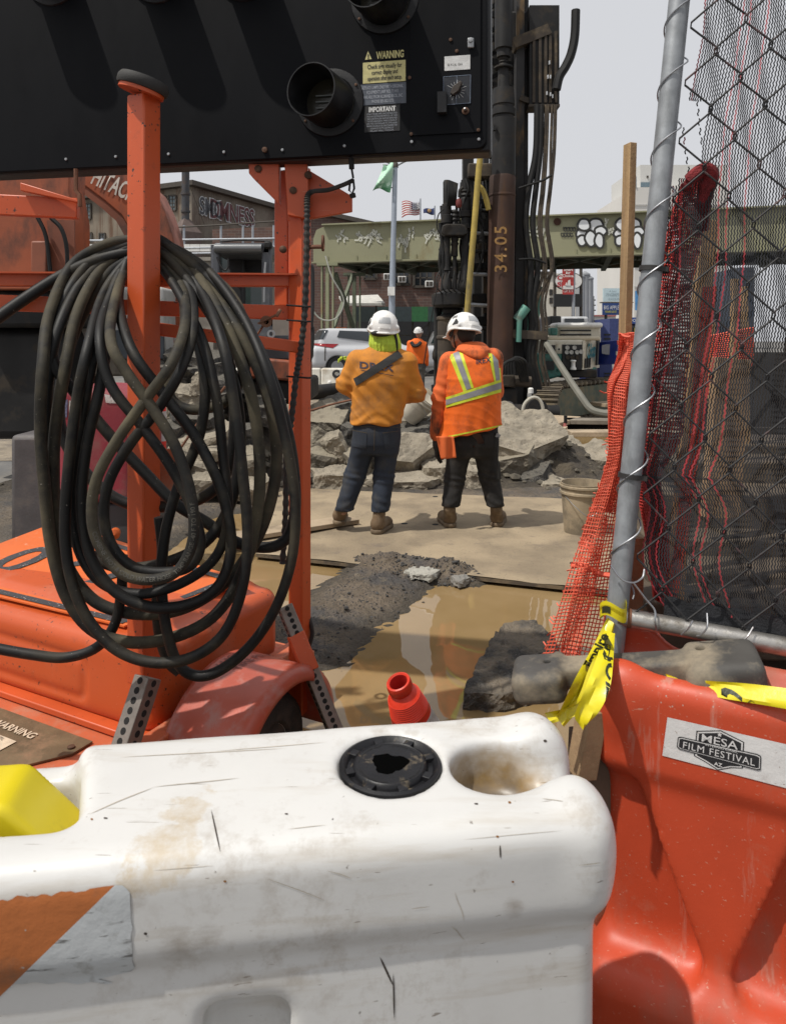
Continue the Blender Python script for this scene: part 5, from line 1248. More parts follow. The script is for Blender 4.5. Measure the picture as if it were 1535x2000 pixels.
# sticker: level on the face
s0 = hit_px(bv_r, 1380, 1462, 0)
def stick(u, v):
    xl = 1303 - 10 * v; x = xl + (1560 - xl) * u; y = 1400 + 75 * v + (x - xl) * (.228 + .035 * v); return (x, y)
stk = decal_px(bv_r, stick, 30, 12, 'sticker', mat('sticker_white', (.60, .59, .58), .5, var=.06, vscale=20, dirt=(.40, .36, .33), dlim=(.56, .74), dscale=16, speck=(.35, .3, .27), speck_scale=90, speck_lim=(.70, .74)), rb_t, .0018)
def stq(u, v): return stick(u, v)
def map_text(body, size, cu, cv, m, name, wd, hg, off, bold=0, spacing=1.0, rot=0.0):
    """lettering mapped into sticker (u, v) space then laid on the face"""
    me = text_mesh(body, 1.0, bold=bold, spacing=spacing); subdivide(me, .25)
    xs = [q.co.x for q in me.vertices]; ys = [q.co.y for q in me.vertices]; w = max(xs) - min(xs); h = max(ys) - min(ys); x0 = (max(xs) + min(xs)) / 2; y0 = (max(ys) + min(ys)) / 2
    for q in me.vertices:
        a = (q.co.x - x0) / w * wd; b = (q.co.y - y0) / h * hg
        x, y = stick(cu + a, cv - b + rot * a); p = hit_px(bv_r, x, y, off); q.co = p if p is not None else Vector((0, 0, -5))
    return mesh_obj(name, me, m, stk)
def map_poly(pts, m, name, off):
    mb = MB(); c = (sum(p[0] for p in pts) / len(pts), sum(p[1] for p in pts) / len(pts)); ring = []
    for i in range(len(pts)):
        for k in range(5): ring.append((pts[i][0] + (pts[(i + 1) % len(pts)][0] - pts[i][0]) * k / 5, pts[i][1] + (pts[(i + 1) % len(pts)][1] - pts[i][1]) * k / 5))
    lv = [(c[0] + (p[0] - c[0]) * s, c[1] + (p[1] - c[1]) * s) for s in (1, .66, .33) for p in ring]; n = len(ring)
    vs = [hit_px(bv_r, *stick(u, v), off) for u, v in lv + [c]]
    if any(v is None for v in vs): return None
    fs = [(a * n + i, a * n + (i + 1) % n, (a + 1) * n + (i + 1) % n, (a + 1) * n + i) for a in (0, 1) for i in range(n)] + [(2 * n + i, 2 * n + (i + 1) % n, 3 * n) for i in range(n)]
    return mb.add(vs, fs).build(name, m, stk)
Mbk = mat('print_black', (.018, .018, .02), .45)
Mwh = mat('sticker_white', (.60, .59, .58))
def shield(k): 
    c = (.405, .50); base = [(.225, .17), (.405, .02), (.585, .17), (.585, .80), (.50, .86), (.405, 1.0), (.31, .88), (.225, .80)]
    return [(c[0] + (x - c[0]) * k, c[1] + (y - c[1]) * k) for x, y in base]
def bar(k, kv): 
    c = (.405, .56); base = [(.115, .40), (.69, .37), (.715, .40), (.715, .72), (.69, .75), (.115, .72), (.095, .68), (.095, .43)]
    return [(c[0] + (x - c[0]) * k, c[1] + (y - c[1]) * kv) for x, y in base]
for kk, mm, of in ((1.0, Mbk, .0024), (.95, Mwh, .0028), (.88, Mbk, .0032)): map_poly(shield(kk), mm, 'emblem', of)
for kk, kv, mm, of in ((1.0, 1.0, Mbk, .0036), (.975, .86, Mwh, .0040), (.955, .76, Mbk, .0044)): map_poly(bar(kk, kv), mm, 'emblem', of)
map_text('MESA', 1, .405, .285, Mwh, 'lettering', .27, .19, .0050, bold=.004)
map_text('INTERNATIONAL', 1, .42, .435, Mwh, 'lettering', .24, .045, .0052)
map_text('FILM FESTIVAL', 1, .405, .575, Mwh, 'lettering', .53, .165, .0052, bold=0, spacing=1.12)
map_text('AZ', 1, .405, .84, Mwh, 'lettering', .06, .085, .0050, bold=.02)
star = [(.40 + (.020 if i % 2 == 0 else .009) * math.sin(math.pi * i / 5), .12 - (.06 if i % 2 == 0 else .026) * math.cos(math.pi * i / 5)) for i in range(10)]
map_poly(star, Mwh, 'star', .0050)

# ================================================================== RUBBER FENCE FOOT lying over the orange barrier
fl = P(1003, 1318, 1.72); fr = P(1482, 1292, 1.575); fu = (fr - fl).normalized(); fw = (ez + Vector((.02, -.10, 0))).normalized(); fv = fw.cross(fu).normalized(); fw = fu.cross(fv)
XF2 = np.eye(4); XF2[:3, 0] = list(fu); XF2[:3, 1] = list(fv); XF2[:3, 2] = list(fw); XF2[:3, 3] = list(fl)
FLn = (fr - fl).length
def foot_fn(X, Y, Z):
    d = s_box(X, Y, Z, (FLn / 2, .0, .0), (FLn / 2 - .05, .034, .024), .007)
    d = smin(d, s_box(X, Y, Z, (.062, -.012, -.006), (.062, .062, .036), .022), .010)
    d = smin(d, s_box(X, Y, Z, (FLn - .075, -.008, -.004), (.078, .068, .036), .022), .010)
    d = smin(d, s_cap(X, Y, Z, (.105, .062, 0), (.135, .052, .0), .018), .02)
    d = smin(d, s_cap(X, Y, Z, (FLn - .14, -.058, -.008), (FLn - .09, -.06, -.006), .020), .02)
    d = smax(d, -s_cap(X, Y, Z, (.145, .066, 0), (.17, .08, 0), .028), .012)
    d = smax(d, -s_cap(X, Y, Z, (.148, -.080, 0), (.165, -.080, -.02), .034), .012)
    d = smax(d, -s_cyl(X, Y, Z, (.085, .0, 0), .0085, .1), .003); d = smax(d, -s_cyl(X, Y, Z, (FLn - .115, .018, 0), .0105, .1), .003)
    return d
ft = thing('rubber_fence_foot', 'worn black rubber fence foot lying across the orange barrier', 'fence foot', fl.lerp(fr, .5))
sdf_obj('foot', foot_fn, (-.02, -.11, -.07), (FLn + .03, .11, .07), .0055, mat('worn_rubber', (.062, .058, .053), .7, var=.25, vscale=9, dirt=(.27, .225, .16), dlim=(.44, .66), dscale=7, bump=.25, bscale=70, bdist=.004), ft, XF2, 2)

# red tip of a fallen cone behind the white barrier
cn_t = thing('fallen_traffic_cone', 'red orange traffic cone tipping over behind the white barrier', 'traffic cone', P(850, 1450, 2.0))
c0 = P(777, 1330, 2.02); c1 = P(868, 1560, 2.16); ca = (c1 - c0).normalized()
M_cone = mat('cone_red', (.62, .035, .012), .42, var=.08, vscale=9, dirt=(.35, .05, .03), dlim=(.6, .8), dscale=12)
prof = [(.026, .004), (.030, .0), (.034, .002), (.036, .010), (.036, .026), (.032, .031), (.031, .036), (.040, .046), (.047, .056)]
t0 = .056
for i in range(9): prof += [(.048 + i * .0011, t0 + i * .006), (.0466 + i * .0011, t0 + .003 + i * .006)]
prof += [(.0595, .125)]
MB().lathe(c0, ca, [(.022, .09), (.026, .004)], 36).build('bore', mat('cone_bore', (.50, .02, .015), .6), cn_t)
MB().lathe(c0, ca, prof, 36).build('tip', M_cone, cn_t)
MB().lathe(c0, ca, [(.0595, .125), (.075, .235)], 36).build('collar', mat('cone_collar', (.5, .49, .47), .5, dirt=(.2, .17, .13), dscale=12), cn_t)
MB().lathe(c0, ca, [(.075, .235), (.11, .52), (.16, .54)], 36).build('skirt', M_cone, cn_t)

# ================================================================== CAUTION TAPE
def tape_mark(nt, vec, cc): return mixc(nt, ramp(nt, noise_n(nt, vec, 40, 4), .68, .72, 0, .4), cc, (.25, .22, .05))
M_tape = mat('tape_yellow', (.66, .56, .012), .30, var=.08, vscale=9, extra=tape_mark, bump=.12, bscale=30, bdist=.006, spec=.6)
M_tapek = mat('tape_black', (.025, .03, .012), .4)
def ribbon_px(L, Rr, name, parent, m=M_tape, n=8):
    """two edge polylines of (x, y, Y)"""
    a = spline([P(*p) for p in L], n); b = spline([P(*p) for p in Rr], n); k = len(a)
    mb = MB(); vs = []
    for i in range(k):
        for j in range(5):
            f = j / 4; p = a[i].lerp(b[i], f); p.y += .006 * math.sin(f * 6 + i * .25); vs.append(p)
    mb.add(vs, [(i * 5 + j, i * 5 + j + 1, (i + 1) * 5 + j + 1, (i + 1) * 5 + j) for i in range(k - 1) for j in range(4)])
    return mb.build(name, m, parent)
tp = thing('caution_tape', 'yellow caution tape tied round the foot of the fence pipe', 'tape', P(1195, 1200, 1.7))
r1 = ribbon_px([(1186, 1206, 1.70), (1160, 1262, 1.66), (1118, 1330, 1.58), (1086, 1400, 1.56)], [(1200, 1218, 1.70), (1190, 1270, 1.67), (1160, 1345, 1.60), (1100, 1418, 1.57)], 'tail', tp)
r2 = ribbon_px([(1180, 1230, 1.69), (1168, 1280, 1.58), (1142, 1340, 1.52), (1122, 1395, 1.50), (1134, 1422, 1.50)], [(1200, 1236, 1.68), (1199, 1290, 1.57), (1190, 1340, 1.52), (1166, 1392, 1.50), (1140, 1424, 1.50)], 'tail', tp)
ribbon_px([(1172, 1260, 1.60), (1150, 1310, 1.59), (1120, 1370, 1.58), (1062, 1392, 1.57)], [(1190, 1275, 1.60), (1168, 1330, 1.59), (1140, 1385, 1.58), (1075, 1412, 1.57)], 'tail', tp)
for rb, body, x, y, u, w, hgt in ((r1, 'Empire', 1164, 1272, (-.50, .86), .085, .022), (r2, 'CAUTION', 1172, 1322, (.26, .966), .15, .030)):
    me = text_mesh(body, hgt * 1.35, bold=.0012); subdivide(me, .012)
    xs = [q.co.x for q in me.vertices]; me.transform(Matrix.Diagonal((w / (max(xs) - min(xs)), 1, 1, 1)))
    uu_ = Vector((u[0], 0, u[1])); vv_ = Vector((-u[1], 0, u[0]))
    if body == 'CAUTION': uu_, vv_ = Vector((.30, 0, .95)), Vector((-.95, 0, .30))
    else: uu_, vv_ = Vector((.46, 0, .89)), Vector((-.89, 0, .46))
    place_mesh(me, P(x, y, 1.60), uu_, vv_, Vector((0, -1, 0))); project(me, bvh_of(rb), Vector((0, 1, 0)), .6, .002)
    mesh_obj('lettering', me, M_tapek, rb)
pts = [P(1197, 1192, 1.72) + Vector((.031 * math.cos(a), .031 * math.sin(a), .012 * math.sin(a * 2) + .004 * math.cos(a))) for a in (2 * math.pi * i / 24 for i in range(25))]
for dz, w in ((0, .012), (.012, .009)):
    m = MB(); q = [p + ez * dz for p in pts]; m.add([p + ez * w for p in q] + [p - ez * w for p in q], [(i, i + 1, 26 + i, 25 + i) for i in range(24)]); m.build('wrap', M_tape, tp)
m = MB(); q = [p * 1.0 + Vector((0, -.002, .002)) for p in pts[13:17]]; m.add([p + ez * .008 for p in q] + [p - ez * .008 for p in q], [(i, i + 1, 5 + i, 4 + i) for i in range(3)]); m.build('print', M_tapek, tp)
tp2 = thing('caution_tape', 'loose strip of yellow caution tape lying along the top of the orange barrier', 'tape', P(1390, 1345, 1.5))
r3 = ribbon_px([(1300, 1316, 1.58), (1345, 1335, 1.555), (1368, 1327, 1.54), (1430, 1332, 1.50), (1560, 1350, 1.42)], [(1306, 1330, 1.57), (1342, 1342, 1.55), (1370, 1352, 1.53), (1430, 1366, 1.485), (1560, 1392, 1.40)], 'strip', tp2)
for s, x, y in (('CA', 1420, 1349),):
    me = text_mesh(s, .042, bold=.0015); subdivide(me, .012); place_mesh(me, P(x, y, 1.53), Vector((.96, 0, -.18)), Vector((.18, 0, .96)), Vector((0, -1, 0))); project(me, bvh_of(r3), Vector((0, 1, 0)), .5, .002); mesh_obj('lettering', me, M_tapek, r3)
# timber offcuts between the two barriers
M_wood = mat('raw_timber', (.30, .20, .11), .75, var=.2, vscale=6, c2=(.20, .13, .075), c2lim=(.48, .62), c2scale=5, bump=.3, bscale=60)
def grain(nt, vec, cc):
    g = noise_n(nt, mapping(nt, vec, (60, 60, 4)), 1.0, 4, .6); return mixc(nt, ramp(nt, g, .45, .65, 0, .55), cc, (.17, .105, .055))
M_woodv = mat('stake_timber', (.36, .235, .115), .7, var=.15, vscale=5, extra=grain, bump=.2, bscale=80)
w1 = MB().box(P(1146, 1446, 1.62), (.05, .05, .16), (.1, .12, .3)).build('timber_offcut', M_wood, None, bevel=.003); settag(w1, 'sawn timber offcut wedged between the white and orange barriers', 'timber')
w2 = MB().box(P(1150, 1560, 1.66), (.10, .04, .32), (0, .05, .2)).build('timber_offcut', mat('dark_timber', (.11, .075, .05), .8, var=.3), None, bevel=.003); settag(w2, 'darker upright timber deeper in the gap below the sawn offcut', 'timber')

# ================================================================== PEOPLE
def s_stack(X, Y, Z, rows, pw=2.4):
    """rows: (z, cx, cy, half width, half depth) ascending in z"""
    a = np.array(rows, np.float32); zz = np.clip(Z, a[0, 0], a[-1, 0])
    cx, cy, w, d = (np.interp(zz, a[:, 0], a[:, i]).astype(np.float32) for i in (1, 2, 3, 4))
    k = (np.abs((X - cx) / w) ** pw + np.abs((Y - cy) / d) ** pw) ** (1 / pw)
    return smax((k - 1) * np.minimum(w, d), np.maximum(Z - a[-1, 0], a[0, 0] - Z), .02)
def rows_px(px, Y):
    """px rows (y, xl, xr, cyoff, halfdepth)"""
    r = []
    for y, xl, xr, dy, hd in px:
        p = P((xl + xr) / 2, y, Y); r.append((p.z, p.x, Y + dy, (xr - xl) / 2 / S(Y), hd))
    return sorted(r)
def cloth(X, Y, Z, a, seed, sx=.5, sz=2.0):
    w = X + .25 * np.sin(Z * 7 + seed) * .2; q = 1 - np.abs(np.sin((w * .55 + Z * .83) * 30 + 2.2 * np.sin(X * 8 + seed) + 1.5 * np.sin(Z * 6))); q2 = 1 - np.abs(np.sin((-w * .8 + Z * .6) * 24 + 2.0 * np.sin(Z * 9 + seed * 2)))
    return a * (.55 * fnoise(X * sx * 2, Y * sx * 2, Z * sz, 15, seed) - .75 * q ** 3 * (.5 + .5 * fnoise(X, Y, Z, 6, seed + 1)) - .22 * q2 ** 3 * (.5 + .5 * fnoise(X, Y, Z, 7, seed + 2)))
def bounds(o, pad=.05):
    pass
M_skin = mat('skin', (.30, .165, .11), .55, var=.1, vscale=12, bump=.1, bscale=150, bdist=.002)
M_hair = mat('hair_dark', (.015, .012, .010), .7, bump=.5, bscale=200)
M_jeanA = mat('denim_blue', (.018, .025, .040), .85, var=.3, vscale=6, dirt=(.055, .054, .052), dlim=(.5, .75), dscale=7, bump=.3, bscale=160, bdist=.003)
M_jeanB = mat('work_trousers', (.015, .014, .0135), .88, var=.35, vscale=6, dirt=(.07, .06, .05), dlim=(.52, .75), dscale=7, bump=.3, bscale=160, bdist=.003)
M_shirtA = mat('shirt_amber', (.56, .21, .022), .85, var=.10, vscale=5, dirt=(.24, .12, .05), dlim=(.48, .75), dscale=5, bump=.25, bscale=180, bdist=.002)
M_shirtB = mat('shirt_orange', (.66, .13, .03), .85, var=.12, vscale=5, dirt=(.10, .045, .025), dlim=(.52, .70), dscale=9, dstretch=(1, 1, .5), bump=.25, bscale=180, bdist=.002)
M_vest = mat('vest_orange', (.80, .135, .008), .75, var=.10, vscale=5, dirt=(.20, .06, .03), dlim=(.52, .76), dscale=5, bump=.25, bscale=180, bdist=.002)
M_lime = mat('lime_cloth', (.48, .62, .06), .8, var=.2, vscale=14, bump=.3, bscale=90); M_silver = mat('reflective_silver', (.23, .23, .245), .45, var=.12, vscale=12)
M_helm = mat('helmet_white', (.74, .73, .71), .32, var=.05, vscale=10, dirt=(.55, .52, .47), dlim=(.55, .8), dscale=9)
M_boot = mat('boot_tan', (.13, .085, .046), .85, var=.25, vscale=12, dirt=(.26, .20, .13), dlim=(.48, .7), dscale=11, bump=.3, bscale=90)
M_sole = mat('boot_sole', (.15, .11, .07), .9, var=.3, vscale=15); M_strap = mat('strap_black', (.012, .012, .012), .7, bump=.3, bscale=200)
M_glove = mat('glove_dark', (.030, .026, .024), .85, var=.3, vscale=20)

def sd(name, fn, lo, hi, h, m, parent, sm=1): return sdf_obj(name, fn, tuple(lo), tuple(hi), h, m, parent, None, sm)
def box_of(pts, pad):
    return [min(p[i] for p in pts) - pad for i in range(3)], [max(p[i] for p in pts) + pad for i in range(3)]
def leg_fn(hip, knee, ank, r, seed, stack):
    def f(X, Y, Z):
        d = s_stack(X, Y, Z, stack)
        for (h, k, a), s in zip(zip(hip, knee, ank), (0, 1)):
            l = smin(s_cap(X, Y, Z, h, k, r[0], r[1]), s_cap(X, Y, Z, k, a, r[1] * 1.0, r[2]), .03)
            lo = np.clip((k[2] - Z) / (k[2] - a[2] + 1e-6), 0, 1.2)
            l = l + .0055 * lo ** 2 * np.sin(Z * 105 + 9 * (X - a[0]) * (1 if s else -1) * 4 + 3 * np.sin(Y * 30 + seed)) - .004 * np.exp(-((Z - k[2]) / .06) ** 2) * np.sin(Z * 120 + 20 * X)
            d = smin(d, l, .035)
        return np.maximum(d + cloth(X, Y, Z, .007, seed), min(a[2] for a in ank) + .045 + .018 * np.sin(X * 60) * 0 - Z)
    return f
def boot(person, heel, toe, ank, sc=1.0):
    """heel, toe on the ground, ankle point above"""
    heel = Vector(heel); toe = Vector(toe); ank = Vector(ank); dr = (toe - heel).normalized(); g = heel.z
    def up(X, Y, Z):
        a = heel + dr * .05 * sc + ez * .065 * sc; b = heel + dr * .19 * sc + ez * .052 * sc
        d = s_cap(X, Y, Z, a, b, .050 * sc, .043 * sc)
        d = smin(d, s_cap(X, Y, Z, heel + dr * .05 * sc + ez * .07, Vector((ank.x, ank.y, heel.z + .155 * sc)), .048 * sc, .049 * sc), .03)
        d = smin(d, s_cap(X, Y, Z, heel + dr * .20 * sc + ez * .045, heel + dr * .23 * sc + ez * .045, .045 * sc), .02)
        return np.maximum(d, g + .018 - Z) + .002 * fnoise(X, Y, Z, 60, 3)
    pts = [heel, toe, Vector((ank.x, ank.y, heel.z + .2))]; lo, hi = box_of(pts, .09)
    o = sd('boot', up, lo, hi, .008, M_boot, person)
    def so(X, Y, Z):
        d = s_cap(X, Y, Z * 1.0, heel + dr * .045 * sc + ez * .02, heel + dr * .235 * sc + ez * .02, .054 * sc, .050 * sc); return np.maximum(np.maximum(d, Z - g - .034), g - Z)
    sd('sole', so, (lo[0], lo[1], g - .03), (hi[0], hi[1], g + .06), .008, M_sole, o)
    return o
def lerp2(a, b, t): return (a[0] + (b[0] - a[0]) * t, a[1] + (b[1] - a[1]) * t)
def helmet(person, c, tilt, yaw, h=.0065):
    """c helmet centre; local +y is the wearer's front"""
    def f(X, Y, Z):
        d = s_ell(X, Y, Z, (0, 0, 0), (.120, .148, .138))
        d = np.maximum(d, -s_ell(X, Y, Z, (0, 0, -.012), (.108, .136, .130)))
        cut = -.030 - .10 * Y * (Y > 0) - .22 * np.minimum(Y, 0) * 0 - Z + .012 * np.cos(Y * 20)
        d = smax(d, cut, .006)
        # rolled rim and peak
        rim = np.sqrt((np.sqrt((X / .124) ** 2 + (Y / .152) ** 2) - 1) ** 2 * .0185 + (Z + .030 + .10 * Y * (Y > 0) - .012 * np.cos(Y * 20)) ** 2) - .0085
        d = smin(d, rim, .008)
        pk = s_box(X, Y - .0, Z, (0, .160, -.040), (.07, .035, .006), .005); d = smin(d, pk, .015)
        # side ridge
        d = smin(d, s_box(np.abs(X), Y, Z, (.104, -.02, .005), (.014, .075, .016), .010), .02)
        d = smin(d, s_box(X, Y, Z, (0, -.138, -.012), (.045, .010, .014), .006), .015)
        return d
    M = Matrix.Translation(c) @ Euler((0, 0, yaw)).to_matrix().to_4x4() @ Euler(tilt).to_matrix().to_4x4()
    o = sdf_obj('helmet', f, (-.16, -.19, -.09), (.16, .22, .17), h, M_helm, person, np.array(M), 1)
    bv = bvh_of(o)
    def patch(c, m, name, off=.0016, n=5):
        """quad (four corners as azimuth in degrees from the back, height) laid on the shell"""
        vs = []
        for j in range(n + 1):
            for i in range(n + 1):
                u, v = i / n, j / n; az, z = lerp2(lerp2(c[0], c[1], u), lerp2(c[3], c[2], u), v)
                a = R(az); dl = Vector((math.sin(a), -math.cos(a), 0)); q = M @ Vector((dl.x * .4, dl.y * .4, z)); w = (M.to_3x3() @ -dl)
                hh, nn, k, d = bv.ray_cast(q, w); vs.append(hh - w * off if hh is not None else q)
        return MB().add(vs, [(j * (n + 1) + i, j * (n + 1) + i + 1, (j + 1) * (n + 1) + i + 1, (j + 1) * (n + 1) + i) for j in range(n) for i in range(n)]).build(name, m, o)
    for s in (-1, 1):
        patch([(s * 50, .010), (s * 84, .012), (s * 70, .062), (s * 66, .062)], M_strap, 'vent')
        for k in range(3): patch([(s * (66 + 11 * k), .074), (s * (73 + 11 * k), .072), (s * (77 + 11 * k), .096), (s * (70 + 11 * k), .098)], M_strap, 'vent')
    patch([(-20, .034), (20, .034), (20, .082), (-20, .082)], mat('helmet_reflector', (.34, .35, .36), .4), 'reflector')
    patch([(-20, -.006), (20, -.006), (20, .014), (-20, .014)], mat('helmet_tag', (.55, .54, .52), .4), 'clip_tag')
    return o, M
def decal_flat(person, bv, quadfn, nu, nv, m, name, off=.004, par=None):
    """patch given in photo px, laid on a garment along the view"""
    return decal_px(bv, quadfn, nu, nv, name, m, par or person, off)
def lerp2(a, b, t): return (a[0] + (b[0] - a[0]) * t, a[1] + (b[1] - a[1]) * t)
def quad(tl, tr, br, bl):
    return lambda u, v: lerp2(lerp2(tl, tr, u), lerp2(bl, br, u), v)
def px_text(bv, body, cx, cy, w, h, m, parent, slope=0.0, bold=0.02, off=.004, curve=0.0, spacing=1.0):
    me = text_mesh(body, 1.0, bold=bold, spacing=spacing); subdivide(me, .2)
    xs = [q.co.x for q in me.vertices]; ys = [q.co.y for q in me.vertices]; W_ = max(xs) - min(xs); H_ = max(ys) - min(ys); x0 = (max(xs) + min(xs)) / 2; y0 = (max(ys) + min(ys)) / 2
    for q in me.vertices:
        a = (q.co.x - x0) / W_ * w; b = (q.co.y - y0) / H_ * h; p = hit_px(bv, cx + a, cy - b + slope * a, off); q.co = p if p is not None else Vector((0, 0, -3))
    return mesh_obj('lettering', me, m, parent)

# ---------------------------------------------------------------- left worker
def worker_a():
    Y = 5.62; t = thing('person', 'worker in amber long sleeve shirt with lime neck shade, seen from behind', 'person', P(705, 1037, Y))
    J = lambda x, y, d=0.0: P(x, y, Y + d)
    shl, shr = J(697, 704), J(793, 708); ell, elr = J(676, 752, .02), J(812, 768, .03); hal, har = J(712, 782, .27), J(772, 778, .27)
    hip = (J(717, 850), J(757, 852)); kn = (J(693, 930, .04), J(750, 930, .03)); an = (J(671, 1000, .0), J(741, 1010, -.03))
    def body(X, Yg, Z):
        d = s_stack(X, Yg, Z, rows_px([(700, 700, 795, 0, .10), (760, 700, 788, 0, .12), (840, 704, 774, 0, .09), (870, 708, 768, 0, .07)], Y))
        d = smin(d, s_cap(X, Yg, Z, J(748, 700), J(749, 655, .03), .055, .055), .03)
        d = smin(d, s_ell(X, Yg, Z, J(749, 645, .03), (.075, .095, .115)), .03); d = smin(d, s_ell(X, Yg, Z, J(750, 655, .11), (.02, .03, .025)), .02)
        for a, b, c in ((shl, ell, hal), (shr, elr, har)):
            d = smin(d, smin(s_cap(X, Yg, Z, a, b, .05, .042), s_cap(X, Yg, Z, b, c, .042, .03), .02), .03)
            for k in range(5):
                f0 = c + Vector((-.03 + .015 * k, .02, 0)); d = smin(d, s_cap(X, Yg, Z, f0, f0 + Vector((.004 * (k - 2), .07 if k else .04, -.015)), .010, .008), .008)
        for h, k, a in zip(hip, kn, an): d = smin(d, smin(s_cap(X, Yg, Z, h, k, .065, .042), s_cap(X, Yg, Z, k, a, .042, .028), .02), .03)
        return d
    pts = [shl, shr, ell, elr, hal, har, J(749, 610), *an]; lo, hi = box_of(pts, .13)
    sd('body', body, lo, hi, .012, M_skin, t)
    stack = rows_px([(672, 727, 772, .02, .07), (680, 718, 782, .015, .085), (690, 704, 793, .01, .115), (703, 692, 800, .0, .135), (722, 688, 803, -.005, .15), (745, 688, 802, -.01, .155), (780, 688, 796, .0, .15), (808, 686, 788, .0, .150), (822, 684, 785, .0, .155), (833, 684, 784, .0, .155)], Y)
    def shirt(X, Yg, Z):
        d = s_stack(X, Yg, Z, stack)
        d = smin(d, s_cap(X, Yg, Z, shl, shr, .07), .05)
        for a, b, c in ((shl, ell, hal), (shr, elr, har)):
            arm = smin(s_cap(X, Yg, Z, a, b, .078, .072), s_cap(X, Yg, Z, b, c, .074, .05), .035)
            arm = arm + .004 * np.sin(Z * 85 + X * 30) * np.exp(-((Z - b[2]) / .10) ** 2)
            d = smin(d, arm, .035)
        # drape folds: diagonal pulls from the strap and bunching at the hem
        zn = np.clip((J(0, 790).z - Z) / .18, 0, 1)
        d = d + cloth(X, Yg, Z, .0085, 2, .4, 1.6) + .006 * zn * np.sin(Z * 78 + 5 * np.sin(X * 14)) + .004 * np.sin((X * .75 + Z * .66) * 62) * np.exp(-((Z - J(0, 760).z) / .11) ** 2)
        hem = J(0, 826).z + .035 * (X - J(684, 0).x) * -.6 + .010 * np.sin(X * 26)
        return smax(d, hem - Z, .008)
    lo, hi = box_of([J(664, 665, -.12), J(822, 836), hal, har], .1)
    sh = sd('shirt', shirt, lo, hi, .0085, M_shirtA, t); bv = bvh_of(sh)
    px_text(bv, 'DREX', 736, 716, 66, 13.5, mat('print_navy', (.045, .035, .05), .8), sh, slope=.10, bold=.03, spacing=1.08)
    decal_flat(t, bv, quad((705, 722), (768, 733), (768, 734.2), (705, 723.2)), 20, 2, mat('print_navy', (.045, .035, .05)), 'print_line', .004, sh)
    decal_flat(t, bv, quad((775, 687), (785, 697), (697, 752), (693, 739)), 6, 6, M_strap, 'strap', .009) if False else decal_flat(t, bv, lambda u, v: lerp2(lerp2((776, 686), (692, 740), u), lerp2((786, 697), (697, 754), u), v), 40, 8, M_strap, 'shoulder_strap', .010)
    leg_stack = rows_px([(815, 690, 782, .0, .125), (840, 690, 780, -.01, .135), (865, 690, 780, -.01, .13), (885, 694, 776, .0, .11)], Y)
    jf = leg_fn(hip, kn, an, (.098, .080, .070), 5, leg_stack)
    lo, hi = box_of([J(684, 810), J(788, 900), *kn, *an], .13); hi[2] = J(0, 812).z
    je = sd('jeans', jf, lo, hi, .009, M_jeanA, t); bj = bvh_of(je)
    Mst = mat('denim_stitch', (.075, .06, .04), .9); Mpk = mat('denim_pocket', (.024, .030, .042), .88, bump=.3, bscale=160)
    decal_flat(t, bj, quad((687, 840), (717, 846), (715, 876), (689, 872)), 8, 8, Mpk, 'pocket', .003, je); decal_flat(t, bj, quad((747, 846), (778, 842), (776, 872), (752, 878)), 8, 8, Mpk, 'pocket', .003, je)
    for q in (((687, 839), (717, 845), (717, 846.2), (687, 840.2)), ((747, 845), (778, 841), (778, 842.2), (747, 846.2)), ((686, 832), (780, 834), (780, 835), (686, 833)), ((731, 834), (732.2, 834), (731.2, 880), (730, 880))): decal_flat(t, bj, quad(*q), 14, 4, Mst, 'stitching', .004, je)
    def fl(x, y, z=.052): return G(x, y, z)
    boot(t, fl(662, 1026, .095), fl(672, 1004, .095), J(671, 1003, .0)); boot(t, fl(732, 1044), fl(770, 1022), J(741, 1012, -.03))
    # lime neck shade
    def shade(X, Yg, Z):
        d = s_stack(X, Yg, Z, rows_px([(640, 724, 776, .03, .105), (655, 722, 779, .02, .11), (672, 721, 783, .01, .115), (686, 724, 783, .015, .11), (696, 740, 781, .03, .10)], Y), 2.2)
        return d + .005 * np.sin(np.arctan2(Yg - Y, X - J(749, 0).x) * 22 + Z * 9) * np.clip((J(0, 648).z - Z) * 14, 0, 1) + cloth(X, Yg, Z, .003, 9)
    lo, hi = box_of([J(718, 638), J(786, 698, .1), J(750, 670, -.1)], .06); sd('neck_shade', shade, lo, hi, .0075, M_lime, t)
    hm, M = helmet(t, J(749, 640, .02), (R(2), R(3), 0), R(4))
    def nape(X, Yg, Z): return s_ell(X, Yg, Z, J(745, 651, -.085), (.085, .045, .028))
    lo, hi = box_of([J(720, 640, -.15), J(775, 665, -.02)], .05); sd('nape_strap', nape, lo, hi, .007, M_strap, hm)
    MB().tube(spline([J(770, 648, -.06), J(774, 662, -.08), J(775, 680, -.07), J(773, 694, -.02)], 5), .010, 6).build('chin_strap', M_strap, hm)
worker_a()

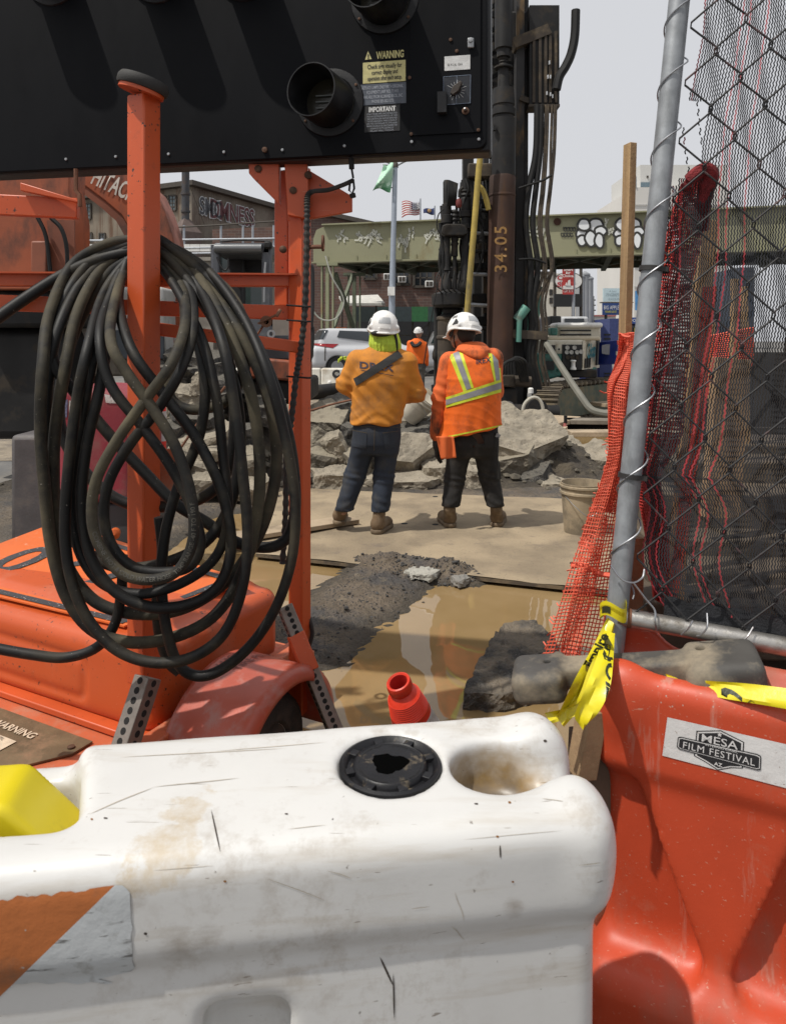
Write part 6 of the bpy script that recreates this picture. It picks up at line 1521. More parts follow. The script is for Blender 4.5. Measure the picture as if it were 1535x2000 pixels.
# ---------------------------------------------------------------- right worker
def worker_b():
    Y = 5.74; t = thing('person', 'worker in orange hi vis vest with silver bands, looking down to the left', 'person', P(925, 1030, Y))
    J = lambda x, y, d=0.0: P(x, y, Y + d)
    shl, shr = J(878, 708), J(962, 700); ell, wrl, hnd = J(861, 775, .0), J(853, 846, .03), J(853, 872, .05); elr, har = J(966, 765, .06), J(925, 775, .30)
    hip = (J(899, 862), J(946, 860)); kn = (J(888, 935, .03), J(955, 928, .03)); an = (J(878, 1000, -.01), J(969, 995, -.01))
    def body(X, Yg, Z):
        d = s_stack(X, Yg, Z, rows_px([(700, 885, 960, 0, .10), (760, 882, 962, 0, .12), (840, 890, 955, 0, .085), (880, 892, 952, 0, .07)], Y))
        d = smin(d, s_cap(X, Yg, Z, J(918, 700), J(907, 660, .03), .058, .058), .03)
        hd = smin(s_ell(X, Yg, Z, J(905, 648, .03), (.080, .100, .115)), s_ell(X, Yg, Z, J(893, 668, .06), (.050, .06, .055)), .04)
        hd = smin(hd, s_ell(X, Yg, Z, J(883, 663, .09), (.022, .02, .018)), .02); hd = smin(hd, s_ell(X, Yg, Z, J(890, 662, -.02), (.012, .018, .030)), .008)
        d = smin(d, hd, .02)
        d = smin(d, smin(s_cap(X, Yg, Z, shl, ell, .05, .042), s_cap(X, Yg, Z, ell, wrl, .04, .03), .02), .03); d = smin(d, smin(s_cap(X, Yg, Z, shr, elr, .05, .042), s_cap(X, Yg, Z, elr, har, .04, .03), .02), .03)
        d = smin(d, s_ell(X, Yg, Z, har + Vector((0, .05, 0)), (.04, .06, .025)), .02)
        for h, k, a in zip(hip, kn, an): d = smin(d, smin(s_cap(X, Yg, Z, h, k, .065, .042), s_cap(X, Yg, Z, k, a, .042, .028), .02), .03)
        return d
    lo, hi = box_of([shl, shr, ell, wrl, elr, har, J(905, 615), *an], .13); sd('body', body, lo, hi, .011, M_skin, t)
    hair = lambda X, Yg, Z: np.maximum(s_ell(X, Yg, Z, J(908, 650, .02), (.084, .104, .10)), (X - J(893, 0).x) * -1.0 * 1 + (-.02) )
    lo, hi = box_of([J(885, 625, -.1), J(930, 672, .13)], .05); sd('hair', hair, lo, hi, .008, M_hair, t)
    def shirt(X, Yg, Z):
        d = s_cap(X, Yg, Z, shl, shr, .075)
        arm = smin(s_cap(X, Yg, Z, shl, ell, .080, .068), s_cap(X, Yg, Z, ell, J(852, 850, .03), .068, .054), .03) + .005 * np.sin(Z * 75 + X * 35) * np.exp(-((Z - ell[2]) / .16) ** 2)
        d = smin(d, arm, .03); d = smin(d, smin(s_cap(X, Yg, Z, shr, elr, .078, .066), s_cap(X, Yg, Z, elr, har, .066, .05), .03), .03)
        # hood lying on the shoulders
        d = smin(d, s_stack(X, Yg, Z, rows_px([(668, 900, 944, .02, .09), (676, 893, 952, .0, .12), (684, 890, 956, -.02, .135), (693, 900, 952, -.03, .14), (702, 916, 944, -.05, .12)], Y), 2.1), .02)
        return d + cloth(X, Yg, Z, .008, 6)
    lo, hi = box_of([J(845, 662, -.1), J(985, 855, .1), har], .1); sh = sd('sweatshirt', shirt, lo, hi, .0085, M_shirtB, t)
    hd_ = s = None
    vrows = rows_px([(684, 886, 958, .02, .10), (692, 876, 967, .0, .13), (705, 870, 974, -.01, .155), (740, 870, 977, -.02, .175), (780, 868, 977, -.02, .18), (820, 864, 979, -.01, .185), (862, 856, 981, .0, .19)], Y)
    def vest(X, Yg, Z):
        d = s_stack(X, Yg, Z, vrows, 2.2) 
        hole = s_cap(X, Yg, Z, J(848, 706), J(868, 765), .060, .045); d = smax(d, -hole, .01)
        d = np.maximum(d, -s_stack(X, Yg, Z, [(r[0], r[1], r[2], r[3] - .030, r[4] - .030) for r in vrows], 2.2))
        d = d + cloth(X, Yg, Z, .0075, 12, .45, .8) + .006 * np.sin(X * 60 + 2 * np.sin(Z * 9)) * np.clip((J(0, 790).z - Z) * 4, 0, 1)
        hem = J(0, 856).z + (X - J(856, 0).x) * .215 + .004 * np.sin(X * 40)
        d = smax(d, hem - Z, .004); nk = s_cap(X, Yg, Z, J(924, 672, .02), J(926, 690, -.06), .085, .055); return smax(d, -nk, .01)
    lo, hi = box_of([J(852, 676, -.15), J(985, 866, .15)], .08); ve = sd('vest', vest, lo, hi, .0085, M_vest, t); bv = bvh_of(ve)
    def strip(tl, tr, br, bl, m, name, off, nu=6, nv=24): decal_flat(t, bv, quad(tl, tr, br, bl), nu, nv, m, name, off, ve)
    Ml = mat('vest_lime', (.55, .62, .035), .6, var=.12, vscale=18, dirt=(.25, .25, .06), dlim=(.58, .75), dscale=12)
    strip((877, 694), (902, 686), (925, 757), (905, 765), Ml, 'lime_tape', .003); strip((885, 691), (896, 687), (920, 758), (911, 762), M_silver, 'silver_tape', .005)
    strip((951, 683), (975, 692), (978, 746), (966, 751), Ml, 'lime_tape', .003); strip((959, 685), (970, 689), (976, 747), (969, 750), M_silver, 'silver_tape', .005)
    strip((872, 776), (977, 741), (977, 766), (872, 796), Ml, 'lime_tape', .006, 40, 6); strip((872, 781), (977, 746.5), (977, 759), (872, 791), M_silver, 'silver_tape', .008, 40, 4)
    strip((857, 855.5), (981, 829), (981, 832), (857, 858.5), Ml, 'hem_tape', .003, 40, 2)
    px_text(bv, 'IREX', 944, 704.5, 29, 10, mat('print_navy', (.045, .035, .05)), ve, slope=-.16, bold=.015)
    hood_o = None
    leg_stack = rows_px([(818, 872, 972, .0, .12), (845, 874, 972, -.01, .13), (868, 874, 972, -.01, .13), (890, 878, 966, .0, .11)], Y)
    lo, hi = box_of([J(866, 812), J(980, 900), *kn, *an], .13); hi[2] = J(0, 815).z
    je = sd('trousers', leg_fn(hip, kn, an, (.100, .082, .070), 8, leg_stack), lo, hi, .009, M_jeanB, t); bj = bvh_of(je)
    decal_flat(t, bj, quad((938, 850), (965, 846), (964, 876), (942, 880)), 8, 8, mat('trouser_pocket', (.018, .016, .015), .9), 'pocket', .004, je)
    boot(t, G(882, 1031, .052), G(856, 1010, .052), J(878, 1000, -.01)); boot(t, G(968, 1030, .052), G(984, 1008, .052), J(969, 995, -.01))
    # gloved hand with five fingers
    def glove(X, Yg, Z):
        d = s_cap(X, Yg, Z, J(853, 842, .03), J(853, 866, .04), .036, .034)
        d = smin(d, s_ell(X, Yg, Z, J(854, 872, .045), (.034, .040, .045)), .02)
        for k, (dx, ln) in enumerate(((-.022, 24), (-.007, 28), (.008, 27), (.022, 22))):
            a = J(854, 876, .045) + Vector((dx * .6, .012 * (k - 1.5), 0)); b = J(857, 876 + ln * .55, .05) + Vector((dx, .014 * (k - 1.5), 0)); c = J(861, 876 + ln, .055) + Vector((dx * .8, .014 * (k - 1.5) + .01, 0))
            d = smin(d, smin(s_cap(X, Yg, Z, a, b, .0125, .0115), s_cap(X, Yg, Z, b, c, .0115, .009), .004), .006)
        a = J(858, 866, .01); d = smin(d, smin(s_cap(X, Yg, Z, a, J(863, 876, .0), .013, .012), s_cap(X, Yg, Z, J(863, 876, .0), J(864, 886, .01), .012, .009), .005), .008)
        return d
    lo, hi = box_of([J(842, 838), J(868, 908, .1)], .05); sd('glove', glove, lo, hi, .005, M_glove, t)
    # rag hanging from the pocket, strap with pouch on the other hip
    def rag(u, v): p = lerp2(lerp2((852, 852), (886, 852), u), lerp2((861, 897), (891, 894), u), v); return P(p[0], p[1], Y - .20 + .03 * u + .012 * math.sin(u * 9 + v * 2))
    MB().grid(rag, 14, 12).build('rag', M_shirtB, t, solid=.006)
    MB().tube(spline([J(968, 845, -.10), J(972, 858, -.12), J(970, 880, -.12), J(972, 905, -.11), J(975, 935, -.10)], 5), [.006] * 5 + [.006] * 5 + [.008] * 5 + [.016] * 6, 6).build('tool_strap', M_strap, t)
    MB().box(J(972, 851, -.11), (.035, .02, .03), (0, .4, 0)).build('tool_clip', M_grey, t)
    hm, M = helmet(t, J(905, 643, .02), (R(-12), R(8), 0), R(32))
    MB().tube(spline([J(886, 655, -.02), J(888, 672, .0), J(893, 690, .06)], 5), .006, 6).build('chin_strap', M_strap, hm)
worker_b()

# ---------------------------------------------------------------- distant worker
def worker_c():
    Y = 20.0; t = thing('person', 'distant worker in orange sweatshirt and grey trousers beside the drill', 'person', P(818, 770, Y))
    J = lambda x, y, d=0.0: P(x, y, Y + d)
    def body(X, Yg, Z):
        d = s_ell(X, Yg, Z, J(818, 652), (.085, .1, .12)); d = smin(d, s_cap(X, Yg, Z, J(817, 665), J(815, 690), .07, .1), .03)
        for h, k, a in ((J(808, 705), J(810, 735), J(811, 764)), (J(821, 705), J(822, 735), J(823, 764))): d = smin(d, smin(s_cap(X, Yg, Z, h, k, .08, .06), s_cap(X, Yg, Z, k, a, .06, .05), .03), .04)
        return d
    lo, hi = box_of([J(796, 640, -.1), J(836, 770, .1)], .15); sd('body', body, lo, hi, .03, M_skin, t)
    def shirt(X, Yg, Z):
        d = s_stack(X, Yg, Z, rows_px([(661, 808, 822, 0, .10), (668, 800, 830, 0, .14), (685, 798, 832, 0, .17), (710, 801, 831, 0, .16)], Y))
        d = smin(d, s_cap(X, Yg, Z, J(800, 670), J(797, 692), .075, .065), .03); d = smin(d, smin(s_cap(X, Yg, Z, J(830, 672), J(833, 695), .075, .065), s_cap(X, Yg, Z, J(833, 695), J(834, 712, .1), .06, .05), .03), .03)
        return d + cloth(X, Yg, Z, .008, 3)
    lo, hi = box_of([J(792, 658, -.15), J(838, 714, .2)], .15); sd('sweatshirt', shirt, lo, hi, .022, M_vest, t)
    def tr(X, Yg, Z):
        d = s_stack(X, Yg, Z, rows_px([(706, 803, 829, 0, .13), (722, 803, 829, 0, .12)], Y))
        for h, k, a in ((J(809, 720), J(810, 738), J(811, 764)), (J(822, 720), J(823, 738), J(824, 764))): d = smin(d, smin(s_cap(X, Yg, Z, h, k, .11, .09), s_cap(X, Yg, Z, k, a, .09, .08), .03), .05)
        return d
    lo, hi = box_of([J(798, 706, -.1), J(834, 770, .1)], .15); sd('trousers', tr, lo, hi, .025, mat('trousers_grey', (.09, .085, .075), .9), t)
    for x in (811, 824): MB().box(J(x, 767), (.11, .28, .12)).build('boot', M_boot, t, bevel=.03)
    o, M = helmet(t, J(817, 648), (0, 0, 0), R(-20), .014)
    MB().tube(spline([J(803, 668, -.16), J(808, 675, -.2), J(816, 674, -.2), J(822, 668, -.18)], 5), .05, 6).build('ear_muffs', M_strap, t)
worker_c()

# ================================================================== MACHINES AND SITE CLUTTER
def lathe_px(x, prof, Y, name, m, parent, n=20, dx=0.0, ybase=None):
    """vertical turned part: prof list of (y px, half width px) top to bottom; dx px drift per px down"""
    mb = MB(); s = S(Y); y0 = prof[0][0]
    rings = []
    for y, hw in prof:
        c = P(x + dx * (y - y0), y, Y); rings.append([c + Vector((math.cos(2 * math.pi * k / n), math.sin(2 * math.pi * k / n), 0)) * (hw / s) for k in range(n)])
    vs = [q for r in rings for q in r]; fs = [(i * n + k, i * n + (k + 1) % n, (i + 1) * n + (k + 1) % n, (i + 1) * n + k) for i in range(len(prof) - 1) for k in range(n)]
    fs += [tuple(range(n)), tuple((len(prof) - 1) * n + k for k in range(n))]
    return mb.add(vs, fs).build(name, m, parent)
def hose(pts, Y, r, name, m, parent, n=6):
    return MB().tube(spline([P(p[0], p[1], p[2] if len(p) > 2 else Y) for p in pts], n), r, 8).build(name, m, parent)
M_grime = mat('grimy_steel', (.013, .0125, .0125), .6, spec=.3, var=.4, vscale=3, dirt=(.045, .036, .027), dlim=(.52, .7), dscale=4)
M_grime2 = mat('grimy_brown', (.045, .034, .024), .8, var=.4, vscale=3, dirt=(.13, .10, .065), dlim=(.5, .7), dscale=4)
M_casing = mat('rust_casing', (.058, .028, .018), .75, metal=.2, var=.35, vscale=1.6, c2=(.045, .025, .018), c2lim=(.5, .66), c2scale=1.4, dirt=(.10, .052, .026), dlim=(.56, .75), dscale=3, dstretch=(1, 1, .25))
M_mastc = mat('mast_steel', (.022, .021, .021), .7, var=.4, vscale=2, dirt=(.16, .105, .055), dlim=(.55, .68), dscale=3, dstretch=(1, 1, .3))
M_teal = mat('rig_teal', (.035, .155, .125), .5, var=.2, vscale=2, dirt=(.05, .06, .05), dlim=(.5, .7), dscale=3)
M_teal2 = mat('rig_mint', (.10, .27, .215), .5, var=.2, vscale=2, dirt=(.12, .16, .13), dlim=(.52, .7), dscale=4)
M_rigw = mat('rig_cream', (.58, .54, .44), .5, var=.1, vscale=2, dirt=(.33, .26, .16), dlim=(.52, .72), dscale=3)
M_navy = mat('rig_navy', (.016, .03, .14), .45, var=.15, vscale=2)
M_bk = mat('hose_black', (.008, .008, .008), .6, var=.3, vscale=3, spec=.3, dirt=(.035, .03, .022), dlim=(.55, .75), dscale=3)
M_yel = mat('pole_yellow', (.38, .28, .06), .6, var=.25, vscale=4, dirt=(.16, .13, .06), dlim=(.5, .65), dscale=4, dstretch=(1, 1, .3))

def build_rig():
    Y = 13.5
    t = thing('drill_rig', 'tall black drilling rig with rusty casing, hose bundles and cream control housing on tracks', 'drill rig', P(1010, 826, Y))
    # mast
    for x, w, Yd in ((1012, 15, Y + .45), (1024, 7, Y + .7), (947, 10, Y + .8)):
        a = P(x + 2, -60, Yd); b = P(x - 1, 822, Yd); MB().beam(b, a, w / S(Yd), .30, up=(0, -1, 0)).build('mast_rail', M_mastc, t)
    for y in range(-20, 820, 46):
        MB().beam(P(946, y, Y + .95), P(1018, y + 12, Y + .95), .07, .12).build('mast_rung', M_mastc, t)
        MB().beam(P(948, y + 40, Y + 1.0), P(1014, y + 4, Y + 1.0), .05, .08).build('mast_brace', M_grime, t)
    pbox_b(924, 335, 1008, 812, Y + 1.3, .5, 'mast_body', M_grime, t, .03); pbox_b(960, -60, 1014, 340, Y + 1.3, .4, 'mast_upper', M_grime, t, .03)
    # rotary tools above the casing
    lathe_px(983, [(-60, 17), (96, 17), (98, 13), (112, 13), (113, 8), (116, 10), (119, 8), (122, 10), (125, 8), (128, 10), (130, 8), (131, 18), (134, 18), (135, 10), (172, 12), (174, 20), (206, 22), (208, 20), (213, 20), (214, 23), (226, 23), (228, 20), (232, 20), (233, 23), (345, 23.5)], Y, 'drill_string', M_grime, t)
    cs = lathe_px(981, [(344, 24), (348, 25.5), (380, 25.5), (381, 26.5), (384, 26.5), (385, 25.5), (740, 26), (741, 22)], Y, 'casing', M_casing, t, 28, -.016)
    c = P(978.5, 487, Y - .262)
    text_on("34.05", .32, c, (0, 0, 1), (-1, 0, 0), mat('paint_ochre', (.28, .155, .05), .8, var=.3, vscale=9), cs, off=.02, spacing=1.25, bold=.004)
    MB().box(P(965, 250, Y - .2), (.05, .08, .10)).build('lug', M_grime, t)
    # head machinery left of the casing
    for x, prof in ((872, [(352, 5), (356, 7), (398, 7), (399, 9), (412, 10), (420, 9), (421, 11), (436, 11), (437, 8), (520, 7), (528, 9), (530, 7), (545, 8), (552, 11), (566, 12), (570, 9)]),
                    (909, [(352, 9), (372, 9), (374, 11), (378, 9), (382, 11), (386, 9), (390, 11), (412, 10), (413, 13), (424, 13), (426, 9), (438, 9), (439, 13), (447, 12), (448, 7), (500, 6), (520, 9), (532, 9), (545, 10), (556, 13), (568, 12), (574, 9)]),
                    (888, [(410, 6), (414, 8), (418, 6), (422, 8), (426, 6), (430, 8), (434, 6), (440, 9), (452, 9), (453, 11), (458, 8), (464, 7), (468, 8), (472, 6), (476, 8), (480, 6), (500, 6), (502, 4), (566, 4), (567, 8), (576, 8)])):
        lathe_px(x, prof, Y + .1, 'hydraulic_motor', M_grime, t, 16)
    m = MB(); m.prism([P(x, y, Y - .12) for x, y in ((864, 440), (872, 437), (900, 437), (912, 442), (914, 456), (905, 460), (866, 460), (862, 454))], (0, .4, 0)); m.build('head_plate', M_grime, t, bevel=.02)
    lathe_px(879, [(566, 12), (569, 18), (573, 30), (575, 36), (596, 36), (598, 32), (601, 30), (602, 14), (606, 16), (612, 14), (614, 18), (618, 22), (620, 21)], Y, 'gear_case', M_grime, t, 24)
    lathe_px(872, [(617, 16), (620, 20), (624, 20), (626, 18), (655, 18), (657, 20), (661, 20), (663, 18), (700, 18), (740, 18), (742, 22), (760, 22), (762, 18), (812, 18)], Y, 'drive_barrel', M_grime2, t, 20)
    for x in (852, 896): lathe_px(x, [(598, 4), (602, 5), (680, 5), (690, 8), (700, 8), (705, 5), (750, 5), (752, 10), (800, 10)], Y + .1, 'guide_rod', M_grime, t, 10)
    lathe_px(896, [(388, 2), (390, 5), (394, 6), (400, 6), (404, 5), (406, 3)], Y - .2, 'red_valve', mat('valve_red', (.14, .02, .018), .5), t, 12)
    for i in range(7): hose([(877 + i * 2.6, 352 + i, Y - .1), (876 + i * 2.4, 380, Y - .12), (874 + i * 2.5, 402, Y - .05)], Y, .020, 'head_hose', M_bk, t)
    for i in range(6):
        x = 858 + i * 10; hose([(x, 530, Y - .25), (x - 6 + i, 545, Y - .32), (x - 4, 562, Y - .36), (x + 6, 574, Y - .3)], Y, .013, 'head_hose', M_bk, t)
    rq = random.Random(12)
    for i in range(22):
        x = rq.uniform(856, 958); y0 = rq.uniform(345, 470); ln = rq.uniform(60, 190); r = rq.choice((.018, .026, .036)); dY = rq.uniform(-.1, .7)
        hose([(x, y0, Y + dY), (x + rq.uniform(-7, 7), y0 + ln * .35, Y + dY - .05), (x + rq.uniform(-9, 9), y0 + ln * .7, Y + dY), (x + rq.uniform(-6, 6), y0 + ln, Y + dY + .05)], Y, r, 'head_hose', M_bk, t)
    for i in range(14):
        x = rq.uniform(860, 950); y = rq.uniform(400, 660); pbox_b(x, y, x + rq.uniform(8, 22), y + rq.uniform(8, 26), Y + rq.uniform(.1, .7), .2, 'valve_block', rq.choice((M_grime, M_grime, M_grime2)), t, .02)
    hose([(866, 408), (856, 420), (853, 440), (858, 455), (868, 462)], Y - .2, .012, 'head_hose', M_bk, t); hose([(904, 366), (898, 372), (897, 385)], Y - .2, .03, 'elbow_pipe', M_grime, t)
    hose([(868, 480, Y - .3), (860, 530, Y - .3), (848, 590, Y - .4), (836, 660, Y - .4), (826, 720, Y - .4)], Y, .010, 'guy_cable', M_bk, t)
    for y, w in ((410, 14), (455, 16), (490, 16), (535, 18), (595, 20), (640, 22)):
        m = MB().cyl(P(918, y, Y + .25), P(960, y + 2, Y + .25), .04, 8); m.build('cross_pipe', M_grey if y in (455, 535, 595) else M_grime, t)
        pbox_b(922, y - 22, 950, y - 4, Y + .5, .3, 'bracket', M_grime, t, .02)
    MB().tube(spline([P(942, 270, Y - .35), P(935, 330, Y - .35), P(926, 440, Y - .35), P(916, 560, Y - .35), P(911, 640, Y - .35), P(910, 760, Y - .3)], 6), .055, 12).build('yellow_pole', M_yel, t)
    hose([(930, 362, Y - .2), (940, 368, Y - .2), (948, 385, Y - .2), (954, 410, Y - .2)], Y, .05, 'yellow_hose', M_yel, t)
    pbox_b(914, 318, 962, 346, Y + .3, .4, 'carriage', M_grime2, t, .03); pbox_b(905, 300, 925, 470, Y + .45, .3, 'carriage_rail', M_grime, t)
    # cable tray and hose bundle
    tr = pbox_b(1034, 10, 1092, 205, Y + .2, .25, 'hose_tray', M_grime, t); pbox_b(1033, 203, 1093, 208, Y + .15, .4, 'tray_lip', M_grime2, tr)
    for i, x in enumerate((1040, 1052, 1063, 1072, 1083)): pbox_b(x, 60, x + 5, 200, Y + .16, .05, 'tray_bar', M_grime2, tr)
    for x, y in ((1069, 146), (1074, 146), (1067, 178), (1074, 180), (1078, 184), (1087, 170), (1072, 118)): pbox_b(x, y, x + 2, y + 7, Y + .12, .05, 'tray_slot', mat('slot_pale', (.55, .57, .6), .8), tr)
    MB().beam(P(1015, 192, Y + .3), P(1036, 200, Y + .3), .12, .10).build('tray_arm', M_grime2, t); MB().beam(P(1000, 90, Y + .3), P(1070, 62, Y + .3), .3, .2).build('tray_arm', M_grime2, t); pbox_b(985, 20, 1040, 80, Y + .4, .5, 'crown_block', M_grime, t, .05)
    hose([(1124, 20), (1122, 70), (1115, 105), (1104, 130), (1092, 150), (1086, 175)], Y, .085, 'loop_hose', M_bk, t); hose([(1104, 130), (1100, 148), (1092, 168)], Y, .02, 'loop_strap', M_bk, t)
    for x0, mid, x1, r in ((1049, 1026, 1038, .062), (1057, 1040, 1046, .055), (1066, 1052, 1050, .03), (1070, 1056, 1062, .028), (1078, 1068, 1052, .026), (1083, 1066, 1068, .022), (1086, 1070, 1060, .02)):
        hose([(x0, 205), (x0 - 3, 300), (mid + 6, 370), (mid, 440), (mid + 10, 520), (x1 - 4, 590), (x1, 640), (x1 - 6, 700), (x1 + 6, 760), (x1 + 2, 815)], Y, r, 'supply_hose', M_bk if r > .05 else M_grime2, t)
    hose([(1012, 368), (1030, 362), (1060, 352), (1077, 342)], Y - .1, .022, 'hose_tie', M_bk, t); hose([(1012, 507), (1040, 506), (1066, 514)], Y - .1, .022, 'hose_tie', M_bk, t)
    MB().beam(P(1000, 652, Y), P(1068, 656, Y), .16, .16).build('hose_bar', M_grime2, t)
    # teal leveling cylinders
    m = MB().cyl(P(1010, 610, Y + .9), P(1030, 665, Y + .9), .12, 14); m.build('tilt_cylinder', M_teal2, t); MB().cyl(P(1048, 572, Y + .9), P(1030, 640, Y + .9), .11, 14).build('tilt_cylinder', M_teal2, t); pbox_b(1004, 612, 1024, 636, Y + .7, .3, 'pivot_block', M_teal2, t, .04); MB().cyl(P(1006, 602, Y + .6), P(1030, 598, Y + .8), .08, 12).build('pivot_pin', M_teal2, t)
    MB().cyl(P(1052, 560, Y + .2), P(1038, 650, Y + .2), .10, 14).build('tilt_cylinder', M_teal2, t); MB().cyl(P(1008, 626, Y - .05), P(1028, 600, Y - .05), .09, 14).build('pivot_arm', M_teal2, t); MB().cyl(P(1014, 618, Y - .1), P(1012, 668, Y - .1), .055, 12).build('pivot_arm', M_teal2, t); pbox_b(1034, 690, 1062, 770, Y + .3, .5, 'teal_panel', M_teal, t, .03)
    # housing
    Yh = 14.3
    pbox_b(1090, 634, 1174, 664, Yh + .9, 1.2, 'upper_housing', M_rigw, t, .06); pbox_b(1086, 630, 1178, 640, Yh + .8, 1.4, 'upper_lid', M_white, t, .05)
    for y in (644, 652): pbox_b(1094, y, 1154, y + 3, Yh + .87, .05, 'louvre', M_black, t)
    h = MB(); h.prism([P(1058, 664, Yh), P(1140, 664, Yh), P(1140, 722, Yh), P(1132, 722, Yh), P(1132, 692, Yh), P(1058, 692, Yh)], (0, .9, 0)); h.build('control_housing', M_rigw, t, bevel=.03)
    pbox_b(1070, 657, 1172, 665, Yh + .05, 1.6, 'housing_top', mat('housing_dusty', (.48, .42, .31), .7, var=.15, vscale=2), t, .03)
    h = MB(); a = [P(1141, 665, Yh), P(1173, 659, Yh + 1.5), P(1170, 718, Yh + 1.5), P(1138, 722, Yh)]; h.prism(a, (-.05, 0.0, 0)); side = h.build('side_door', M_rigw, t)
    n = (a[1] - a[0]).cross(a[3] - a[0]).normalized(); n = n if n.y < 0 else -n; u = (a[1] - a[0]).normalized(); v = n.cross(u); v = v if v.z > 0 else -v
    text_on('C6xp', .42, a[0].lerp(a[2], .36) , u, v, mat('rig_letter', (.02, .16, .20), .5), side, off=.03, width=.85, bold=.012)
    for k, (f0, f1) in enumerate(((.60, .72), (.05, .12), (.18, .25), (.30, .37))):
        p = [a[0].lerp(a[1], f).lerp(a[3].lerp(a[2], f), g) + n * .012 for f, g in (((f0, .62), (f1, .62), (f1, .95), (f0, .95)) if k else ((.70, .05), (.86, .05), (.86, .9), (.70, .9)))]; MB().prism(p, n * .01).build('side_slot', M_black, side)
    gp = pbox_b(1098, 673, 1136, 722, Yh - .03, .1, 'gauge_panel', M_black, t)
    for gx, gy in ((1107, 679), (1121, 679), (1106, 688), (1115, 688), (1126, 688), (1134, 687), (1108, 698), (1117, 699), (1127, 698)):
        MB().lathe(P(gx, gy, Yh - .04), (0, -1, 0), [(.042, 0), (.042, .03), (.034, .03), (.034, .02), (0, .02)], 16).build('gauge', mat('gauge_face', (.42, .41, .38), .5) if gy < 695 else M_grime2, gp)
    lathe_px(1119, [(703, 5), (705, 6), (708, 4), (716, 4), (719, 6), (722, 6)], Yh - .15, 'filter_cup', M_white, t, 12)
    pbox_b(1066, 674, 1084, 690, Yh - .02, .05, 'side_hatch', M_black, t); pbox_b(1086, 672, 1096, 686, Yh - .02, .05, 'switch_box', M_rigw, t); MB().lathe(P(1091, 682, Yh - .05), (0, -1, 0), [(.02, 0), (.02, .02), (0, .02)], 10).build('switch', M_black, t)
    m = MB(); m.prism([P(1030, 690, Yh), P(1100, 690, Yh), P(1096, 735, Yh), P(1070, 742, Yh), P(1030, 742, Yh)], (0, 1.0, 0)); m.build('base_body', M_teal, t, bevel=.04); pbox_b(1062, 705, 1082, 722, Yh - .05, .1, 'step_plate', M_black, t)
    pbox_b(1092, 722, 1166, 738, Yh + .1, 1.6, 'slew_frame', M_grime, t, .03); MB().beam(P(1086, 723, Yh), P(1160, 719, Yh + 1.0), .1, .04).build('deck_edge', M_teal, t)
    pbox_b(1074, 617, 1096, 640, Yh + 1.4, .6, 'exhaust_box', M_black, t, .03); pbox_b(1075, 640, 1089, 655, Yh + .7, .3, 'teal_tank', M_teal, t, .03)
    # crawler track
    tt = Vector((.62, .78, 0)); tw = Vector((.90, -.43, 0)).normalized(); c0 = P(1080, 772, 13.6); c0.z = .36; Lt, rt = 2.6, .34; Wt = .48
    prof = []
    for i in range(14): a = R(90 + 180 * i / 13); prof.append((rt * math.cos(a), rt * math.sin(a)))
    nlow = 12
    for i in range(1, nlow): prof.append((Lt * i / nlow, -rt))
    for i in range(14): a = R(-90 + 180 * i / 13); prof.append((Lt + rt * math.cos(a), rt * math.sin(a)))
    for i in range(1, nlow): prof.append((Lt - Lt * i / nlow, rt))
    trk = MB().prism([c0 + tt * a * .98 + ez * b * .82 - tw * Wt * .35 for a, b in prof], tw * Wt * .80).build('track_frame', mat('track_side', (.085, .10, .075), .8, var=.3, vscale=3, dirt=(.16, .13, .08), dlim=(.45, .62), dscale=3), t)
    M_shoe = mat('track_shoe', (.105, .085, .062), .8, var=.3, vscale=4, dirt=(.18, .145, .095), dlim=(.48, .65), dscale=4)
    n_ = len(prof)
    for i in range(n_):
        a0 = prof[i]; a1 = prof[(i + 1) % n_]; mid = ((a0[0] + a1[0]) / 2, (a0[1] + a1[1]) / 2); dd = (tt * (a1[0] - a0[0]) + ez * (a1[1] - a0[1])); ln = dd.length
        if ln < .01: continue
        dd.normalize(); nn = dd.cross(tw).normalized()
        p = c0 + tt * mid[0] + ez * mid[1]; MB().beam(p - tw * Wt * .5, p + tw * Wt * .5, ln * .82, .045, up=nn).build('track_shoe', M_shoe, trk)
        MB().beam(p - tw * Wt * .48 + nn * .03 * 0, p + tw * Wt * .48, ln * .22, .10, up=nn).build('grouser', M_shoe, trk)
    # blue compressor behind
    b = thing('blue_compressor', 'dark blue compressor with an open blue door behind the drill rig', 'compressor', P(1185, 770, 16))
    m = MB(); m.prism([P(1168, 640, 16), P(1178, 632, 16), P(1190, 650, 16), P(1196, 668, 16), P(1196, 760, 16), P(1186, 772, 16), P(1166, 772, 16)], (0, 1.6, 0)); m.build('body', M_navy, b, bevel=.04)
    for y in (652, 660, 728, 734): pbox_b(1180, y, 1192, y + 3, 15.98, .03, 'louvre', M_black, b)
    d = MB(); q = [P(1171, 668, 15.4), P(1207, 664, 15.0), P(1203, 711, 15.0), P(1169, 713, 15.4)]; d.prism(q, (0, .05, 0)); do = d.build('door', mat('door_blue', (.012, .028, .20), .4), b, bevel=.01)
    cen = q[0].lerp(q[2], .34) + Vector((.05, -.09, 0)); n = 20; MB().prism([cen + Vector((.20 * max(-.75, min(.75, 1.2 * math.cos(2 * math.pi * k / n))), 0, .11 * math.sin(2 * math.pi * k / n))) for k in range(n)], (0, .02, 0)).build('door_window', mat('oval_pane', (.20, .20, .22), .3), do)
    MB().box(P(1204, 690, 14.95), (.03, .05, .08)).build('latch', M_rigw, do)
build_rig()

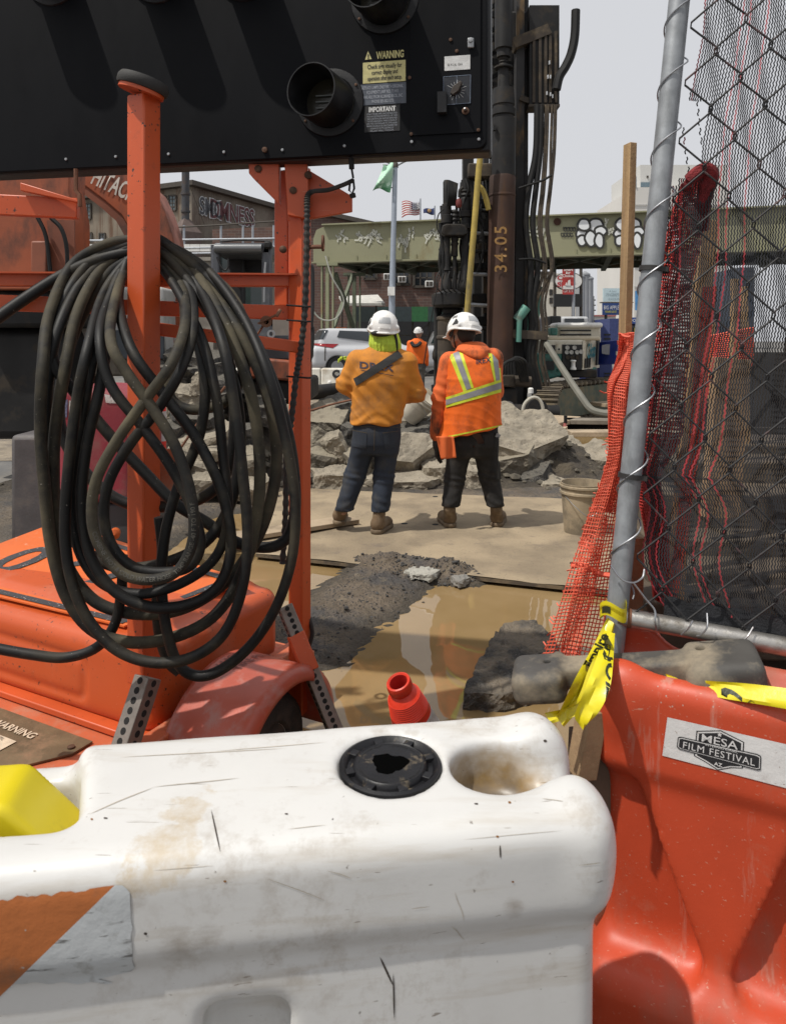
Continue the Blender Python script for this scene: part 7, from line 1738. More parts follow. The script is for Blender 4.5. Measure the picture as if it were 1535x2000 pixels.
def build_site():
    Y = 12.6
    # hose that slopes from the rig to the planks
    o = hose([(1062, 664, 13.6), (1078, 690, 13.2), (1105, 732, 12.8), (1132, 772, 12.4), (1152, 798, 12.2), (1172, 806, 12.1), (1200, 809, 12.0), (1245, 812, 12.0)], Y, .062, 'supply_hose', mat('grey_hose', (.15, .145, .12), .7, var=.2, vscale=3), None); settag(o, 'thick grey hose sloping from the rig down to the planks', 'hose')
    o = hose([(1010, 848, 11.6), (1040, 842, 11.6), (1080, 838, 11.5), (1110, 834, 11.5), (1150, 834, 11.4), (1200, 832, 11.4)], Y, .075, 'drain_hose', M_bk, None); settag(o, 'thick black hose lying along the planks beside the rig', 'hose')
    o = hose([(1022, 832, 11.9), (1021, 800, 11.9), (1028, 784, 11.9), (1042, 776, 11.9), (1054, 782, 11.9), (1060, 800, 11.9), (1054, 820, 11.9)], Y, .028, 'cable_loop', mat('pale_cable2', (.42, .40, .34), .6), None); settag(o, 'loop of pale cable standing up beside the rig base', 'cable')
    # pump block
    t = thing('pump_block', 'grimy pump and pipe fittings at the foot of the drill mast', 'pump', P(1000, 835, 12.8))
    pbox_b(976, 732, 1005, 756, 12.8, .5, 'valve_box', M_grime2, t, .03); MB().cyl(P(1004, 744, 12.9), P(1036, 746, 12.9), .10, 16).build('pipe', M_grime2, t); pbox_b(972, 758, 1010, 806, 12.9, .6, 'pump_body', M_grime, t, .04); pbox_b(975, 786, 1003, 826, 12.6, .4, 'foot_block', mat('foot_grey', (.07, .065, .065), .7), t, .03); MB().cyl(P(1000, 803, 12.6), P(1090, 806, 12.6), .13, 16).build('pipe', M_grime, t)
    MB().cyl(P(1040, 800, 12.5), P(1050, 800, 12.3), .19, 20).build('flange', M_grime, t); MB().lathe(P(1036, 768, 12.8), (0, 0, 1), [(.05, 0), (.05, .08), (.03, .1), (0, .1)], 12).build('white_cap', M_white, t)
    for i in range(5): hose([(980 + 6 * i, 732, 12.7), (984 + 5 * i, 712 - 3 * i, 12.7), (1000 + 6 * i, 705, 12.7), (1012 + 4 * i, 725, 12.75), (1018 + 3 * i, 745, 12.8)], Y, .03, 'pump_hose', M_bk, t)
    # planks and mats on the ground
    for i, (x0, y0, x1, y1, wd, lab) in enumerate(((1015, 842, 1105, 816, .5, 'sunlit plywood sheet in front of the crawler track'), (1105, 822, 1260, 824, .35, 'long grey plank under the sloping hose'), (1110, 846, 1260, 846, .3, 'plank at the near edge of the flooded trench'), (1010, 824, 1060, 820, .4, 'short plank beside the pale cable loop'), (1165, 790, 1260, 786, .5, 'pale timber mat beyond the crawler track'), (1165, 806, 1270, 803, .3, 'dark timber mat beside the pale mat'))):
        a = G(x0, y0, .28); b = G(x1, y1, .28); o = MB().beam(a, b, wd, .07, up=(0, 0, 1)).build('plank', M_wood2 if i % 2 == 0 else M_wood3, None, bevel=.008); settag(o, lab, 'plank')
    m = MB(); m.prism([G(1040, 862, .26), G(1060, 842, .26), G(1108, 838, .26), G(1062, 880, .26)], (0, 0, .04)); o = m.build('plywood_sheet', M_wood2, None); settag(o, 'tilted pale plywood sheet at the edge of the flooded trench', 'plywood')
    t = thing('suction_nozzle', 'faded red pump nozzle standing in the flooded trench', 'nozzle', P(1103, 856, 10.8)); lathe_px(1103, [(826, 3), (830, 3), (832, 4), (836, 3), (840, 6), (845, 8.5), (856, 9), (858, 8)], 10.8, 'nozzle', mat('nozzle_red', (.34, .10, .09), .6, var=.2, vscale=5), t, 16); lathe_px(1104, [(812, 3.5), (826, 3.5)], 10.8, 'riser', M_bk, t, 10)
    # far water filled barriers
    cnt = 0
    for i in range(5):
        Yb = 19.0; x0 = 430 + i * 66; lab = ['white barrier partly hidden behind the orange post', 'white barrier behind the hose bundle', 'white barrier between the orange post and the amber shirt worker, left of the letter C', 'white barrier marked with a black letter C', 'white barrier behind the amber shirt worker'][i]
        b = thing('white_street_barrier', lab, 'barrier', P(x0 + 33, 775, Yb), 'white barriers along the street edge')
        m = MB(); pr = [(-.30, 0), (-.30, .15), (-.18, .38), (-.14, .80), (.14, .80), (.18, .38), (.30, .15), (.30, 0)]; a = P(x0, 775, Yb); w = 65 / S(Yb); m.prism([Vector((a.x, Yb + p, .02 + q)) for p, q in pr], (w, 0, 0)); bo = m.build('body', mat('street_white', (.60, .58, .52), .55, var=.08, vscale=2, dirt=(.36, .30, .22), dlim=(.5, .75), dscale=2.5), b, bevel=.04)
        for k in (.27, .7): MB().box((a.x + w * k, Yb - .24, .42), (.10, .10, .16)).build('lug', M_white, b, bevel=.03)
        if i == 3: text_on('C', .26, Vector((a.x + w * .45, Yb - .165, .66)), (1, 0, 0), (0, .13, 1), M_black, b, off=.02, bold=.02)
    m = MB(); o = None
    rag = MB().grid(lambda u, v: P(660 + 26 * u, 704 - 8 * math.sin(u * 3.1) - 3 * math.sin(v * 6 + u * 9) + 5 * v, 18.9), 12, 6).build('hi_vis_vest', M_lime2, None, solid=.02); settag(rag, 'lime green vest lying on top of a white street barrier', 'vest')
    o = MB().cyl(P(560, 772, 16.5), P(690, 758, 17.2), .17, 18).build('steel_pipe', M_grime, None); settag(o, 'dark steel pipe lying in front of the white street barriers', 'pipe')
    o = MB().ring(P(806, 792, 9.2), P(824, 784, 10.2), .20, .16, 28).build('concrete_pipe', mat('pipe_tan', (.30, .25, .17), .8), None); settag(o, 'tan pipe lying on the rubble between the two workers', 'pipe')
    # bucket on the pile
    def bucket(c, r0, r1, h, ax, label, m_, wet):
        t = thing('bucket', label, 'bucket', c); ax = Vector(ax).normalized()
        MB().lathe(c, ax, [(0, 0), (r0, 0), (r0 * 1.01, .01), (r1 * .97, h * .78), (r1 * 1.05, h * .79), (r1 * 1.05, h * .83), (r1 * .99, h * .84), (r1 * 1.0, h * .91), (r1 * 1.06, h * .92), (r1 * 1.06, h * .955), (r1 * 1.0, h * .965), (r1 * 1.01, h), (r1 * .965, h), (r1 * .95, h * .9), (r0 * .95, .06), (0, .06)], 40).build('pail', m_, t)
        MB().lathe(c + ax * h * .55, ax, [(r1 * .93, 0), (0, .004)], 32).build('contents', wet, t)
        u, v = ortho(ax); MB().tube(spline([c + ax * h * .84 + u * r1 * 1.05, c + ax * h * .60 - v * r1 * 1.02 + u * r1 * .6, c + ax * h * .42 - v * r1 * 1.12, c + ax * h * .60 - v * r1 * 1.02 - u * r1 * .6, c + ax * h * .84 - u * r1 * 1.05], 8), .0028, 6).build('handle', M_grey, t)
        return t
    M_pail = mat('pail_muddy', (.36, .29, .195), .7, var=.15, vscale=7, dirt=(.20, .165, .115), dlim=(.46, .62), dscale=6); M_slop = mat('pail_slop', (.15, .11, .065), .6)
    c = G(1138, 1036, .055); c.z = .05; bucket(c, .145, .172, .385, (0, 0, 1), 'mud caked plastic bucket at the right edge of the steel plate', M_pail, M_slop)
    c = P(792, 812, 8.5); bucket(c, .16, .20, .34, (.55, -.15, .62), 'pale bucket tipped on the rubble behind the amber shirt worker', mat('pail_pale', (.48, .44, .36), .6), M_slop)
    # plank under the worker's boot
    a = G(440, 1052, .09); b = G(690, 1014, .075); o = MB().beam(a, b, .19, .035, up=(0, 0, 1)).build('plank', M_wood2, None, bevel=.004); settag(o, 'pale plank under the left boot of the amber shirt worker', 'plank')
    # vehicles
    Yc = 24.5; t = thing('parked_suv', 'silver white suv parked beyond the white barriers, seen from the rear', 'car', P(680, 760, Yc))
    ca = Vector((.955, .30, 0)).normalized(); cb = Vector((-ca.y, ca.x, 0)); cc = P(606, 700, Yc); cc.z = .27
    XC = np.eye(4); XC[:3, 0] = list(ca); XC[:3, 1] = list(cb); XC[:3, 3] = list(cc)
    def car(X, Yg, Z):
        d = s_box(X, Yg, Z, (2.4, .93, .70), (2.4, .93, .40), .22)
        cab = s_box(X, Yg, Z, (2.05, .93, 1.25), (1.75, .80, .46), .28); sl = (Z - 1.05) * .75; cab = smax(cab, -(X - .18 - np.maximum(Z - .95, 0) * .55), .12); cab = smax(cab, (X - 3.6 + np.maximum(Z - .95, 0) * 1.1), .12); cab = smax(cab, np.abs(Yg - .93) - .93 + np.maximum(Z - .85, 0) * .30, .06)
        d = smin(d, cab, .10)
        for wx in (.95, 3.85): d = np.maximum(d, -(np.sqrt((X - wx) ** 2 + (Z - .36) ** 2) - .40) * 1.0 - 1e3 * 0) if False else smax(d, -np.maximum(np.sqrt((X - wx) ** 2 + (Z - .36) ** 2) - .40, np.abs(np.abs(Yg - .93) - .93) - .18), .03)
        return d
    cb_o = sdf_obj('body', car, (-.1, -.1, .1), (4.95, 1.95, 1.85), .035, mat('car_silver', (.52, .53, .55), .25, var=.03, coat=.6, bump=0), t, XC, 2); bvc = bvh_of(cb_o)
    def cp(px, m, name): decal_px(bvc, quad(*px), 14, 8, name, m, cb_o, .02)
    cp(((612, 646), (641, 645), (632, 662), (612, 664)), M_glass, 'rear_window'); cp(((663, 646), (720, 648), (722, 667), (658, 659)), M_glass, 'side_window'); cp(((722, 648), (760, 660), (760, 672), (724, 668)), M_glass, 'side_window')
    cp(((613, 671), (662, 672), (650, 680), (613, 675)), mat('tail_red', (.25, .01, .015), .2), 'tail_light'); cp(((634, 676), (636, 676), (636, 705), (634, 705)), M_trim, 'panel_gap')
    for wx in (.95, 3.85):
        p = Vector(XC[:3, 3]) + ca * wx + cb * .02 + ez * .36 - ez * 0; w = MB().cyl(p, p + cb * .22, .36, 24).build('wheel', M_black, t); MB().cyl(p - cb * .01, p + cb * .05, .22, 20).build('rim', M_grey, w)
    t = thing('white_van', 'white van parked behind the drill head', 'van', P(845, 740, 28)); pbox_b(836, 668, 900, 735, 28, 3, 'body', M_white, t, .2); m = MB(); m.prism([P(838, 672, 27.9), P(850, 645, 27.9), P(900, 640, 27.9), P(900, 672, 27.9)], (0, 1.8, 0)); m.build('cab', M_white, t, bevel=.1); m = MB(); m.prism([P(841, 671, 27.85), P(851, 650, 27.85), P(868, 650, 27.85), P(868, 671, 27.85)], (0, .03, 0)); m.build('window', M_glass_g, t)
    for x in (848, 888): MB().cyl(P(x, 740, 27.9), P(x, 740, 28.4), .36, 18).build('wheel', M_black, t)
M_wood2 = mat('plank_pale', (.36, .28, .19), .8, var=.2, vscale=3, c2=(.24, .185, .125), c2lim=(.5, .66), c2scale=4, bump=.3, bscale=40)
M_wood3 = mat('plank_grey', (.19, .165, .13), .85, var=.25, vscale=3, c2=(.12, .10, .08), c2lim=(.5, .66), c2scale=4, bump=.3, bscale=40)
M_lime2 = mat('lime_far', (.48, .62, .06), .8, var=.2, vscale=5)
build_site_later = build_site

def build_excavators():
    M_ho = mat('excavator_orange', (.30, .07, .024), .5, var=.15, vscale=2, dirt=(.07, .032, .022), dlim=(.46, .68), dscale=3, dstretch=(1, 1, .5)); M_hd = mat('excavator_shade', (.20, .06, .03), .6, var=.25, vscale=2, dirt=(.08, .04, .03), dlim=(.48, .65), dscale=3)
    Y = 8.8
    t = thing('orange_excavator', 'orange excavator with curved boom and dark grey cab behind the hose bundle', 'excavator', P(480, 760, Y))
    m = MB(); bo = [(60, 290), (150, 296), (215, 312), (265, 338), (303, 372), (322, 412), (338, 462), (352, 540), (352, 640), (262, 640), (266, 500), (258, 455), (238, 420), (205, 392), (165, 362), (120, 338), (60, 320)]
    m.prism([P(x, y, Y) for x, y in bo], (0, .45, 0)); boom = m.build('boom', M_ho, t, bevel=.015)
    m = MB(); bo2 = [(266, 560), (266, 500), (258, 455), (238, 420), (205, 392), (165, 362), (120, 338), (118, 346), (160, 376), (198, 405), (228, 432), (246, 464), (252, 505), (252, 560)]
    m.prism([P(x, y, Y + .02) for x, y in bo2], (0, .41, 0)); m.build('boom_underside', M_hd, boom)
    u = Vector((1, 0, -.47)).normalized(); text_on('HITACHI', .30, P(228, 365, Y), u, Vector((.47, 0, 1)).normalized(), mat('letter_pale', (.55, .50, .44), .6), boom, off=.02, width=.60, bold=.006)
    # cab
    Yc = 8.6; Mc = mat('cab_grey', (.075, .08, .092), .42, var=.15, vscale=3, dirt=(.13, .13, .13), dlim=(.55, .75), dscale=4); cabr = None
    for pts, d, nm in (([(412, 640), (413, 488), (420, 474), (428, 474), (428, 640)], .12, 'cab_post'), ([(511, 640), (511, 494), (516, 474), (530, 474), (530, 640)], .12, 'cab_post'), ([(416, 496), (421, 474), (528, 474), (528, 496)], .95, 'cab_roof'), ([(412, 600), (530, 604), (530, 660), (412, 660)], .12, 'cab_door')):
        MB().prism([P(x, y, Yc) for x, y in pts], (0, d, 0)).build(nm, Mc, t, bevel=.02)
    MB().cyl(P(420, 485, Yc - .02), P(512, 485, Yc - .02), .055, 14).build('roof_edge', mat('cab_rail', (.18, .185, .19), .3, metal=.4), t)
    for pts, d, nm in (([(412, 640), (412, 478), (424, 478), (424, 640)], .12, 'cab_post'), ([(516, 640), (516, 478), (528, 478), (528, 640)], .12, 'cab_post')): MB().prism([P(x, y, Yc + 1.0) for x, y in pts], (0, d, 0)).build(nm, Mc, t)
    pbox_b(414, 480, 530, 660, Yc + 1.15, .05, 'rear_wall', M_glass_g, t); pbox_b(445, 500, 475, 655, Yc + .55, .2, 'seat', M_black, t, .03); pbox_b(452, 496, 512, 530, Yc + .7, .3, 'headliner', M_black, t)
    pbox_b(490, 548, 512, 600, Yc + .3, .02, 'inner_pane', M_glass_g, t); hose([(519, 512), (517, 540), (516, 590)], Yc - .05, .012, 'grab_rail', M_grey, t)
    pbox_b(515, 471, 530, 485, Yc - .1, .1, 'work_light', M_grime, t, .02); hose([(430, 472), (470, 469), (528, 471)], Yc, .012, 'roof_rail', M_black, t)
    hose([(424, 502), (432, 520), (440, 528), (446, 520), (446, 505)], Yc - .1, .012, 'mirror_frame', M_black, t)
    pbox_b(440, 655, 592, 706, Yc + .1, 1.2, 'engine_deck', mat('deck_dark', (.035, .037, .042), .5, var=.3, vscale=4), t, .04); MB().ring(P(530, 652, Yc), P(530, 652, Yc + .05), .05, .025).build('deck_ring', M_grey, t)
    m = MB(); m.prism([P(x, y, Yc) for x, y in ((478, 696), (592, 706), (592, 746), (478, 738))], (0, 1.0, 0)); m.build('counterweight', M_ho, t, bevel=.03)
    pbox_b(430, 742, 600, 790, Yc + .1, 1.4, 'undercarriage', M_grime, t, .05)
    Ym = 7.6; mr = MB(); mr.prism([P(x, y, Ym) for x, y in ((596, 640), (606, 628), (614, 640), (613, 676), (608, 708), (596, 700))], (0, .05, 0)); mo = mr.build('mirror', M_black, t, bevel=.01); MB().prism([P(x, y, Ym - .01) for x, y in ((594, 672), (606, 682), (604, 702), (594, 697))], (0, .005, 0)).build('mirror_glass', mat('mirror', (.42, .46, .46), .05, metal=.7, bump=0), mo)
    hose([(594, 520), (606, 518), (611, 530), (611, 600), (608, 640)], Ym, .018, 'mirror_arm', M_black, t)
    MB().prism([P(x, y, Ym + .02) for x, y in ((594, 522), (609, 524), (609, 625), (594, 628))], (0, .005, 0)).build('side_pane', M_glass_g, t)
    # second machine: dipper arm at the far left
    t = thing('orange_dipper_arm', 'rust streaked orange excavator arm with hoses at the left edge', 'excavator', P(110, 760, 7.6))
    m = MB(); m.prism([P(x, y, 7.6) for x, y in ((-60, 250), (128, 280), (137, 330), (136, 372), (146, 430), (146, 545), (140, 566), (-60, 566))], (0, .4, 0)); ar = m.build('arm', M_ho, t, bevel=.015)
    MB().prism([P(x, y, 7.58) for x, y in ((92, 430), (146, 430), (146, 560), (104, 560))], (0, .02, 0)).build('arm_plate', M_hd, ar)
    for pts in ([(72, 420), (90, 460), (98, 520), (108, 620)], [(100, 425), (122, 450), (132, 500), (128, 600)], [(118, 400), (130, 395), (138, 398)]): hose(pts, 7.5, .022, 'arm_hose', M_bk, t)
    pbox_b(60, 470, 92, 560, 7.5, .12, 'cylinder_guard', M_hd, t, .02); pbox_b(-60, 566, 150, 640, 7.7, .9, 'bucket_linkage', M_grime, t, .05); pbox_b(-60, 640, 135, 860, 7.9, .9, 'dark_block', M_grime, t, .1)  # lowest box is a plain dark block added for the dark area
    # white machine housing behind
    t = thing('white_machine', 'weathered white machine housing with a blue stripe behind the hoses', 'machine', P(250, 760, 8.3))
    pbox_b(150, 560, 318, 690, 8.3, 1.4, 'housing', mat('machine_white', (.42, .42, .40), .6, var=.12, vscale=3, c2=(.30, .16, .13), c2lim=(.6, .68), c2scale=6, dirt=(.25, .23, .2), dlim=(.5, .7), dscale=4), t, .04); pbox_b(224, 645, 320, 700, 8.25, .04, 'dark_panel', mat('panel_slate', (.05, .06, .07), .5), t); pbox_b(150, 664, 224, 667, 8.27, .04, 'blue_stripe', mat('stripe_blue', (.05, .12, .35), .5), t)
    pbox_b(150, 690, 330, 735, 8.35, 1.2, 'sill', M_wood3, t, .03)
    # red generator
    Yg_ = 4.3
    t = thing('red_generator', 'dull red generator cover with paper labels behind the hoses', 'generator', P(200, 985, Yg_))
    def gen(X, Yv, Z):
        a, b = P(112, 985, Yg_), P(258, 757, Yg_); d = s_box(X, Yv, Z, ((a.x + b.x) / 2, Yg_ + .3, (a.z + b.z) / 2), ((b.x - a.x) / 2, .3, (b.z - a.z) / 2), .05); return smax(d, (X - P(215, 0, Yg_).x) * .32 + (Z - P(0, 764, Yg_).z), .04)
    a, b = P(100, 1000, Yg_), P(270, 745, Yg_); go = sdf_obj('cover', gen, (a.x, Yg_ - .05, a.z), (b.x, Yg_ + .65, b.z), .014, mat('generator_red', (.235, .022, .035), .55, var=.15, vscale=5, dirt=(.21, .09, .08), dlim=(.5, .75), dscale=7), t, None, 1); bg = bvh_of(go)
    for q, mm in ((((205, 770), (216, 772), (218, 788), (208, 786)), 'a'), (((218, 772), (229, 774), (227, 788), (216, 787)), 'b'), (((122, 782), (134, 780), (132, 815), (120, 815)), 'c'), (((136, 782), (160, 785), (158, 812), (136, 812)), 'd')): decal_px(bg, quad(*q), 4, 4, 'label', mat('gen_label', (.42, .40, .38), .6, var=.3, vscale=90) if mm != 'c' else mat('gen_label_b', (.10, .10, .17), .6, var=.4, vscale=90), go, .004)
    pbox_b(108, 985, 262, 1065, Yg_ + .05, .6, 'base', mat('gen_base', (.05, .05, .052), .7, var=.3), t, .02); pbox_b(20, 850, 112, 1070, Yg_ + .2, .6, 'side_box', mat('gen_grey', (.085, .078, .078), .6, var=.25, dirt=(.14, .12, .10), dscale=5), t, .03)
    MB().lathe(P(226, 1040, 4.25), (.3, -1, 0), [(.03, 0), (.03, .05), (0, .06)], 16).build('orange_knob', mat('knob_or', (.5, .1, .02), .5), t)
    # delineator post
    t = thing('delineator_post', 'red and white banded delineator post with a yellow cord', 'delineator', P(315, 950, 5.6))
    lathe_px(315, [(788, 8), (790, 9.5), (800, 9.5), (950, 10)], 5.6, 'post', mat('delin_red', (.60, .02, .012), .5), t, 18)
    for y0, y1 in ((803, 826), (836, 861)): lathe_px(315, [(y0, 10.2), (y1, 10.4)], 5.6, 'band', mat('delin_white', (.42, .40, .41), .5), t, 18)
    lathe_px(315, [(829, 10.8), (835, 10.8)], 5.6, 'ring', mat('delin_red', (.60, .02, .012)), t, 18); hose([(308, 798, 5.5), (306, 815, 5.5), (309, 830, 5.5)], 5.5, .012, 'yellow_cord', mat('cord_yel', (.6, .5, .08), .6), t)
build_excavators()

build_site_later()
# ================================================================== BROKEN CONCRETE
def conc_extra(dark):
    def f(nt, vec, cc):
        g = nd(nt, 'ShaderNodeNewGeometry'); sep = nd(nt, 'ShaderNodeSeparateXYZ'); nt.links.new(g.outputs['True Normal'], sep.inputs[0])
        up = ramp(nt, math_n(nt, 'ADD', sep.outputs[2], math_n(nt, 'MULTIPLY', noise_n(nt, vec, 5, 4), .5)), .65, 1.05)      # dry dust on upward faces
        return mixc(nt, math_n(nt, 'MULTIPLY', up, .75), cc, (.265, .232, .172) if not dark else (.125, .115, .095))
    return f
M_conc = mat('broken_concrete', (.165, .145, .112), .92, var=.25, vscale=5, c2=(.10, .088, .072), c2lim=(.5, .68), c2scale=4, dirt=(.06, .052, .044), dlim=(.6, .74), dscale=9, bump=.7, bscale=38, bdist=.02, extra=conc_extra(False), speck=(.07, .06, .05), speck_scale=55, speck_lim=(.66, .70))
M_concl = mat('pale_concrete', (.27, .235, .18), .92, var=.22, vscale=5, c2=(.165, .145, .112), c2lim=(.5, .68), c2scale=4, bump=.7, bscale=38, bdist=.02, speck=(.10, .085, .07), speck_scale=50, speck_lim=(.66, .70))
M_concd = mat('asphalt_slab', (.05, .047, .044), .92, var=.4, vscale=8, dirt=(.15, .135, .11), dlim=(.5, .66), dscale=8, bump=.9, bscale=45, bdist=.025, extra=conc_extra(True), speck=(.16, .15, .135), speck_scale=70, speck_lim=(.63, .67))
def rock_mesh(w, d, h, seed, rough=.08, slab=True):
    rr = random.Random(seed); b = bmesh.new()
    n = rr.randint(5, 7); ring = []
    for i in range(n):
        a = 2 * math.pi * (i + rr.uniform(-.25, .25)) / n; k = rr.uniform(.82, 1.05); ring.append((max(-1, min(1, 1.25 * math.cos(a) * k)) * w / 2, max(-1, min(1, 1.25 * math.sin(a) * k)) * d / 2))
    for z, sc in ((-h / 2, rr.uniform(.82, .98)), (h / 2, rr.uniform(.86, 1.0))):
        for x, y in ring: b.verts.new((x * sc + rr.uniform(-.06, .06) * w, y * sc + rr.uniform(-.06, .06) * d, z + rr.uniform(-.10, .10) * h))
    bmesh.ops.convex_hull(b, input=b.verts)
    bmesh.ops.triangulate(b, faces=b.faces)
    L = max(w, d, h) / 13
    for _ in range(4):
        es = [e for e in b.edges if e.calc_length() > L]
        if not es: break
        bmesh.ops.subdivide_edges(b, edges=es, cuts=1); bmesh.ops.triangulate(b, faces=b.faces)
    off = Vector((seed * 1.37, seed * 2.1, seed * .7)); s = min(w, d, h)
    b.normal_update()
    for v in b.verts:
        nrm = v.normal; v.co += nrm * (min(s * rough, .028) * (1.2 * mnoise.noise(v.co * 4.5 + off) + .8 * mnoise.noise(v.co * 13 + off) + .5 * mnoise.noise(v.co * 31 + off))) 
    me = bpy.data.meshes.new('rock'); b.to_mesh(me); b.free(); return me
def chunk(cx, cy, Y, wpx, hpx, dep, rot, label, m, seed, grp, rough=.16, name='concrete_chunk'):
    s = S(Y) / 1.16; me = rock_mesh(wpx / s, dep * 1.12, hpx / s, seed, rough)
    M = Matrix.Translation(P(cx, cy, Y + dep * .3)) @ Euler([R(a) for a in rot]).to_matrix().to_4x4(); me.transform(M)
    o = mesh_obj(name, me, m); settag(o, label, 'rubble', grp); return o
GR = 'broken concrete in the heap behind the workers'; GL = 'broken paving slabs stacked behind the hoses'
C = M_conc; Lc = M_concl; Dk = M_concd
for i, a in enumerate((
 (629, 828, 8.5, 92, 42, .8, (18, -8, 10), 'large grey slab on top of the heap left of the amber shirt worker', C),
 (668, 800, 8.9, 78, 34, .7, (10, -14, 0), 'dark rough chunk highest on the heap left of the amber shirt worker', Dk),
 (612, 902, 7.8, 88, 70, .7, (10, 12, 20), 'big rounded concrete lump low beside the orange mast post', C),
 (658, 882, 7.75, 40, 58, .4, (5, -28, 15), 'pale upright block left of the amber shirt worker', Lc),
 (624, 862, 7.9, 34, 34, .4, (0, 25, 30), 'small grey wedge between the big lump and the pale block', C),
 (596, 866, 8.1, 40, 30, .5, (0, -10, 0), 'dark lump at the left end of the heap beside the post', Dk),
 (690, 852, 8.3, 50, 40, .6, (0, 10, 0), 'dark chunk behind the hip of the amber shirt worker', Dk),
 (800, 898, 7.7, 128, 66, .35, (38, -12, 6), 'large cracked sandy slab between the two workers', Lc),
 (800, 950, 7.35, 150, 36, .5, (8, -2, 2), 'low flat sandy slab at the edge of the steel plate between the workers', Lc),
 (815, 818, 8.8, 92, 30, .6, (12, -14, 8), 'long grey beam like slab leaning behind the two workers', C),
 (812, 850, 8.3, 88, 34, .6, (6, -12, 0), 'dark layered asphalt slab under the grey beam', Dk),
 (1012, 862, 7.8, 150, 52, .8, (30, 14, -14), 'large tilted pale slab right of the vest worker', Lc),
 (1000, 905, 7.7, 120, 44, .5, (6, -16, 0), 'tan broken side block under the tilted pale slab', C),
 (985, 828, 8.5, 60, 54, .6, (10, 6, 10), 'square concrete block behind the vest worker at the right', C),
 (1028, 938, 7.6, 100, 36, .5, (8, -16, 0), 'smooth dark brown slab lowest right of the vest worker', Dk),
 (925, 945, 7.4, 60, 58, .4, (4, 2, 8), 'upright block between the legs of the vest worker', Lc),
 (918, 912, 7.7, 44, 24, .4, (0, 12, 0), 'small dark stone between the legs of the vest worker', C),
 (1078, 948, 7.45, 66, 24, .35, (6, 3, 0), 'pale flat paver beside the bucket', Lc),
 (1046, 964, 7.3, 48, 14, .3, (4, -4, 0), 'thin stone at the plate edge beside the pale paver', C),
 (1088, 966, 7.25, 30, 16, .25, (0, 0, 0), 'small round stone by the rim of the bucket', C),
 (1118, 898, 8.4, 66, 34, .7, (26, 4, 12), 'pale slab lying flat behind the bucket', Lc),
 (1172, 905, 8.2, 70, 52, .6, (16, -14, 0), 'sandy slab behind the frayed netting', Lc),
 (650, 938, 7.35, 74, 34, .4, (6, 0, 0), 'squared sandy block at the plate edge left of the amber shirt worker', Lc),
 (598, 945, 7.5, 50, 30, .4, (0, 5, 0), 'dark lump at the plate edge beside the mast post', Dk),
 (700, 905, 7.6, 60, 40, .5, (8, -10, 0), 'grey chunk behind the knees of the amber shirt worker', C),
 (720, 945, 7.4, 70, 30, .4, (4, 4, 0), 'low grey block between the legs of the amber shirt worker', Lc),
 (860, 925, 7.55, 70, 44, .5, (10, -6, 0), 'sandy chunk left of the boots of the vest worker', Lc),
 (755, 850, 8.4, 60, 36, .5, (0, 0, 0), 'grey chunk hidden mostly by the amber shirt', C),
 (900, 850, 8.4, 80, 40, .6, (6, 6, 0), 'grey chunk hidden mostly by the orange vest', C),
)):
    chunk(*a, seed=100 + i, grp=GR)
for i, a in enumerate((
 (390, 702, 8.2, 130, 22, .9, (6, 4, 8), 'topmost dark paving slab of the stack', Dk), (382, 722, 8.0, 140, 20, .9, (4, -3, -6), 'second paving slab from the top of the stack', Dk), (432, 742, 7.9, 120, 22, .8, (5, 6, 5), 'third paving slab from the top, on the right of the stack', Dk), (345, 746, 7.9, 90, 22, .8, (5, -2, 0), 'dark slab left of the small pointed stone', Dk),
 (362, 785, 7.5, 96, 46, .6, (10, 8, 10), 'big pale rough boulder in the slab stack', Lc), (386, 748, 7.4, 18, 34, .14, (0, 8, 0), 'small pointed stone standing on the boulder', Lc), (432, 772, 7.7, 70, 18, .7, (5, 4, 0), 'dark slab right of the boulder', Dk),
 (388, 814, 7.3, 92, 18, .7, (6, 4, 4), 'thin dark slab just below the boulder', Dk), (342, 834, 7.2, 70, 22, .6, (5, 4, 0), 'dark slab beside the banded delineator post', Dk), (402, 852, 7.1, 104, 20, .6, (14, -10, 0), 'light topped slab sloping in the middle of the stack', Lc), (424, 874, 7.0, 70, 20, .6, (8, -4, 0), 'pale slab under the sloping slab', Lc),
 (388, 892, 6.9, 90, 24, .6, (16, 22, 0), 'curved sandy slab low in the stack', Lc), (352, 915, 6.8, 70, 30, .5, (5, 5, 0), 'dark lump low beside the winch sprocket', Dk), (412, 932, 6.7, 100, 26, .5, (12, -4, 0), 'flat sandy slab at the bottom of the stack', Lc), (470, 905, 7.0, 80, 36, .5, (10, 0, 0), 'grey slab seen between the hoses and the mast post', C), (470, 850, 7.4, 90, 30, .6, (6, 0, 0), 'dark slab higher between the hoses and the mast post', Dk), (480, 950, 6.7, 90, 26, .5, (8, 3, 0), 'sandy slab low between the hoses and the mast post', Lc), (300, 740, 7.8, 90, 50, .8, (6, 0, 0), 'dark rubble lump behind the red generator', Dk), (520, 800, 8.2, 80, 30, .7, (6, 5, 0), 'dark slab behind the mast post', Dk),
)):
    chunk(*a, seed=200 + i, grp=GL, name='paving_slab')
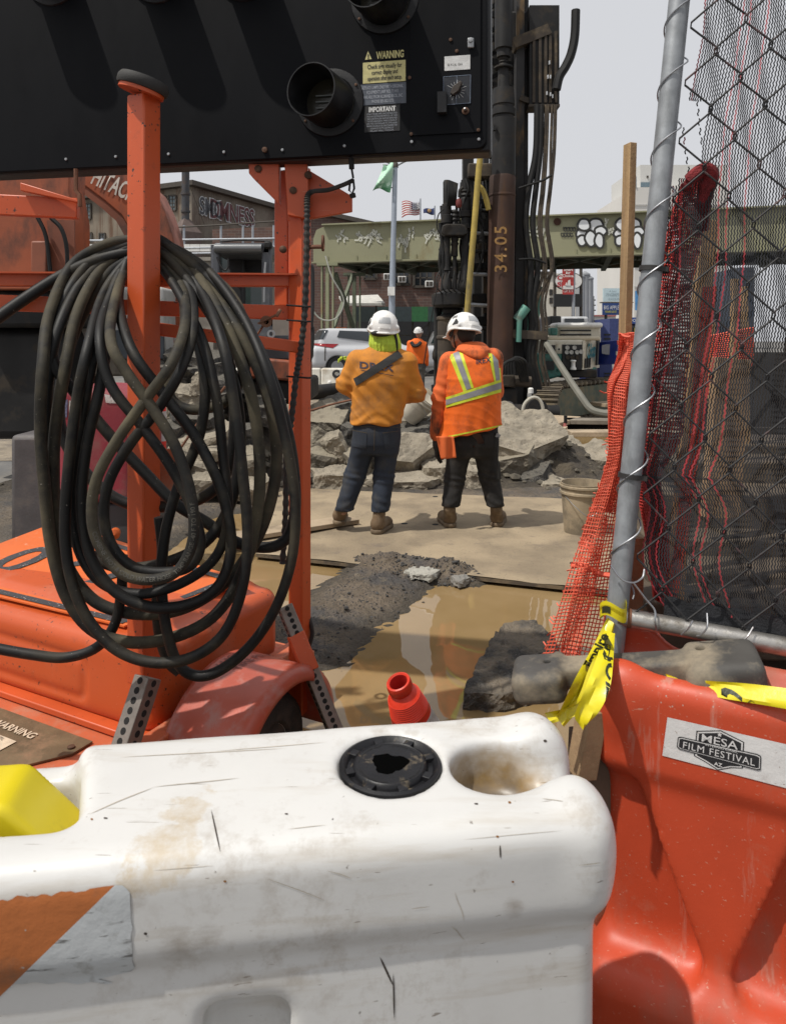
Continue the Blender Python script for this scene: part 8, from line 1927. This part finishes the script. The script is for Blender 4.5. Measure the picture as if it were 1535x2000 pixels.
# loose asphalt and stones near the puddle
def slab_px(pts, z, th, label, m, seed, name='asphalt_piece', cat='asphalt'):
    top = [G(x, y, z) for x, y in pts]; b = bmesh.new()
    c = sum(top, Vector()) / len(top)
    for p in top: b.verts.new(p)
    for p in top: q = c + (p - c) * 1.06; q.z = z - th; b.verts.new(q)
    bmesh.ops.convex_hull(b, input=b.verts); bmesh.ops.triangulate(b, faces=b.faces)
    for _ in range(4):
        es = [e for e in b.edges if e.calc_length() > .026]
        if not es: break
        bmesh.ops.subdivide_edges(b, edges=es, cuts=1); bmesh.ops.triangulate(b, faces=b.faces)
    b.normal_update()
    for v in b.verts: v.co += v.normal * .014 * mnoise.noise(v.co * 9 + Vector((seed, 0, 0))) + v.normal * .013 * mnoise.noise(v.co * 24) + v.normal * .010 * mnoise.noise(v.co * 55)
    me = bpy.data.meshes.new(name); b.to_mesh(me); b.free(); o = mesh_obj(name, me, m); settag(o, label, cat); return o
slab_px([(905, 1352), (948, 1262), (985, 1217), (1040, 1213), (1082, 1240), (1092, 1290), (1060, 1338), (985, 1356)], .07, .16, 'broken dark asphalt slab sticking out of the brown puddle', mat('asphalt_wet', (.045, .042, .038), .85, var=.4, vscale=9, c2=(.16, .13, .095), c2lim=(.44, .58), c2scale=4, bump=.9, bscale=60, bdist=.02, speck=(.12, .11, .10), speck_scale=110, speck_lim=(.62, .67)), 3)
slab_px([(790, 1112), (812, 1104), (845, 1108), (856, 1116), (842, 1124), (805, 1122)], .066, .03, 'flat pale grey stone lying on the edge of the steel plate', mat('stone_pale', (.33, .32, .28), .85, var=.15, vscale=12, bump=.4, bscale=60), 5, 'flat_stone', 'stone')
slab_px([(880, 1124), (905, 1119), (918, 1128), (895, 1136)], .052, .035, 'smaller grey stone right of the flat pale stone', mat('stone_mid', (.22, .21, .19), .85), 6, 'small_stone', 'stone')
# earth under and between the chunks
def mound():
    m = MB()
    def f(u, v):
        x = -4.2 + 7.4 * u; y = 7.15 + 3.6 * v
        h = .50 * math.exp(-((x - .1) / 1.9) ** 4) * math.exp(-((y - 9.0) / 1.15) ** 2) + .80 * math.exp(-((x + 2.5) / .95) ** 4) * math.exp(-((y - 8.6) / 1.0) ** 2)
        h += .25 * math.exp(-((x - 1.9) / .5) ** 2) * math.exp(-((y - 8.4) / .5) ** 2)
        k = min(1, v * 6, (1 - v) * 6); p = Vector((x, y, 0)); h = h * (1 + .35 * mnoise.noise(p * 2.3)) + .05 * mnoise.noise(p * 6) + .025 * mnoise.noise(p * 15)
        return (x, y, max(h, 0) * k + .02)
    m.grid(f, 150, 76); o = m.build('earth_mound', mat('earth_dark', (.045, .037, .028), .95, var=.4, vscale=5, c2=(.09, .073, .05), c2lim=(.52, .66), c2scale=4, bump=.9, bscale=28, bdist=.04)); o['kind'] = 'structure'
    # loose small rubble
    r = MB(); rr = random.Random(9)
    for i in range(1000):
        u, v = rr.random(), rr.random(); p = Vector(f(u, v)); s = abs(rr.gauss(0, .032)) + .010
        if p.z < .05 and rr.random() < .6: continue
        ico(r, p + Vector((0, 0, s * .3)), s, i, .75)
    for i in range(120):
        x, y = rr.uniform(.9, 3.4), rr.uniform(7.4, 11); s = abs(rr.gauss(0, .03)) + .01; ico(r, (x, y, .03 + s * .3), s, i + 5000, .7)
    o = r.build('loose_rubble', mat('rubble_small', (.105, .092, .07), .95, var=.4, vscale=9), smooth=False); settag(o, 'loose small rubble filling the gaps of the heap', 'rubble', kind='stuff')
mound()
# rusty reinforcing rods
for pts, Y, lab in (([(350, 880), (395, 815), (440, 755)], 6.9, 'thin rusty rod leaning across the slab stack'), ([(575, 812), (640, 792), (690, 780)], 8.0, 'rusty bar lying along the top of the heap left of the workers')):
    o = hose(pts, Y, .012, 'reinforcing_rod', M_rust, None); settag(o, lab, 'steel rod')
# shallow brown pool by the rig
struct(MB().add([G(1040, 905, .1), G(1260, 905, .1), G(1260, 850, .1), G(1060, 850, .1)], [(0, 1, 2, 3)]).build('trench_water', mw))

# ================================================================== CHAIN LINK FENCE PANEL
pA = P(1197, 1268, 1.74); pB = P(1332, -60, 1.80); pax = (pB - pA).normalized()
fd = Vector((math.cos(R(17)), -math.sin(R(17)), 0)); fn_ = fd.cross(pax).normalized()
if fn_.y > 0: fn_ = -fn_
fence = thing('fence_panel', 'chain link fence panel with grey steel pipe frame and black mesh screen', 'fence', pA)
M_pipe = mat('pipe_galvanised', (.27, .285, .30), .5, metal=.35, var=.22, vscale=22, dirt=(.14, .145, .15), dlim=(.48, .72), dscale=16, dstretch=(1, 1, .25), bump=.12, bscale=120, bdist=.002)
MB().tube([pA, pA.lerp(pB, .5), pB], .0255, 28).build('post_pipe', M_pipe, fence)
MB().lathe(pA, pax, [(.024, .0005), (.018, .02), (0, .02)], 24).build('pipe_bore', M_hole, fence)
rA = P(1206, 1203, 1.735); rB = P(1560, 1268, 1.62)
rl = MB().tube([rA, rA.lerp(rB, .5), rB], .0215, 24).build('bottom_rail', mat('rail_worn', (.40, .385, .36), .35, metal=.8, var=.3, vscale=12, dirt=(.12, .105, .085), dlim=(.48, .66), dscale=11), fence)
MB().lathe(rA + (rB - rA).normalized() * .022, (rB - rA), [(.0225, 0), (.0235, .004), (.0225, .009)], 24).build('weld', M_rust, rl)
# tie wire spiralling up the pipe
L_ = (pB - pA).length; ua, va = fd - pax * fd.dot(pax), None; ua.normalize(); va = pax.cross(ua)
pts = []
for i in range(400):
    t = i / 399 * (L_ - .12) + .13; a = 2 * math.pi * t / .165 + 1.0; r = .0285 + .006 * max(0, math.cos(a)); pts.append(pA + pax * t + ua * r * math.cos(a) + va * r * math.sin(a))
MB().tube(pts, .0021, 6).build('tie_wire', M_galv, fence)
for px, r in (([(1192, 1104, 1.71), (1212, 1130, 1.70), (1236, 1138, 1.70), (1254, 1128, 1.71), (1258, 1112, 1.72)], .0022), ([(1236, 1138, 1.70), (1262, 1172, 1.70), (1278, 1192, 1.69), (1279, 1215, 1.68), (1282, 1232, 1.69)], .0024),
              ([(1330, 1240, 1.66), (1345, 1225, 1.64), (1352, 1212, 1.64)], .002), ([(1380, 1198, 1.64), (1380, 1225, 1.62), (1368, 1240, 1.63), (1360, 1242, 1.64)], .002), ([(1436, 1262, 1.63), (1458, 1244, 1.62), (1470, 1225, 1.63)], .002)):
    MB().tube(spline([P(*q) for q in px], 6), r, 6).build('twisted_wire', M_galv, fence)
for y in (537, 938):
    f = (1268 - y) / 1328.0; c = pA + (pB - pA) * f; q = [c + (ua * math.cos(a) + va * math.sin(a)) * (.0275 + (.010 if abs(math.sin(a / 2)) < .3 else 0)) for a in (2 * math.pi * i / 28 for i in range(28))]
    n_ = 28; mb = MB(); mb.add([p + pax * .006 for p in q] + [p - pax * .006 for p in q] + [p + (p - c).normalized() * .003 + pax * .006 for p in q] + [p + (p - c).normalized() * .003 - pax * .006 for p in q], [(i, (i + 1) % n_, n_ + (i + 1) % n_, n_ + i) for i in range(n_)] + [(2 * n_ + i, 3 * n_ + i, 3 * n_ + (i + 1) % n_, 2 * n_ + (i + 1) % n_) for i in range(n_)] + [(i, 2 * n_ + i, 2 * n_ + (i + 1) % n_, (i + 1) % n_) for i in range(n_)] + [(n_ + i, n_ + (i + 1) % n_, 3 * n_ + (i + 1) % n_, 3 * n_ + i) for i in range(n_)])
    mb.build('cable_tie', M_rub, fence)
def FP(s, t, off=0.0): return pA + fd * s + pax * t + fn_ * off
# chain link wires
M_link = mat('link_wire', (.020, .020, .021), .6, spec=.3, var=.3, vscale=40, c2=(.09, .05, .05), c2lim=(.56, .66), c2scale=18)
wS, hS = .121, .1455
for k in range(9):
    pts = []
    for j in range(0, 27):
        s = .036 + k * wS / 2 + ((j + k) % 2) * wS / 2; t = .085 + j * hS / 2
        dirs = -1 if j % 2 == 0 else 1
        for e, dz in ((-.005, 0), (.005, 0)):
            pts.append(FP(s + (.003 if (j + k) % 2 else -.003), t + e, .012 + (.003 if e > 0 else -.003)))
    MB().tube(pts, .0026, 6).build('link_wire', M_link, fence)
# knitted screen: zig zag threads, real strands
M_thr = mat('screen_black', (.016, .017, .021), .8, var=.3, vscale=8, bump=0); M_thr2 = mat('screen_red', (.30, .03, .04), .75, var=.3, vscale=8, bump=0)
NT_ = 84; S0, S1 = .022, .50
TT = L_ - .02
def left_edge(t):
    # the screen hugs the pipe, then is drawn away from it below the lower cable tie
    if t > .42: return S0 + .010 * math.sin(t * 9)
    k = (.42 - t) / .42; return S0 + .10 * k ** 1.1 + .018 * math.sin(t * 22)
blk = MB(); red = MB()
for i in range(NT_):
    f = i / (NT_ - 1); pts = []; segs = [pts]; t = .105 - .005 * f; j = 0
    while t < TT:
        le = left_edge(t); pinch = math.exp(-((t - .42) / .05) ** 2) * .5
        ff = f ** (1 + .25 * pinch)
        s = le + (S1 - le) * ff + (.0013 if j % 2 else -.0013) + .0015 * math.sin(t * 31 + i * .7)
        off = -.012 - .010 * (1 + math.sin(f * 26 + t * 3)) * (.4 + .6 * (1 - f)) - .012 * math.sin(f * 9 + 1)
        hole = (f < .05 and t > 1.15) or (f < .16 and 1.17 < t < 1.36 and (i + int(t * 40)) % 7 != 0) or (f < .075 and t > 1.40 and (i % 3))
        if hole:
            if segs[-1]: segs.append([])
        else: segs[-1].append(FP(s, t, off))
        t += .0062; j += 1
    tgt = red if (f < .09 and i % 3 == 0) or (.22 < f < .30 and i % 3 == 0) or .37 < f < .38 else blk
    for sg_ in segs:
        if len(sg_) > 2: tgt.tube(sg_, .0019, 3, caps=False)
scr = blk.build('screen_thread', M_thr, fence); scr['kind'] = 'stuff'
o = red.build('red_screen_thread', M_thr2, fence); o['kind'] = 'stuff'
# doubled hem along the rail
def hem(u, v): 
    le = left_edge(.11); return FP(le + (S1 + .04 - le) * u, .085 + .050 * v - .030 * u + .003 * math.sin(u * 40), -.006 + .006 * math.sin(u * 33 + v * 3))
MB().grid(hem, 60, 5).build('screen_hem', mat('hem_black', (.014, .015, .018), .85, bump=.5, bscale=160), fence)

# ================================================================== WOODEN STAKE AND ORANGE SAFETY NETTING
def stake(pts_px, Y, w, d, label, name='wooden_stake', m=None, top=True):
    a = P(pts_px[0][0], pts_px[0][1], Y); b = P(pts_px[1][0], pts_px[1][1], Y); b.z = max(b.z, 0.0)
    o = MB().beam(b, a, w, d, up=(0.25, -1, 0)).build(name, m or M_woodv, None, bevel=.0015)
    settag(o, label, 'stake'); return o
stake([(1230, 281), (1196, 1560)], 2.06, .022, .036, 'tall pale wooden stake rising above the orange netting left of the pipe')
M_net = mat('net_orange', (.66, .115, .062), .6, var=.12, vscale=6, bump=0); M_net2 = mat('net_red', (.40, .03, .022), .65, var=.2, vscale=6, bump=0)
def poly_at(pts, v):
    n = len(pts) - 1; k = min(n - 1, int(v * n)); f = v * n - k; a, b = pts[k], pts[k + 1]; return (a[0] + (b[0] - a[0]) * f, a[1] + (b[1] - a[1]) * f)
def net(L, Rt, Yf, nu, nv, r, name, m, parent, fray=0.0, seed=1, hr=None, jit=1.0):
    rr = random.Random(seed); Ls = spline([Vector((x, y, 0)) for x, y in L], 10); Rs = spline([Vector((x, y, 0)) for x, y in Rt], 10)
    Lp = [(p.x, p.y) for p in Ls]; Rp = [(p.x, p.y) for p in Rs]
    def pt(u, v, seed2=0):
        a = poly_at(Lp, v); b = poly_at(Rp, v); return P(a[0] + (b[0] - a[0]) * u, a[1] + (b[1] - a[1]) * u, Yf(u, v))
    hz = MB(); vt = MB()
    for j in range(nv + 1):
        v = j / nv; pts = [pt(i / 24, min(1, max(0, v + jit * .0009 * math.sin(i * .9 + j) + .004 * math.sin(i / 24 * 5 + v * 17)))) for i in range(25)]
        if fray and rr.random() < fray * (1 if v > .38 else .15):
            d0 = (pts[0] - pts[1]).normalized(); pts = [pts[0] + d0 * .035 * rr.random() + Vector((0, 0, .012 * rr.uniform(-1, 1))), pts[0] + d0 * .012] + pts
        hz.tube(pts, hr or r, 3, caps=False)
    for i in range(nu + 1):
        u = i / nu; vt.tube([pt(min(1, max(0, u + .006 * math.sin(j * .8 + i))), j / 60) for j in range(61)], r, 3, caps=False)
    a = hz.build(name, m, parent); a['kind'] = 'stuff'
    b = vt.build('vertical_strand', m, parent); b['kind'] = 'stuff'
    return pt
nt1 = thing('orange_safety_netting', 'frayed orange plastic safety netting hanging left of the fence pipe', 'netting', P(1180, 1290, 1.95))
L1 = [(1209, 652), (1206, 690), (1197, 722), (1186, 752), (1187, 800), (1188, 850), (1186, 895), (1170, 950), (1152, 1000), (1132, 1060), (1112, 1120), (1094, 1180), (1076, 1240), (1058, 1300)]
R1 = [(1262, 648), (1258, 690), (1254, 722), (1250, 752), (1246, 800), (1242, 850), (1238, 895), (1234, 950), (1228, 1000), (1222, 1060), (1214, 1120), (1206, 1180), (1196, 1240), (1180, 1300)]
def Y1(u, v): return 1.93 + .05 * math.sin(u * 7 + v * 4) - .06 * u + .03 * math.sin(v * 13)
net(L1, R1, Y1, 16, 104, .0017, 'horizontal_strand', M_net, nt1, fray=.6, seed=4, hr=.0019)
# second, gathered layer: narrower vertical bands of doubled net
for k, (u0, u1) in enumerate(((.02, .52), (.50, .98))):
    La = [(a[0] + (b[0] - a[0]) * u0, a[1] + (b[1] - a[1]) * u0) for a, b in zip(L1[:9], R1[:9])]; Ra = [(a[0] + (b[0] - a[0]) * u1, a[1] + (b[1] - a[1]) * u1) for a, b in zip(L1[:9], R1[:9])]
    net(La, Ra, lambda u, v, k=k: 1.97 + .03 * k + .03 * math.sin(u * 5 + v * 9), 9, 88, .0021, 'doubled_strand', M_net, nt1, seed=7 + k, hr=.0024)
net([(1150, 1010), (1135, 1060), (1128, 1110), (1118, 1160), (1104, 1220), (1092, 1290)], [(1185, 1010), (1178, 1060), (1168, 1110), (1158, 1160), (1142, 1220), (1128, 1290)], lambda u, v: 1.98 + .03 * math.sin(u * 4 + v * 8), 8, 44, .0020, 'doubled_strand', M_net, nt1, seed=11)
net([(1206, 900), (1205, 960), (1198, 1050), (1188, 1150), (1172, 1290)], [(1240, 900), (1236, 960), (1226, 1050), (1214, 1150), (1196, 1290)], lambda u, v: 1.90 + .02 * math.sin(u * 4 + v * 8), 8, 60, .0020, 'doubled_strand', M_net, nt1, seed=12)
MB().tube(spline([P(1118, 1106, 1.93), P(1140, 1104, 1.90), P(1165, 1118, 1.90), P(1190, 1124, 1.88), P(1215, 1124, 1.86)], 6), .007, 6).build('cord', M_net, nt1)
MB().tube(spline([P(1209, 652, 1.95), P(1228, 658, 1.92), P(1262, 646, 1.9)], 6), .004, 6).build('hem', M_net, nt1)
# netting bunched behind the screen
nt2 = thing('orange_safety_netting', 'red orange netting bunched and knotted behind the black fence screen', 'netting', P(1290, 1180, 1.85))
L2 = [(1330, 360), (1312, 420), (1292, 500), (1276, 580), (1268, 660), (1258, 760), (1246, 850), (1240, 930), (1252, 1000), (1268, 1090), (1276, 1170)]
R2 = [(1378, 345), (1376, 420), (1362, 500), (1346, 580), (1346, 660), (1338, 760), (1330, 850), (1290, 930), (1300, 1000), (1306, 1090), (1300, 1180)]
for k in range(3):
    net(L2, R2, lambda u, v, k=k: 1.84 + .025 * k + .03 * math.sin(u * (6 + k) + v * 5 + k), 16, 120, .0022, 'horizontal_strand', M_net2 if k < 2 else M_net, nt2, seed=20 + k, hr=.0026)
L3 = [(1372, 560), (1362, 660), (1352, 760), (1345, 860), (1328, 960), (1318, 1060), (1300, 1180)]; R3 = [(1398, 560), (1386, 660), (1376, 760), (1368, 860), (1352, 960), (1340, 1060), (1318, 1180)]
net(L3, R3, lambda u, v: 1.90 + .02 * math.sin(u * 5 + v * 9), 9, 90, .0022, 'horizontal_strand', M_net, nt2, seed=31)
kn = MB().tube(spline([P(1336, 368, 1.79), P(1350, 348, 1.77), P(1372, 332, 1.76), P(1386, 340, 1.77), P(1382, 362, 1.78), P(1372, 400, 1.80), P(1368, 450, 1.82)], 6), [.010] * 5 + [.017] * 8 + [.021] * 12 + [.019] * 12, 8).build('knot', mat('knot_red', (.20, .015, .018), .8, var=.4, vscale=60, bump=.8, bscale=200), nt2)
# stakes and boards behind the screen
stake([(1384, 430), (1300, 1330)], 2.02, .052, .02, 'wide pale board leaning behind the netting inside the fence screen')
stake([(1428, 700), (1405, 1010)], 2.35, .13, .03, 'broad weathered plank upright behind the fence screen', m=M_wood)
stake([(1434, 545), (1428, 900)], 2.7, .022, .02, 'thin stake behind the screen, left of two near the right edge')
stake([(1452, 560), (1458, 900)], 2.9, .022, .02, 'thin stake behind the screen nearest the right edge')
stake([(1390, 630), (1388, 800)], 3.1, .022, .02, 'short thin stake standing farther back behind the screen')
stake([(1240, 1050), (1232, 1400)], 1.93, .045, .02, 'short upright board directly behind the foot of the pipe', m=M_wood)
nt3 = thing('orange_safety_netting', 'strip of orange netting strung between far stakes behind the screen', 'netting', P(1400, 720, 2.9))
net([(1362, 660), (1362, 700), (1368, 780)], [(1470, 640), (1470, 690), (1465, 720)], lambda u, v: 2.85 + .03 * math.sin(u * 6), 20, 22, .0030, 'horizontal_strand', M_net, nt3, seed=40, hr=.0036)
# timber steps inside the fence
st_t = thing('timber_steps', 'stack of heavy dark timber steps behind the mesh screen', 'steps', P(1400, 1300, 2.2))
M_step = mat('step_timber', (.085, .064, .043), .85, var=.25, vscale=4, c2=(.055, .04, .028), c2lim=(.5, .62), c2scale=5, bump=.3, bscale=50)
zt_ = None
for i, (yt, Y) in enumerate(((1192, 1.95), (1130, 2.12), (1062, 2.30), (970, 2.45), (905, 2.65), (870, 2.85))):
    a = P(1284 if i < 5 else 1300, yt, Y); hgt = .155; w = 1.6
    MB().box((a.x + w / 2, a.y + .16, a.z - hgt / 2), (w, .32, hgt), (0, 0, R(-4))).build('timber', M_step, st_t, bevel=.008)
    MB().box((a.x + w / 2 + .04, a.y + .20, a.z / 2 - hgt / 2), (w, .20, max(.02, a.z - hgt)), (0, 0, R(-4))).build('riser', mat('riser_dark', (.055, .043, .032), .9), st_t)
MB().box(P(1318, 1060, 2.05), (.045, .05, .07)).build('bracket', M_hole, st_t)
# added dark backing boards farther back, so the screen reads dark
hd = thing('dark_backing', 'added dark backing boards behind the fence screen at the right', 'hoarding', P(1450, 900, 4.2))
M_hd = mat('backing_dark', (.035, .029, .024), .85, var=.3, vscale=3)
for i in range(6):
    x0 = 1352 + i * 62; pbox_b(x0, 660 + (i % 3) * 14, x0 + 60, 1180, 4.2 + .03 * (i % 2), .04, 'board', M_hd, hd)
for y in (850, 1000): MB().beam(P(1340, y, 4.15), P(1700, y, 4.15), .05, .09).build('rail', M_hd, hd)
